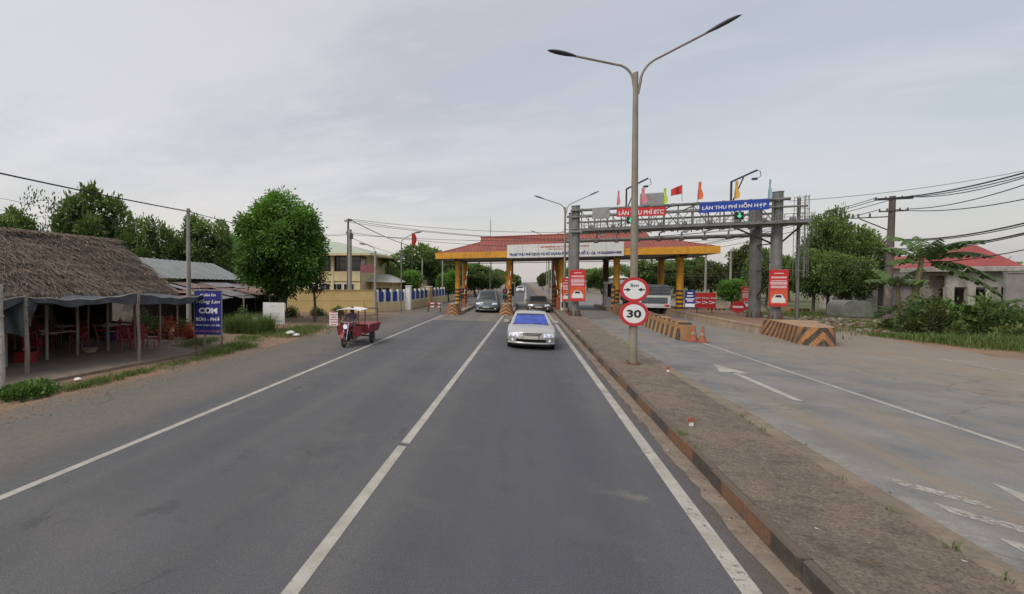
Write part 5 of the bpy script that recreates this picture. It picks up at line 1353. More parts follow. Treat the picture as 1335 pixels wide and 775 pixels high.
    q = [(x0, y1, z0 + .02), (x1, y1, z0 + .02), (x1 + .1, y1 + .22, z0 + .36), (x0 - .1, y1 + .22, z0 + .36)]; q2 = [(x, y - .02, z + .02) for x, y, z in q]
    mb.add(q + q2, [(0, 1, 2, 3), (7, 6, 5, 4), (0, 4, 5, 1), (1, 5, 6, 2), (2, 6, 7, 3), (3, 7, 4, 0)])
    mb.build('cargo_bed', RD, t)
    for (x, y, z1) in ((-.42, .62, 1.5), (.42, .62, 1.5), (-.46, 1.33, 1.52), (.46, 1.33, 1.52), (-.6, 2.65, 1.5), (.6, 2.65, 1.5)):
        mb = MB(); mb.cyl((x, y, .5 if y < 1 else .53), (x, y, z1), .024, .024, 8); mb.build('canopy_post' if y < 2 else 'stake', RD, t)
    mb = MB()
    for z in (1.22, 1.5):
        mb.cyl((.46, 1.33, z), (.6, 2.65, z), .015, .015, 6); mb.cyl((-.46, 1.33, z), (-.6, 2.65, z), .015, .015, 6)
    mb.cyl((-.6, 2.65, 1.5), (.6, 2.65, 1.5), .015, .015, 6); mb.build('stake_rail', M['rust'], t)
    mb = MB(); mb.grid(lambda u, v: Vector(((u - .5) * 1.14, .5 + .98 * v, 1.53 + .07 * math.sin(PI * u) - .03 * (1 - v))), 12, 4); mb.grid(lambda u, v: Vector(((u - .5) * 1.14, .5 + .98 * v, 1.50 + .07 * math.sin(PI * u) - .03 * (1 - v))), 12, 4)
    mb.grid(lambda u, v: Vector(((u - .5) * 1.14, .5, 1.47 + .03 * v + .07 * math.sin(PI * u))), 12, 1)
    mb.build('canopy_roof', M['white'], t)
    mb = MB(); q = Matrix.Rotation(R(2), 4, 'Y'); mb.b2(-.92, -.52, .50, .52, .82, 1.42); mb.build('placard', M['plainwhite'], t)
    pl = t.children[-1]
    mb = MB()
    for k in range(6): w = (.3, .34, .28, .35, .33, .25)[k]; mb.b2(-.715 - w / 2, -.715 + w / 2, .492, .498, 1.40 - k * .105 - .025, 1.40 - k * .105 + .02)
    mb.build('red_lettering', M['rednote'], pl)
    return t
trike().scale = (.9, .9, .93)
# rider, seated on the tricycle
def rider():
    t = thing('person', 'rider in dark patterned shirt and face covering seated on the cargo tricycle', 'person', TL, TR)
    J = [((0, 1.0, .86), .15), ((0, .99, 1.05), .145), ((0, .97, 1.24), .16), ((0, .95, 1.36), .07), ((0, .93, 1.42), .058),
         ((-.19, .96, 1.30), .06), ((-.27, .80, 1.12), .047), ((-.30, .55, 1.05), .036), ((-.33, .42, 1.05), .03),
         ((.19, .96, 1.30), .06), ((.27, .80, 1.12), .047), ((.30, .55, 1.05), .036), ((.33, .42, 1.05), .03),
         ((-.11, .95, .84), .10), ((-.24, .58, .80), .075), ((-.22, .66, .42), .05), ((-.22, .66, .32), .04), ((-.23, .52, .30), .032),
         ((.11, .95, .84), .10), ((.24, .58, .80), .075), ((.22, .66, .42), .05), ((.22, .66, .32), .04), ((.23, .52, .30), .032)]
    E = [(0, 1), (1, 2), (2, 3), (3, 4), (2, 5), (5, 6), (6, 7), (7, 8), (2, 9), (9, 10), (10, 11), (11, 12), (0, 13), (13, 14), (14, 15), (15, 16), (16, 17), (0, 18), (18, 19), (19, 20), (20, 21), (21, 22)]
    o = skin_body('body', J, E, [M['skin'], M['cloth'], M['trousers']], t)
    for p in o.data.polygons:
        c = p.center
        if c.z > .9 and c.z < 1.37 and c.y > .62: p.material_index = 1
        elif c.z < .95 and c.z > .38: p.material_index = 2
    # head
    mb = MB(); n, m_ = 18, 14; hc = Vector((0, .93, 1.50))   # helmeted head
    def hd(u, v):
        th = 2 * PI * u; ph = PI * v; x = math.sin(ph) * math.cos(th) * .082; y = math.sin(ph) * math.sin(th) * .1; z = math.cos(ph) * .115
        if y < 0 and abs(x) < .02 and abs(z + .01) < .03: y -= .018
        if z < -.04: x *= .8; y *= .88
        return hc + Vector((x, y, z))
    mb.grid(hd, n, m_); head = mb.build('head', M['skin'], t, smooth=True)
    mb = MB(); mb.grid(lambda u, v: hc + Vector((math.sin(PI * v) * math.cos(2 * PI * u) * .1, math.sin(PI * v) * math.sin(2 * PI * u) * .12 + .01, math.cos(PI * v) * .125 + .015)) if v < .5 else hc + Vector((math.cos(2 * PI * u) * .1, math.sin(2 * PI * u) * .12 + .01, .02)), 20, 12); mb.build('helmet', M['darkst'], t, smooth=True)
    mb = MB(); mb.grid(lambda u, v: hc + Vector((math.cos(PI + PI * u) * .084, math.sin(PI + PI * u) * .106 - .004, -.02 - .075 * v)), 12, 4); mb.build('face_mask', M['trousers'], t, smooth=True)
    for s in (-1, 1):
        mb = MB(); mb.disc(hc + Vector((s * .03, -.1, .004)), .011, n=10); mb.build('eye', M['black'], t)
        # hand with five fingers closed round the grip
        hb = Vector((s * .335, .40, 1.05)); mb = MB(); mb.box(hb, (.085, .07, .04), bev=.014)
        for k in range(4):
            fx = hb.x + (-.03 + k * .02); L = (.045, .052, .05, .04)[k]
            mb.tube([(fx, hb.y - .03, hb.z + .01), (fx, hb.y - .03 - L * .5, hb.z + .005), (fx, hb.y - .02 - L * .5, hb.z - .03), (fx, hb.y - .005, hb.z - .04)], [.0095, .009, .0085, .007], 6)
        mb.tube([(hb.x - s * .04, hb.y, hb.z), (hb.x - s * .06, hb.y - .02, hb.z - .015), (hb.x - s * .05, hb.y - .03, hb.z - .035)], [.011, .01, .008], 6)
        mb.build('hand', M['skin'], t, smooth=True)
rider(); [setattr(o_, 'scale', (.9, .9, .93)) for o_ in bpy.data.objects if o_.name == 'person']
for o_ in [o_ for o_ in bpy.data.objects if o_.name.startswith('hand.') or o_.name == 'hand']: pass

# ---------------------------------------------------------------- left side: restaurant
def thatch_mat():
    m, nt, b = newmat('dry_thatch')
    geo = N(nt, 'ShaderNodeNewGeometry'); p = geo.outputs['Position']
    at = N(nt, 'ShaderNodeAttribute'); at.attribute_name = 'shade'
    f = noise(nt, p, 1.2, 5, .7); g_ = noise(nt, p, 18, 4, .8)
    c = mix(nt, at.outputs['Fac'], (.04, .03, .024), (.32, .245, .18)); c = mix(nt, mapr(nt, f, .4, .7, 0, .6), c, (.16, .125, .10)); c = mix(nt, mapr(nt, g_, .4, .7, 0, .4), c, (.06, .05, .04))
    nt.links.new(c, b.inputs['Base Color']); b.inputs['Roughness'].default_value = .95
    return m
TH = thatch_mat()
hut = thing('thatched_restaurant', 'open roadside restaurant under a large grey-brown thatched roof', 'restaurant', (-17, 9, 0))
mb = MB(); rd = random.Random(17)
RX, RZ, EX, EZ, BX, BZ = -17.0, 4.35, -13.05, 2.05, -20.9, 2.1
RY0, RY1, EY0, EY1 = -1.0, 15.0, -2.0, 14.4
fe = [Vector((EX, EY0, EZ)), Vector((EX, EY1, EZ)), Vector((RX, RY1, RZ)), Vector((RX, RY0, RZ))]
bk = [Vector((BX, EY1, BZ)), Vector((BX, EY0, BZ)), Vector((RX, RY0, RZ)), Vector((RX, RY1, RZ))]
he = [Vector((EX, EY1, EZ)), Vector((BX, EY1 + .2, BZ)), Vector((RX, RY1, RZ))]
mb.poly(fe, 0); mb.poly(bk, 0); mb.poly(he, 0); mb.poly([Vector((BX, EY0, BZ)), Vector((EX, EY0, EZ)), Vector((RX, RY0, RZ))], 0)
for v_ in range(4): pass
nrm = (fe[1] - fe[0]).cross(fe[3] - fe[0]).normalized()
if nrm.z < 0: nrm = -nrm
down = (fe[0] - fe[3]); down = Vector((down.x, 0, down.z)).normalized()
for k in range(17000):
    v = rd.random(); u = rd.random() ** .8; y = (EY0 + (EY1 - EY0) * u) * (1 - v) + (RY0 + (RY1 - RY0) * u) * v
    p = Vector((EX + (RX - EX) * v, y, EZ + (RZ - EZ) * v)) + nrm * (rd.uniform(.0, .07) + .05 * math.sin(y * 1.3 + v * 4) + .05 * (1 - (v * 7) % 1))
    d = (down + Vector((0, rd.gauss(-.15, .35), rd.gauss(0, .05)))).normalized(); s_ = nrm.cross(d).normalized() * rd.uniform(.008, .022)
    L = rd.uniform(.2, .6); q = p + d * L + nrm * rd.uniform(-.01, .08)
    mb.quad(p - s_, p + s_, q + s_ * .5, q - s_ * .5, 0, rd.random() ** 1.2)
# ragged eave fringe and ridge
for k in range(2600):
    u = rd.random() ** .8; y = EY0 + (EY1 - EY0) * u; p = Vector((EX + .15 * rd.random(), y, EZ + .08)); d = Vector((rd.uniform(.1, .5), rd.gauss(0, .3), -1)).normalized(); s_ = Vector((0, .012, 0))
    q = p + d * rd.uniform(.12, .34); mb.quad(p - s_, p + s_, q + s_ * .3, q - s_ * .3, 0, rd.random() * .8)
for k in range(2500):
    y = RY0 + (RY1 - RY0) * rd.random() ** .8; s = rd.choice((-1, 1)); p = Vector((RX, y, RZ + .05 + rd.uniform(0, .06))); q = p + Vector((s * rd.uniform(.2, .5), rd.gauss(0, .15), -rd.uniform(.08, .25))); s_ = Vector((0, .014, 0))
    mb.quad(p - s_, p + s_, q + s_, q - s_, 0, .3 + rd.random() * .7)
hn = Vector((0, 1, .25)).normalized()
for k in range(3000):
    a, b = rd.random(), rd.random()
    if a + b > 1: a, b = 1 - a, 1 - b
    p = he[0] + (he[1] - he[0]) * a + (he[2] - he[0]) * b + hn * rd.uniform(0, .06); q = p + Vector((rd.gauss(0, .08), .05, -rd.uniform(.2, .45))); s_ = Vector((.014, 0, 0)); mb.quad(p - s_, p + s_, q + s_, q - s_, 0, rd.random())
mb.build('thatched_roof', TH, hut, world=True, shade=True)
rp = MB(); rp.tube([(RX + .55, RY0 + k * 2.05, RZ - .22 + .02 * math.sin(k)) for k in range(9)], .02, 6); rp.build('ridge_rope', M['black'], hut, world=True)
for (x, y) in ((-13.74, 9.46), (-13.66, 10.44), (-13.55, 11.56), (-13.4, 12.6), (-13.42, 13.9), (-13.7, 8.2), (-13.7, 6.6), (-17, 13.5), (-17, 10.5), (-17, 7.5), (-20, 13.8), (-20, 10.5), (-20, 7)):
    mb = MB(); z1 = 2.25 if x > -15 else (4.2 if x > -18 else 2.4); mb.tube([(x, y, 0), (x + rd.uniform(-.04, .04), y, z1 / 2), (x, y, z1)], .05, 8); mb.build('post', M['wood'], hut, world=True)
mb = MB(); mb.cyl((-13.65, -2, 2.12), (-13.45, 14.6, 2.12), .045, .045, 8); mb.cyl((-20, -2, 2.3), (-20, 14.6, 2.3), .045, .045, 8)
for y in (4, 6.6, 8.2, 9.5, 11.5, 13.9): mb.cyl((-13.6, y, 2.16), (-20, y, 2.3), .035, .035, 6)
mb.build('roof_frame', M['wood'], hut, world=True)
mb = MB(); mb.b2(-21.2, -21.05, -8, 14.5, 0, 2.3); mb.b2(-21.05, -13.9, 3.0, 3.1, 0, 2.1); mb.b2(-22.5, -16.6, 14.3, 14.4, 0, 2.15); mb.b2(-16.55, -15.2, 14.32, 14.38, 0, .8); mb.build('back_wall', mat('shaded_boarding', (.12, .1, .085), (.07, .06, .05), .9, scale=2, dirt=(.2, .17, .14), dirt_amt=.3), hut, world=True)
for y0_, w_ in ((9.2, 1.2), (11.0, 1.4)):
    mb = MB(); mb.b2(-21.045, -21.02, y0_, y0_ + w_, 1.0, 1.75); mb.build('window', mat('grey_window_light', (.16, .18, .19), (.1, .11, .12), .4), hut, world=True)
# restaurant floor slab
mb = MB(); pts = [(-10.9, 6.4), (-10.75, 9), (-10.55, 12.6), (-10.9, 12.9), (-13.2, 13.6), (-13.6, 14.6), (-21, 14.8), (-21, -3), (-11, -3)]
n = len(pts); mb.add([(x, y, 0) for x, y in pts] + [(x, y, .07) for x, y in pts], [tuple(range(n, 2 * n))] + [(i, (i + 1) % n, n + (i + 1) % n, n + i) for i in range(n)])
struct('patio', mb, mat('patio_concrete', (.27, .215, .165), (.2, .16, .125), .9, scale=1.2, bmp=.3, dirt=(.14, .11, .085), dirt_amt=.45))
# tarpaulin awning
t = thing('tarpaulin_awning', 'sagging dark grey tarpaulin strung in front of the thatched roof', 'awning', (-11.5, 10.4, 2.1))
front_pts = [(-12.3, 4.0, 2.12), (-12.1, 7.8, 2.10), (-10.93, 10.4, 2.15), (-10.75, 13.4, 2.02)]
def fpt(s):
    f = s * (len(front_pts) - 1); i = min(int(f), len(front_pts) - 2); q = f - i; a, b = Vector(front_pts[i]), Vector(front_pts[i + 1]); p = a.lerp(b, q); p.z -= .13 * math.sin(PI * q) + .02 * math.sin(q * 25); return p
def bpt(s): y = 4.0 + 10.2 * s; return Vector((-13.5 + .1 * math.sin(y * 3), y, 2.13 + .04 * math.sin(y * 2.1)))
def aw(u, v):
    p = fpt(u).lerp(bpt(u), v); p.z -= .12 * math.sin(PI * v) * (1 + .6 * math.sin(u * 19)); p.z += .015 * math.sin(u * 60 + v * 9); return p
mb = MB(); mb.grid(aw, 90, 14)
mb.grid(lambda u, v: fpt(u) + Vector((.02 + .03 * math.sin(u * 70) * v, 0, -v * (.20 + .07 * math.sin(u * 11) + .05 * math.sin(u * 29 + 1) + .02 * math.sin(u * 71)))), 120, 4)
mb.build('sheet', M['tarp'], t, world=True, smooth=True)
mb = MB(); mb.tube([fpt(k / 60) + Vector((.01, 0, .01)) for k in range(61)], .014, 6); mb.build('hem_rope', mat('pale_rope', (.4, .38, .34), (.3, .28, .25), .8), t, world=True)
mb = MB(); mb.grid(lambda u, v: Vector((-12.12 - 1.2 * u * (1 - .35 * v), 7.75 - .55 * u, 2.05 - v * (1.0 - .25 * u) )) + Vector((.04 * math.sin(u * 14), .04 * math.cos(u * 11 + v * 3), 0)), 20, 10)
mb.grid(lambda u, v: Vector((-12.1 + .05 * math.sin(v * 6), 7.8 + .28 * u * (1 - .6 * v), 2.06 - .75 * v)), 8, 8)
mb.build('side_sheet', M['tarp'], t, world=True, smooth=True)
mb = MB(); mb.grid(lambda u, v: Vector((-10.88, 10.36 + .12 * u * (1 - v * .5), 2.16 - .35 * v + .02 * math.sin(u * 9))), 5, 6); mb.build('knot', mat('pale_tarp', (.42, .43, .44), (.3, .31, .32), .6), t, world=True)
for (x, y, z1, r_, m, lab) in ((-12.11, 7.78, 2.15, .06, 'wood', 'knobbly wooden pole holding the tarpaulin nearest the left edge'), (-10.89, 10.4, 2.2, .045, 'wood', 'bare wooden pole holding the tarpaulin in front of the red chairs'),
                     (-10.72, 13.3, 2.0, .04, 'wood', 'thin wooden pole holding the tarpaulin end in front of the blue sign'), (-11.2, 6.62, 2.45, .055, 'pale', 'pale painted post cut by the left edge of view')):
    t = thing('support_pole', lab, 'pole', (x, y, 0)); mb = MB(); mb.tube([(0, 0, 0), (.015, .01, z1 * .3), (-.02, 0, z1 * .7), (0, 0, z1)], [r_ * 1.1, r_, r_ * .95, r_ * .85], 9)
    for k in range(5): mb.tube([(0, 0, z1 * (.15 + k * .18)), (0, 0, z1 * (.15 + k * .18) + .03)], r_ * 1.18, 9)
    mb.build('shaft', M[m], t, smooth=True)
# chairs and tables
def chair_proto():
    t = thing('plastic_chair', 'red plastic chair', 'chair', (0, 0, .07), 0, 'red plastic chairs in the restaurant')
    mb = MB(); mb.grid(lambda u, v: Vector(((u - .5) * .44, (v - .5) * .42, .42 - .02 * math.sin(PI * u) * math.sin(PI * v))), 5, 5); mb.b2(-.22, .22, -.21, .21, .38, .4); mb.build('seat', M['redplastic'], t)
    mb = MB()
    for k in range(5): x = -.17 + k * .085; mb.tube([(x, .2, .42), (x, .26, .65), (x * .9, .29, .85)], .014, 5)
    mb.tube([(-.21, .2, .42), (-.2, .27, .7), (-.13, .3, .88), (.13, .3, .88), (.2, .27, .7), (.21, .2, .42)], .022, 6); mb.build('backrest', M['redplastic'], t)
    for sx in (-1, 1):
        mb = MB(); mb.tube([(sx * .21, .2, .62), (sx * .24, 0, .62), (sx * .22, -.18, .6), (sx * .21, -.19, .4)], .018, 6); mb.build('armrest', M['redplastic'], t)
        for sy in (-1, 1): mb = MB(); mb.tube([(sx * .19, sy * .18, .4), (sx * .23, sy * .22, 0)], [.02, .016], 6); mb.build('leg', M['redplastic'], t)
    return t
ch0 = chair_proto(); first = True
spots = [(-12.85, 11.7, 1.2, 'red plastic chair just left of the bare pole in front'), (-12.6, 12.6, 2.0, 'red plastic chair right of the bare pole'), (-14.3, 11.0, .4, 'red plastic chair behind the third inner post'),
         (-14.6, 12.2, 2.6, 'red plastic chair behind the fourth inner post'), (-15.2, 10.0, 1.0, 'red plastic chair by the cloth covered table'), (-14.4, 9.4, 4.0, 'red plastic chair at the left end of the first table'),
         (-16.2, 11.2, 2.2, 'red plastic chair deep in the shade beside the second table'), (-16.4, 12.6, .2, 'red plastic chair deepest toward the far end'), (-15.9, 9.0, 3.0, 'red plastic chair in the dark left part'), (-15.4, 13.4, 5.0, 'red plastic chair near the flowering shrub'),
         (-13.9, 13.1, 4.2, 'red plastic chair by the last inner post'), (-17.6, 10.2, 1.7, 'red plastic chair near the back wall')]
for (x, y, rz, lab) in spots:
    if first: ch0.location = (x, y, .07); ch0.rotation_euler.z = rz; ch0['label'] = lab; first = False
    else: dup(ch0, (x, y, .07), rz, lab)
def table_proto():
    t = thing('dining_table', 'table', 'table', (0, 0, .07), 0, 'dining tables in the restaurant')
    mb = MB(); mb.b2(-.6, .6, -.4, .4, .72, .76, bev=.01); mb.build('tabletop', mat('tabletop', (.4, .33, .25), (.3, .25, .2), .5), t)
    for sx in (-1, 1):
        for sy in (-1, 1): mb = MB(); mb.cyl((sx * .52, sy * .33, 0), (sx * .52, sy * .33, .719), .02, .02, 6); mb.build('leg', M['darkst'], t)
    return t
tb0 = table_proto(); tb0.location = (-14.7, 10.3, .07); tb0.rotation_euler.z = 1.5; tb0['label'] = 'brown table behind the second inner post'
dup(tb0, (-14.9, 12.9, .07), 1.4, 'brown table behind the bare pole'); dup(tb0, (-16.6, 11.7, .07), .2, 'brown table in the middle of the shade'); dup(tb0, (-15.6, 8.3, .07), 1.5, 'brown table in the dark left part')
def hammock(a, b, m, label):
    t = thing('hammock', label, 'hammock', a); a, b = Vector(a), Vector(b); mb = MB()
    mb.grid(lambda u, v: a.lerp(b, u) + Vector((0, 0, -.55 * math.sin(PI * u))) + Vector((.25 * math.sin(PI * u) * (v - .5), 0, .35 * math.sin(PI * u) * (v - .5) ** 2 * 4 * .5)), 18, 5); mb.build('cloth', M[m], t, smooth=True, world=True)
# hanging white sheet
t = thing('hanging_sheet', 'white cloth hanging under the eave before the flowers', 'cloth', (-13.4, 12.5, 1.9)); mb = MB()
mb.grid(lambda u, v: Vector((-13.4 + .03 * math.sin(v * 5), 12.1 + .62 * u * (1 - .5 * v), 1.92 - .52 * v + .05 * math.sin(u * 5))), 8, 8); mb.build('cloth', M['white'], t, world=True, smooth=True)
# clutter on and around the tables
rd = random.Random(44)
for i, (x, y, z, kind, lab) in enumerate(((-14.75, 10.0, .83, 'bowl', 'white bowl on the table behind the second inner post'), (-14.6, 10.6, .83, 'bottle', 'brown bottle on the table behind the second inner post'), (-14.9, 12.7, .83, 'bowl', 'white bowl on the table behind the bare pole'),
        (-14.8, 13.2, .83, 'bottle', 'brown bottle on the table behind the bare pole'), (-16.5, 11.6, .83, 'bottle', 'brown bottle on the table in the middle of the shade'), (-15.5, 8.1, .83, 'bowl', 'white bowl on the table in the dark left part'),
        (-13.9, 8.9, .07, 'crate', 'red crate on the restaurant floor by the first inner post'), (-16.0, 13.7, .07, 'crate', 'blue grey crate at the far end wall of the restaurant'), (-17.2, 13.2, .07, 'crate', 'stack crate deep in the restaurant corner'), (-13.9, 11.1, .07, 'basin', 'pale basin on the floor between the inner posts'))):
    t = thing(kind, lab, kind, (x, y, z), rd.uniform(0, 3), 'things left about the restaurant'); mb = MB()
    if kind == 'bowl': mb.tube([(0, 0, 0), (0, 0, .03), (0, 0, .08)], [.05, .09, .12], 14); m_ = M['white']
    elif kind == 'bottle': mb.tube([(0, 0, 0), (0, 0, .17), (0, 0, .22), (0, 0, .29)], [.035, .035, .015, .013], 10); m_ = M['rust']
    elif kind == 'basin': mb.tube([(0, 0, 0), (0, 0, .12), (0, 0, .13)], [.18, .27, .29], 16); m_ = M['cream2']
    else:
        for k in range(4): mb.b2(-.25, .25, -.18, .18, k * .08, k * .08 + .05)
        mb.b2(-.23, .23, -.16, .16, .0, .31); m_ = M['redplastic'] if i == 6 else M['bluep']
    mb.build('body', m_, t, smooth=kind != 'crate')
t = thing('darkening_net', 'added dark net darkening the left end of the restaurant', 'net', (-13.8, 6.5, 2.1)); mb = MB()  # extra net, added to darken the inside of the hut
mb.grid(lambda u, v: Vector((-13.85 + .05 * math.sin(u * 15), 3.2 + 5.0 * u, 2.1 - 1.75 * v + .05 * math.sin(u * 8))), 30, 6); mb.build('sheet', mat('black_net', (.03, .033, .036), (.02, .022, .025), .9), t, world=True, smooth=True)
t = thing('counter', 'dark wooden serving counter along the back of the restaurant', 'counter', (-19.4, 11, .07)); mb = MB(); mb.b2(-.3, .3, -1.8, 1.8, 0, .95, bev=.02); mb.build('cabinet', M['rust'], t); mb = MB(); mb.b2(-.38, .38, -1.9, 1.9, .955, 1.0, bev=.01); mb.build('worktop', M['wood'], t)
# blue restaurant sign
def blue_sign():
    a, b = G(253.5, 457), G(290, 458.5); d = b - a; u = d.normalized(); z0, z1 = .60, 2.18
    t = thing('restaurant_sign', 'blue upright restaurant sign on two posts reading QUÁN ĂN, CƠM, BÚN - PHỞ', 'sign', tuple((a + b) / 2))
    # face the road traffic (camera side)
    v = Vector((0, 0, 1)); nn = u.cross(v)
    def slab(mb, s0, s1, za, zb, o0, o1):
        pts = [a + u * s + nn * o + v * z for o in (o0, o1) for s, z in ((s0, za), (s1, za), (s1, zb), (s0, zb))]
        mb.add(pts, [(3, 2, 1, 0), (4, 5, 6, 7), (0, 1, 5, 4), (1, 2, 6, 5), (2, 3, 7, 6), (3, 0, 4, 7)])
    W = d.length
    mb = MB(); slab(mb, .02, W - .02, z0, z1, -.01, .01); mb.build('panel', M['navy'], t, world=True)
    mb = MB(); slab(mb, 0, .025, z0 - .02, z1 + .02, -.015, .02); slab(mb, W - .03, W + .005, z0 - .02, z1 + .02, -.015, .02); slab(mb, .026, W - .031, z1, z1 + .025, -.015, .02); slab(mb, .026, W - .031, z0 - .025, z0, -.015, .02); mb.build('frame', M['steel'], t, world=True)
    for s in (.05, W - .03):
        mb = MB(); p = a + u * s - nn * .03; mb.cyl((p.x, p.y, -.05), (p.x, p.y, z1), .022, .022, 8); mb.build('leg', M['rust'], t, world=True)
    def T(s, cz, w, h, m='plainwhite', cx_=.5, bold=.03, shear=0.): text(s, a + u * W * cx_ + v * (z0 + (z1 - z0) * cz), w * W, h, M[m], t, u=u, v=v, off=.014, bold=bold, shear=shear)
    T('QUÁN ĂN', .905, .55, .13); T('Hồng Lan', .755, .85, .2, bold=.01, shear=.3); T('CƠM', .55, .66, .22, bold=.05); T('BÚN - PHỞ', .36, .86, .17, bold=.03)
    T('BÁNH CANH - HỦ TIẾU', .22, .88, .085); T('LẨU PHỤC VỤ ĐẶC BIỆT', .08, .92, .12, 'rednote')
blue_sign()
# white notice board
t = thing('notice_board', 'white notice board on short legs in the yard before the big round tree', 'sign', (-12.45, 20.6, 0)); p = A(343, 422, 20.6); q = A(371, 395, 20.6)
mb = MB(); mb.b2(p.x, q.x, 20.59, 20.62, p.z, q.z, bev=.005); mb.build('panel', M['white'], t, world=True)
mb = MB()
for k, (z, w) in enumerate(((.82, .5), (.5, .75), (.36, .7))): c_ = (p.x + q.x) / 2; mb.b2(c_ - w * .45, c_ + w * .45, 20.585, 20.589, p.z + (q.z - p.z) * z - .012, p.z + (q.z - p.z) * z + .015)
mb.build('faint_lettering', mat('faint_ink', (.5, .42, .42), (.56, .5, .5), .6), t, world=True)
mb = MB(); mb.b2(q.x - .62, q.x - .12, 20.585, 20.589, p.z + .13, p.z + .2); mb.build('blue_lettering', mat('faint_blue', (.3, .33, .42), (.4, .42, .5), .6), t, world=True)
for x in (p.x + .08, q.x - .08): mb = MB(); mb.cyl((x, 20.64, 0), (x, 20.64, q.z), .02, .02, 6); mb.build('leg', M['wood'], t, world=True)
# bits by the board: bucket, white stones
p = G(333, 433); t = thing('bucket', 'small white bucket on a stand left of the notice board', 'bucket', (p.x, p.y, 0))
mb = MB(); mb.tube([(0, 0, .35), (0, 0, .7)], [.12, .15], 14); mb.build('pail', M['white'], t, smooth=True)
mb = MB(); mb.box((0, 0, .32), (.4, .35, .05)); [mb.cyl((sx * .16, sy * .13, 0), (sx * .16, sy * .13, .3), .02, .02, 6) for sx in (-1, 1) for sy in (-1, 1)]; mb.build('stand', M['rust'], t)
for i, (px, py, s, lab) in enumerate(((378, 437, .22, 'larger white plastic bag lying on the verge grass'), (386, 439, .16, 'smaller white plastic bag at the verge grass edge'), (101, 497, .1, 'white litter at the edge of the restaurant slab grass'))):
    p = G(px, py); t = MB(); rd = random.Random(i)
    t.grid(lambda u, v: Vector((math.cos(2 * PI * u) * math.sin(PI * v) * s * (1 + .25 * math.sin(9 * u * PI)), math.sin(2 * PI * u) * math.sin(PI * v) * s * .8, s * .4 * (1 - math.cos(PI * v)) * (1 + .2 * math.sin(7 * PI * u)))), 14, 8)
    o = t.build('plastic_bag', M['white'], smooth=True); o.location = p; tag(o, lab, 'litter', 'white litter on the left verge')
# corrugated sheds behind
def corr(mb, a, b, c, d, n=40, amp=.02):
    a, b, c, d = map(Vector, (a, b, c, d)); nr = (b - a).cross(d - a).normalized()
    mb.grid(lambda u, v: a.lerp(b, u).lerp(d.lerp(c, u), v) + nr * amp * math.sin(u * n * 2 * PI / 2), n * 2, 4)
t = thing('tin_roof_house', 'low house with greenish corrugated tin roof behind the thatched restaurant', 'house', (-22, 26, 0))
mb = MB(); corr(mb, (-19.9, 20.4, 2.75), (-19.9, 29.6, 2.65), (-23.2, 29.9, 4.0), (-23.2, 20.4, 4.15)); corr(mb, (-26.5, 29.9, 2.7), (-26.5, 20.4, 2.7), (-23.2, 20.4, 4.15), (-23.2, 29.9, 4.0)); mb.build('roof', M['tin'], t, world=True, smooth=True)
mb = MB(); mb.b2(-26, -20.4, 21, 29.2, 0, 2.6); mb.poly([(-20.4, 20.99, 2.6), (-26, 20.99, 2.6), (-23.2, 20.99, 4.0)]); mb.poly([(-20.4, 29.21, 2.6), (-26, 29.21, 2.6), (-23.2, 29.21, 3.9)]); mb.build('wall', mat('dark_house_wall', (.13, .11, .09), (.09, .075, .065), .9), t, world=True)
t = thing('rusty_shed', 'ramshackle shed with patched rusty sheets between tin roof house and big tree', 'shed', (-18, 25, 0))
rd = random.Random(2)
mb = MB()
for k in range(26):
    y = rd.uniform(18.5, 27.5); s = rd.uniform(0, 1); x0 = -20.2 + 3.2 * s; w = rd.uniform(1.2, 2.2); zt_ = 2.5 - .75 * s + rd.uniform(-.06, .06)
    corr(mb, (x0 + 1.6, y, zt_ - .32), (x0 + 1.6, y + w, zt_ - .32 + rd.uniform(-.05, .05)), (x0 - .2, y + w, zt_ + .06), (x0 - .2, y, zt_ + .06), 10, .012); mb.m[-80:] = [k % 3] * 80
mb.build('roof_sheets', [M['rusttin'], mat('grey_sheet', (.25, .24, .25), (.16, .15, .16), .7, scale=2, dirt=(.2, .1, .07), dirt_amt=.4), mat('pale_rust', (.3, .17, .13), (.2, .12, .1), .8, scale=2)], t, world=True)
mb = MB()
for (x, y) in ((-15.6, 20), (-15.6, 23), (-15.6, 26), (-15.7, 28.5), (-18, 20), (-18, 28)): mb.cyl((x, y, 0), (x, y, 1.7), .05, .05, 6)
mb.build('post', M['wood'], t, world=True)
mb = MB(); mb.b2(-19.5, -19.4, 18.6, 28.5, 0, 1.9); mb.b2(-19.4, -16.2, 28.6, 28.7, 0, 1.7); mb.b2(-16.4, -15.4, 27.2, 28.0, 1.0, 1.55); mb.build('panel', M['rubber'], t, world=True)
# concrete utility poles
def upole(x, y, h, r0, r1, m, label, arms=(), group=None, name='utility_pole', lean=0.):
    t = thing(name, label, 'utility pole', (x, y, 0), 0, group); mb = MB(); mb.tube([(0, 0, -.1), (lean, 0, h)], [r0, r1], 12); mb.build('shaft', M[m], t, smooth=True)
    for (z, w, dy) in arms:
        mb = MB(); mb.bar((-w + lean, dy, z), (w + lean, dy, z), .07, .07); mb.build('crossarm', M['darkst'], t)
        for s in (-1, -.45, .45, 1):
            mb = MB(); mb.tube([(s * w * .95 + lean, dy, z + .035), (s * w * .95 + lean, dy, z + .08), (s * w * .95 + lean, dy, z + .12), (s * w * .95 + lean, dy, z + .17)], [.02, .05, .03, .04], 8); mb.build('insulator', M['oldpole'], t)
    return t
upole(-16.25, 18.9, 6.35, .14, .09, 'pconc', 'pale concrete power pole rising behind the blue restaurant sign')
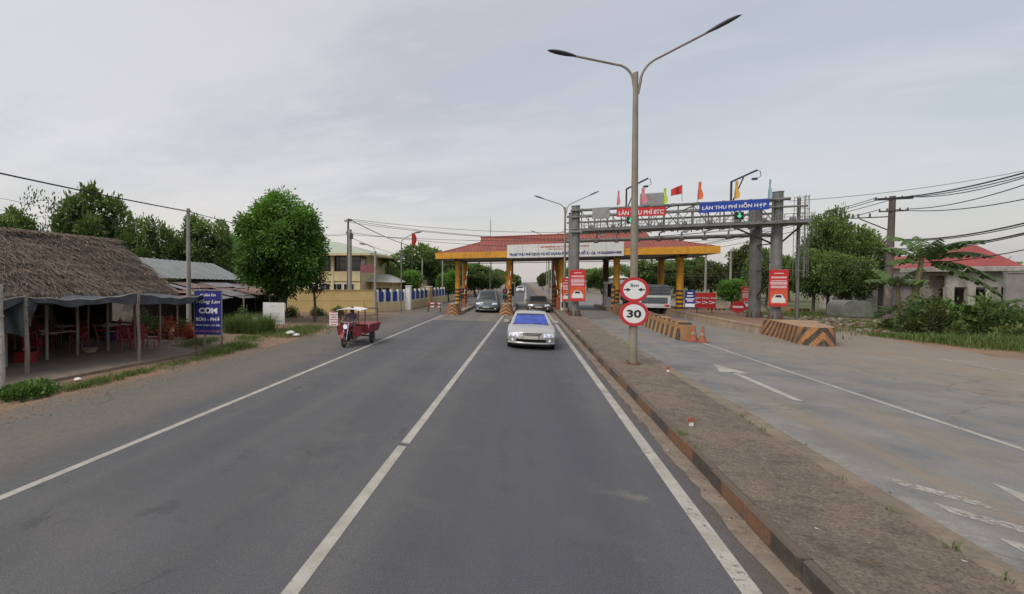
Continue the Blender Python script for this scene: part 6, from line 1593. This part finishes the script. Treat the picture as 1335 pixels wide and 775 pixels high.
upole(-14.75, 38.3, 8.2, .14, .09, 'oldpole', 'tall dark power pole in front of the yellow wall', ((8.0, .35, .0), (6.9, .2, 0)))
PWW = upole(-14.45, 38.0, 7.2, .2, .15, 'pconc', 'thick pale concrete pole beside the tall dark power pole')
mb = MB(); [mb.cyl((0, 0, z), (0, 0, z + .12), .205, .205, 12, mi=i % 2) for i, z in enumerate((1.15, 1.27, 1.39, 1.51))]; mb.build('painted_band', [M['white'], M['darkst']], PWW)
mb = MB(); mb.box((.1, 0, 6.6), (.3, .3, .5), bev=.03); mb.build('junction_box', M['darkst'], PWW)
RPX, RPY = 19.85, 38
RP = upole(RPX, RPY, 7.6, .19, .13, 'oldpole', 'old dark power pole with crossarms standing beside the banana plant', ((7.4, .8, -.1), (6.7, .62, -.1)), lean=.1)
mb = MB(); mb.bar((-1.6, .2, 6.4), (.1, .1, 6.4), .06, .06); mb.bar((-1.2, .2, 6.35), (.0, .1, 5.6), .05, .05); mb.build('transformer_arm', M['darkst'], RP)
for x in (-1.5, -1.25, -.75): mb = MB(); mb.tube([(x, .2, 6.43), (x, .2, 6.65)], .045, 7); mb.build('insulator', M['oldpole'], RP)
mb = MB(); mb.box((.05, -.19, 4.4), (.34, .1, .28), bev=.02); mb.build('notice_plate', M['pale'], RP)
# left street lamps
def lamp_single(x, y, h, reach, rise, side, label, r_=.045, m='steel', head=True):
    t = thing('street_lamp', label, 'street lamp', (x, y, 0)); mb = MB(); mb.tube([(0, 0, 0), (0, 0, h)], [r_ * 1.3, r_], 10); mb.build('pole', M[m], t, smooth=True)
    pts = [Vector((0, 0, h)), Vector((side * .06, 0, h + .18)), Vector((side * .25, 0, h + .34)), Vector((side * reach, 0, h + rise))]; mb = MB(); mb.tube(pts, .028, 8); mb.build('arm', M[m], t, smooth=True)
    mb = MB(); e_ = pts[-1]; mb.tube([e_ - Vector((side * .1, 0, .02)), e_ + Vector((side * .1, 0, .02)), e_ + Vector((side * .4, 0, .06)), e_ + Vector((side * .6, 0, .1))], [.03, .07, .08, .02], 8); mb.build('lamp_head', M['steel'], t, smooth=True)
p = G(523, 408); lamp_single(p.x, p.y, 5.7, 1.1, .75, 1, 'thin single-armed street lamp at the shoulder before the blue fence')
p = G(489, 408); lamp_single(p.x, p.y, 5.0, .8, .6, -1, 'single street lamp on a grey pole at the end of the yellow wall', .09, 'pconc')
t = thing('signpost', 'faded red name board strung between two poles by the yellow building', 'sign', (-12.9, 37.6, 0)); mb = MB()
p, q = A(470, 356, 37.2), A(490, 345, 37.2); mb.b2(p.x, q.x, 37.18, 37.22, p.z, q.z); mb.build('panel', mat('faded_red_board', (.28, .09, .1), (.2, .07, .08), .7), t, world=True)
mb = MB(); mb.cyl((p.x, 37.24, 0), (p.x, 37.24, q.z + .2), .03, .03, 6); mb.cyl((q.x, 37.24, q.z + .3), (p.x, 37.24, q.z + .9), .02, .02, 6); mb.build('post', M['rust'], t, world=True)
# far roadside poles along both sides
k = 0
for (x, y, h, lab) in ((-9.6, 58, 6, 'slim concrete pole inside the fence near the toll roof'), (-8.6, 70, 6.5, 'slim pole seen between the first toll columns'), (-7.6, 84, 7, 'slim pole over the minivan lane beyond the toll'), (-6.6, 100, 7, 'slim pole far left of the road beyond the toll'),
                       (5.0, 88, 8, 'slim pole right of the road beyond the toll lane'), (5.2, 110, 9, 'further slim pole right of the road'), (5.4, 140, 10, 'furthest slim pole right of the road'), (4.6, 72, 7.5, 'slim pole just beyond the median end'), (-13.0, 62, 5.8, 'short pale pole behind the blue fence'),
                       (16.4, 56, 5.4, 'pale pole behind the red billboard'), (19.0, 58, 5.6, 'weathered pole between billboard and gantry towers'), (19.8, 52, 6.5, 'thin pole with lamp left of the gantry towers')):
    upole(x, y, h, .11, .08, 'pconc', lab, group='slim poles beyond the toll plaza', name='slim_pole')
# ---------------------------------------------------------------- wires
WIRE = mat('cable_black', (.03, .03, .032), (.025, .025, .027), .7)
def wire(a, b, sag, r_, label, group=None):
    a, b = Vector(a), Vector(b); mb = MB(); n = 24; mb.tube([a.lerp(b, i / n) - Vector((0, 0, sag * 4 * (i / n) * (1 - i / n))) for i in range(n + 1)], r_, 5)
    o = mb.build('power_cable', WIRE, loc=tuple(a)); tag(o, label, 'cable', group); return o
wire((-13.5, -12, 6.4), (-16.25, 18.9, 6.2), .35, .028, 'thick black cable running from the left edge to the pale concrete pole')
wire((-16.25, 18.9, 6.2), (-14.75, 38.3, 6.8), .5, .02, 'black cable from the pale concrete pole towards the yellow wall poles')
wire((-30, 4, 8.4), (-27, 60, 6.5), .5, .012, 'thin cable crossing the sky behind the trees at left', 'thin cables behind the left trees')
wire((-30, 4, 7.6), (-27, 60, 6.1), .5, .012, 'lower thin cable crossing behind the trees at left', 'thin cables behind the left trees')
grp = 'cables crossing the road before the toll roof'
for i, (za, zb, x1, y1, s) in enumerate(((8.2, 8.0, 24, 46, 1.2), (8.1, 7.6, 24, 46, 1.5), (7.9, 7.0, 24, 46, 1.2), (7.0, 6.8, 24, 46, 1.3), (6.8, 7.4, 24, 46, .9))):
    wire((-14.7, 38.3, za), (x1 - 4, y1 + 6, zb), s, .018, 'one of the cables sagging across the road in front of the toll roof', grp)
wire((-14.7, 38.3, 8.2), (-10, 75, 7.2), 1.0, .035, 'thick bundled cable from the dark pole along the fence'); wire((-14.7, 38.3, 6.6), (-10, 75, 6.0), 1.0, .02, 'thinner cable below the bundled one along the fence')
grp = 'cables running from the old right pole to the right edge'
for i, (x0, z0, py) in enumerate(((-.75, 7.5, 223), (-.35, 7.5, 227), (.75, 7.5, 229), (.6, 6.8, 238), (.2, 6.8, 258), (.1, 5.05, 289), (.1, 5.0, 292), (0, 4.5, 302), (0, 4.4, 304), (0, 3.7, 324))):
    e_ = A(1345, py, 27); wire((RPX + .05 + x0, RPY, z0), tuple(e_), .25, .022 if i not in (5, 7, 0) else .035, 'one of the cables from the old dark pole to the right edge', grp)
grp = 'cables running from the old right pole away past the gantry'
for i, (x0, z0) in enumerate(((-.75, 7.5), (-.35, 7.5), (.35, 7.5), (-.6, 6.8), (0, 4.1), (0, 3.8), (0, 3.5))):
    wire((RPX + .05 + x0, RPY, z0), (18.5 + x0, 90, 7.6 - (7.5 - z0)), .7, .022, 'one of the cables from the old dark pole receding past the gantry', grp)
wire((14.0, GY, 7.2), tuple(A(1345, 221, 40)), .25, .014, 'single thin cable from the gantry top to the upper right edge')
# roof antenna
t = thing('antenna_mast', 'thin lattice antenna standing behind the toll roof ridge', 'antenna', (-4.2, 62, 0)); mb = MB(); mb.cyl((0, 0, 0), (0, 0, 10.6), .05, .03, 6)
for k in range(8): mb.bar((-.12, 0, 9 + k * .2), (.12, 0, 9 + k * .2), .02, .02)
mb.build('mast', M['steel'], t)

# ---------------------------------------------------------------- walls and buildings, left
t = thing('perimeter_wall', 'yellow plastered wall running behind the big round tree', 'wall', (-18, 32.4, 0)); W = [Vector((-11.46, 36.2, 0)), Vector((-17.48, 33.4, 0)), Vector((-24.5, 30.2, 0)), Vector((-31, 27.2, 0))]
mb = MB()
for a, b in zip(W, W[1:]): mb.bar(a + Vector((0, 0, .9)), b + Vector((0, 0, .9)), .18, 1.8)
mb.build('wall', M['yplaster'], t, world=True)
mb = MB()
for a, b in zip(W, W[1:]): mb.bar(a + Vector((0, 0, 1.83)), b + Vector((0, 0, 1.83)), .26, .06); mb.bar(a + Vector((0, 0, .95)), b + Vector((0, 0, .95)), .2, .03)
mb.build('coping', mat('coping_ochre', (.5, .36, .14), (.4, .29, .12), .8), t, world=True)
def blue_fence(a, b, label, n):
    a, b = Vector(a), Vector(b); t = thing('panel_fence', label, 'fence', tuple(a), 0, 'blue and white fences on a cream base'); d = (b - a).normalized(); L = (b - a).length
    mb = MB(); mb.bar(a + Vector((0, 0, .4)), b + Vector((0, 0, .4)), .2, .8); mb.build('base_wall', M['cream'], t, world=True)
    for k in range(n + 1): mb = MB(); p = a + d * L * k / n; mb.box((p.x, p.y, 1.32), (.2, .2, 1.06), rz=math.atan2(d.y, d.x), bev=.02); mb.build('post', M['white'], t, world=True)
    for k in range(n):
        p, q = a + d * (L * k / n + .12), a + d * (L * (k + 1) / n - .12); mb = MB(); mb.bar(p + Vector((0, 0, 1.25)), q + Vector((0, 0, 1.25)), .03, .82)
        for j in range(8): c_ = p.lerp(q, (j + .5) / 8); mb.box((c_.x, c_.y, 1.25), (.03, .06, .86), rz=math.atan2(d.y, d.x))
        mb.build('blue_panel', M['bluep'], t, world=True)
    return t
c1 = G(490, 408); c2 = Vector((-10.05, 40.6, 0)); c3 = G(553, 399)
blue_fence((-11.4, 36.4, 0), (-9.95, 39.8, 0), 'short stretch of blue panel fence ending at the white gate box', 4)
blue_fence((-10.0, 40.3, 0), (-9.7, 49.0, 0), 'blue panel fence between the lamp post and the orange gate pier', 5)
blue_fence((-9.6, 50.6, 0), (-8.9, 72, 0), 'far blue panel fence reaching behind the toll island', 12)
for (x, y, h, m, lab) in ((-9.7, 49.5, 1.95, 'yplaster', 'left orange gate pier in the blue fence'), (-9.65, 50.2, 1.95, 'yplaster', 'right orange gate pier in the blue fence'), (-9.6, 40.0, 2.1, 'white', 'white box pillar with a black letter box by the fence')):
    t = thing('gate_pier', lab, 'pier', (x, y, 0)); mb = MB(); mb.box((0, 0, h / 2), (.45, .45, h), bev=.02); mb.build('shaft', M[m], t)
    mb = MB(); mb.box((0, 0, h + .04), (.55, .55, .08), bev=.02); mb.build('cap', M['white'], t)
# A-frame barrier by the island
p = G(566, 407); t = thing('folding_barrier', 'small red and white folding barrier on the shoulder before the toll island', 'barrier', (p.x, p.y, 0)); mb = MB()
for s in (-.5, .5):
    for q in (-.25, .25): mb = MB(); mb.bar((s, q, 0), (s, 0, .8), .05, .05); mb.build('leg', M['rust'], t)
mb = MB(); [mb.bar((-.6 + k * .3, 0, z), (-.3 + k * .3, 0, z), .04, .12, mi=(k) % 2) for k in range(4) for z in (.72, .45)]; mb.build('board', [M['redsign'], M['white']], t)
# yellow two storey building
def windows(t, x0, x1, y, z0, z1, n, fr='white', sill=True):
    for k in range(n):
        a = x0 + (x1 - x0) * (k + .1) / n; b = x0 + (x1 - x0) * (k + .9) / n
        mb = MB(); mb.b2(a - .06, b + .06, y - .04, y - .003, z0 - .06, z1 + .06); w = mb.build('window', M[fr], t, world=True)
        mb = MB(); mb.b2(a, (a + b) / 2 - .02, y - .05, y - .041, z0, z1); mb.b2((a + b) / 2 + .02, b, y - .05, y - .041, z0, z1); mb.build('pane', M['glass'], w, world=True)
        if sill: mb = MB(); mb.b2(a - .1, b + .1, y - .12, y - .042, z0 - .12, z0 - .062); mb.build('sill', M[fr], w, world=True)
t = thing('yellow_building', 'two storey cream building with glazed upper gallery behind the power poles', 'building', (-22, 46, 0))
bx1 = A(470, 380, 44).x; bx0 = bx1 - 11
mb = MB(); mb.b2(bx0, bx1, 44, 53, 0, 3.5); mb.b2(bx0 + .1, bx1 - .1, 46.2, 53, 3.5, 5.75); mb.b2(bx0, bx1, 43.9, 43.99, 2.6, 3.62); mb.build('wall', M['cream'], t, world=True)
mb = MB(); mb.b2(bx0 + .15, bx1 - .15, 44.3, 46.15, 3.5, 5.6); mb.build('gallery_glazing', M['glass'], t, world=True)
mb = MB(); n = 9
for k in range(n + 1): x = bx0 + .1 + (bx1 - bx0 - .2) * k / n; mb.b2(x - .04, x + .04, 44.22, 44.29, 3.5, 5.65)
for z in (3.9, 4.7): mb.b2(bx0 + .1, bx1 - .1, 44.2, 44.218, z - .03, z + .03)
mb.build('gallery_frame', M['darkst'], t, world=True)
for x in (bx1 - 6.3, bx1 - 3.1): mb = MB(); mb.b2(x - .15, x + .15, 43.85, 44.19, 0, 5.7); mb.build('pillar', M['cream'], t, world=True)
windows(t, bx1 - 6, bx1 - .6, 44, 1.0, 2.3, 4)
mb = MB(); z0 = 5.65; a = [(bx0 - 1, 42.9, z0), (bx1 + 1.4, 42.9, z0 - .25), (bx1 + 1.4, 53.5, z0 - .2), (bx0 - 1, 53.5, z0)]; r1, r2 = (bx0 + 4, 48.3, z0 + 1.5), (bx1 - 4.5, 48.3, z0 + 1.5)
mb.poly([a[0], a[1], r2, r1]); mb.poly([a[1], a[2], r2]); mb.poly([a[2], a[3], r1, r2]); mb.poly([a[3], a[0], r1]); mb.build('roof', M['roofgreen'], t, world=True)
mb = MB(); mb.bar(Vector(a[0]) - Vector((0, 0, .12)), Vector(a[1]) - Vector((0, 0, .12)), .12, .22); mb.bar(Vector(a[1]) - Vector((0, 0, .12)), Vector(a[2]) - Vector((0, 0, .12)), .12, .22); mb.poly([(p_[0], p_[1], p_[2] - .2) for p_ in a]); mb.build('eaves', M['cream'], t, world=True)
t = thing('low_wing', 'single storey wing with whitish roof right of the cream building', 'building', (bx1 + 2, 48, 0)); wx1 = A(512, 380, 47).x
mb = MB(); mb.b2(bx1 + .1, wx1, 47, 53, 0, 2.55); mb.build('wall', M['cream'], t, world=True); windows(t, bx1 + .5, wx1 - .3, 47, .9, 1.9, 2)
mb = MB(); a = [(bx1 + .06, 45.6, 2.55), (wx1 + .6, 45.6, 2.45), (wx1 + .6, 53.5, 2.5), (bx1 + .06, 53.5, 2.55)]; mb.poly([a[0], a[1], (wx1 - 1, 49, 3.35), (bx1 + .06, 49, 3.4)]); mb.poly([a[2], a[3], (bx1 + .06, 49, 3.4), (wx1 - 1, 49, 3.35)]); mb.poly([a[1], a[2], (wx1 - 1, 49, 3.35)]); mb.build('roof', M['whiteroof'], t, world=True)
# small far houses
def small_house(x, y, w, d, h, rm_, wm_, label, rz=0, name='small_house', group='small distant houses'):
    t = thing(name, label, 'house', (x, y, 0), rz, group); mb = MB(); mb.b2(-w / 2, w / 2, 0, d, 0, h); mb.build('wall', wm_, t)
    mb = MB(); e_ = .4; a = [(-w / 2 - e_, -e_, h), (w / 2 + e_, -e_, h), (w / 2 + e_, d + e_, h), (-w / 2 - e_, d + e_, h)]; hh = h + w * .16; r1, r2 = (-w / 2 + w * .2, d / 2, hh), (w / 2 - w * .2, d / 2, hh)
    mb.poly([a[0], a[1], r2, r1]); mb.poly([a[1], a[2], r2]); mb.poly([a[2], a[3], r1, r2]); mb.poly([a[3], a[0], r1]); mb.poly(a[::-1]); mb.build('roof', rm_, t)
    for k in (-1, 1): mb = MB(); mb.b2(k * w * .25 - .5, k * w * .25 + .5, -.03, -.003, h * .35, h * .72); mb.build('window', M['glass'], t)
    mb = MB(); mb.b2(-.45, .45, -.03, -.003, 0, h * .72); mb.build('door', M['rust'], t)
small_house(-9.5, 130, 9, 6, 3, M['rusttin'], M['pale'], 'low rust roofed house beside the road far left of the white car')
small_house(-8.2, 150, 8, 6, 3.4, RED_ROOF, M['pale'], 'pinkish roofed house furthest down the road on the left')
small_house(-8.4, 185, 9, 6, 4, mat('dusty_pink_roof', (.36, .19, .15), (.3, .16, .13), .8), M['pale'], 'dusty pink roofed house at the very end of the visible road on the left')
small_house(8.8, 200, 8, 6, 3.6, M['rusttin'], M['pale'], 'rust roofed house at the very end of the visible road on the right')
small_house(9.5, 120, 7, 6, 2.6, M['whiteroof'], M['pale'], 'pale low house right of the far road')
small_house(19.0, 96, 9, 6, 3.2, M['whiteroof'], M['pale'], 'white roofed house among the trees behind the truck')
small_house(14.6, 84, 4, 4, 2.2, M['tin'], M['pale'], 'pale kiosk under the trees left of the truck')
small_house(-17, 66, 7, 5, 2.6, M['rusttin'], M['cream'], 'low house behind the blue fence below the palm')
# ---------------------------------------------------------------- right house
hx = lambda px, Y=40: A(px, 380, Y).x
t = thing('red_roof_house', 'greyish cream house with red hipped roof and porch at the right', 'house', (24.5, 41, 0))
a0, a1 = hx(1228), hx(1306); zw = 3.1; Yh = 41
mb = MB(); mb.b2(a0, a1, Yh, Yh + 1.3, 0, zw); mb.b2(a0 - .0, a1, Yh - 1.3, Yh - 1.15, 2.2, 3.12); mb.b2(a0, a1, Yh - 1.15, Yh, 2.9, 3.1); mb.build('wall', M['pale'], t, world=True)
for x in (a0 + .15, (a0 + a1) / 2 - .2, (a0 + a1) / 2 + 1.1, a1 - .2): mb = MB(); mb.b2(x - .15, x + .15, Yh - 1.37, Yh - 1.08, 0, 2.2); mb.build('porch_column', M['pale'], t, world=True)
mb = MB(); mb.b2(a0, a1, Yh - 1.32, Yh - 1.25, 0, .75); mb.build('parapet', M['pale'], t, world=True)
windows(t, a0 + .4, a0 + 2.4, Yh, .9, 2.0, 2, 'rust'); mb = MB(); mb.b2(a1 - 1.5, a1 - .6, Yh - .03, Yh - .003, 0, 2.1); mb.build('door', M['glass'], t, world=True)
mb = MB(); e_ = .45; a = [(a0 - e_, Yh - 1.6, zw + .02), (a1 + e_, Yh - 1.6, zw + .02), (a1 + e_, Yh + 1.5, zw + .02), (a0 - e_, Yh + 1.5, zw + .02)]; pk1, pk2 = ((a0 + a1) / 2 + .2, Yh + .2, 4.75), ((a0 + a1) / 2 + .9, Yh + .2, 4.75)
a = [(p_[0], p_[1], 3.42) for p_ in a]
mb.poly([a[0], a[1], pk2, pk1]); mb.poly([a[1], a[2], pk2]); mb.poly([a[2], a[3], pk1, pk2]); mb.poly([a[3], a[0], pk1]); mb.build('roof', mat('bright_red_tiles', (.34, .065, .058), (.25, .05, .045), .6, scale=1.5, fine=14, dirt=(.3, .12, .1), dirt_amt=.25), t, world=True)
mb = MB(); mb.b2(a0 - .5, a1 + .5, Yh - 1.65, Yh + 1.5, 3.12, 3.41, bev=.03); mb.build('eaves', M['pale'], t, world=True)
t = thing('garage', 'small grey flat roofed outbuilding left of the red roofed house', 'outbuilding', (hx(1168), 43, 0)); g0, g1 = hx(1180, 42), hx(1226, 42)
mb = MB(); mb.b2(g0, g1, 42, 44.5, 0, 2.4); mb.build('wall', M['greyplaster'], t, world=True); mb = MB(); mb.b2(g0 - .2, g1 - .05, 41.7, 44.7, 2.4, 2.55, bev=.02); mb.build('roof', M['rusttin'], t, world=True)
mb = MB(); mb.b2(g0 + .8, g0 + 2.2, 41.97, 41.997, 0, 2.1); mb.build('shutter', mat('pale_green_shutter', (.32, .4, .34), (.26, .33, .28), .6), t, world=True)
small_house(hx(1205, 52), 52, 7, 6, 3.6, mat('red_tile_far', (.34, .09, .08), (.26, .07, .06), .7), M['pale'], 'white walled house with reddish roof half hidden by the banana plant', name='white_house')
t = thing('grey_wall', 'tall weathered grey wall at the right edge', 'wall', (27.5, 37, 0)); mb = MB(); w0, w1 = A(1312, 380, 38).x, A(1440, 380, 38).x; mb.b2(w0, w1 + 6, 38, 38.2, 0, 3.0, bev=.01); mb.b2(w0, w1 + 6, 37.95, 38.25, 3.0, 3.08); mb.build('wall', M['greyplaster'], t, world=True)
p = A(1119, 400, 40); t = thing('water_tank_shed', 'small pale rounded shed beside the trees left of the power pole', 'shed', (A(1119, 400, 41).x, 41, 0)); mb = MB()
mb.grid(lambda u, v: Vector((math.copysign(abs(math.cos(PI * u)) ** .5, math.cos(PI * u)) * 1.15, -2 + 3 * v + 2, .25 + 1.35 * math.sin(PI * u) ** .5)), 16, 4); mb.poly([Vector((math.copysign(abs(math.cos(PI * u / 16)) ** .5, math.cos(PI * u / 16)) * 1.15, 0, .25 + 1.35 * math.sin(PI * u / 16) ** .5)) for u in range(17)]); mb.build('cover', mat('greenish_tarp', (.20, .21, .18), (.13, .14, .12), .85, scale=2, dirt=(.1, .09, .07), dirt_amt=.4), t)
mb = MB(); mb.b2(-1.1, 1.1, .1, 3, 0, .26); mb.build('base', M['concrete'], t); t.scale = (.62, .62, .8)
# rubble strip at right
mb = MB(); rd = random.Random(6)
for k in range(420):
    p = Vector((rd.uniform(15.2, 22), rd.uniform(30.5, 43), 0)); s = rd.uniform(.04, .22); mb.box((p.x, p.y, s * .3), (s, s * rd.uniform(.5, 1), s * .7), rz=rd.uniform(0, 3), bev=s * .2, mi=rd.choice((0, 0, 1, 2)))
g2 = MB(); rw = random.Random(19)
for k in range(46):
    x = rw.choice((3.40, 3.72, 2.2, 3.4)) + rw.uniform(-.03, .03); y = rw.uniform(4.5, 30); blades(g2, (x, y, .0 if x > 3.68 else .19), .06, rw.randint(5, 16), rw.uniform(.05, .11), .008, rw, 1.2)
tag(g2.build('weeds', GRASS, shade=True), 'little weeds growing from the joints of the median kerbs', 'weeds', kind='stuff')
tag(mb.build('rubble', [M['concrete'], M['pale'], M['rust']]), 'scattered rubble and litter on the bare ground beyond the right road', 'rubble', kind='stuff')
g = MB(); rd = random.Random(77)
grow((15.5, 31, 0), (22, 40, 0), 500, 1.6, .22); grow((16, 44, 0), (26, 46, 0), 500, 1.5, .4)
tag(g.build('dry_grass', GRASS, shade=True), 'thin grass scattered over the rubble ground at right', 'grass', kind='stuff')

# ---------------------------------------------------------------- sky and light
w = bpy.data.worlds.new("World"); scene.world = w; w.use_nodes = True; nt = w.node_tree
for n_ in list(nt.nodes): nt.nodes.remove(n_)
out = N(nt, 'ShaderNodeOutputWorld')
SUN_EL, SUN_AZ = R(52), R(-140)
sky = N(nt, 'ShaderNodeTexSky'); sky.sky_type = 'NISHITA'; sky.sun_disc = False; sky.sun_elevation = SUN_EL; sky.sun_rotation = SUN_AZ; sky.dust_density = 3
b1 = N(nt, 'ShaderNodeBackground'); b1.inputs['Strength'].default_value = .05; sky.air_density = 1.5; nt.links.new(sky.outputs[0], b1.inputs['Color'])
tc = N(nt, 'ShaderNodeTexCoord'); dv = tc.outputs['Generated']
sx = N(nt, 'ShaderNodeSeparateXYZ'); nt.links.new(dv, sx.inputs[0])
# clouds live on a flat layer: divide by height
zz = math_(nt, 'ADD', math_(nt, 'MAXIMUM', sx.outputs[2], 0.), .16)
cx_ = N(nt, 'ShaderNodeCombineXYZ'); nt.links.new(math_(nt, 'DIVIDE', sx.outputs[0], zz), cx_.inputs[0]); nt.links.new(math_(nt, 'DIVIDE', sx.outputs[1], zz), cx_.inputs[1])
mp = N(nt, 'ShaderNodeMapping'); mp.inputs['Rotation'].default_value = (0, 0, R(35)); mp.inputs['Scale'].default_value = (.55, 1.5, 1); nt.links.new(cx_.outputs[0], mp.inputs['Vector'])
n1 = noise(nt, mp.outputs[0], .7, 7, .55); n2 = noise(nt, cx_.outputs[0], 1.6, 8, .6); n3 = noise(nt, dv, 1.3, 3, .5)
f = math_(nt, 'ADD', math_(nt, 'MULTIPLY', n1, .65), math_(nt, 'MULTIPLY', n2, .35))
base = mix(nt, mapr(nt, f, .42, .58), (.42, .415, .44), (.60, .565, .56))
mp2 = N(nt, 'ShaderNodeMapping'); mp2.inputs['Rotation'].default_value = (0, 0, R(20)); mp2.inputs['Scale'].default_value = (1.2, 2.4, 1); nt.links.new(cx_.outputs[0], mp2.inputs['Vector'])
n4 = noise(nt, mp2.outputs[0], 1.4, 9, .62); base = mix(nt, mapr(nt, n4, .50, .72, 0, .55), base, (.74, .69, .67)); base = mix(nt, mapr(nt, n4, .46, .30, 0, .35), base, (.385, .39, .43))
dt = N(nt, 'ShaderNodeVectorMath'); dt.operation = 'DOT_PRODUCT'; nrmn = N(nt, 'ShaderNodeVectorMath'); nrmn.operation = 'NORMALIZE'; nt.links.new(dv, nrmn.inputs[0]); nt.links.new(nrmn.outputs[0], dt.inputs[0])
dt.inputs[1].default_value = ray(430, 140).normalized()
glow = mapr(nt, dt.outputs['Value'], .60, 1.0)
base = mix(nt, math_(nt, 'MULTIPLY', glow, mapr(nt, n1, .3, .65, .2, .75)), base, (.66, .605, .59))
rd_ = N(nt, 'ShaderNodeVectorMath'); rd_.operation = 'DOT_PRODUCT'; nt.links.new(nrmn.outputs[0], rd_.inputs[0]); rd_.inputs[1].default_value = ray(1300, 60).normalized()
base = mix(nt, mapr(nt, rd_.outputs['Value'], .55, 1.0, 0, .6), base, (.445, .445, .485))
hz = mapr(nt, sx.outputs[2], .28, .0, 0, .55)
left = mapr(nt, dt.outputs['Value'], .35, .95)
hcol = mix(nt, left, (.44, .455, .50), (.64, .575, .565))
base = mix(nt, hz, base, hcol)
b2 = N(nt, 'ShaderNodeBackground'); b2.inputs['Strength'].default_value = .90; nt.links.new(base, b2.inputs['Color'])
ad = N(nt, 'ShaderNodeAddShader'); nt.links.new(b1.outputs[0], ad.inputs[0]); nt.links.new(b2.outputs[0], ad.inputs[1]); nt.links.new(ad.outputs[0], out.inputs[0])
sl = bpy.data.lights.new('sun', 'SUN'); sl.energy = 2.0; sl.angle = R(28); sl.color = (1, .95, .88)
so = bpy.data.objects.new('sun', sl); C.objects.link(so)
sd = Vector((math.cos(SUN_EL) * math.sin(SUN_AZ), math.cos(SUN_EL) * math.cos(SUN_AZ), math.sin(SUN_EL)))
so.rotation_euler = sd.to_track_quat('Z', 'Y').to_euler(); so.location = (0, 0, 50)
scene.view_settings.view_transform = 'Standard'; scene.view_settings.look = 'None'; scene.view_settings.exposure = 0
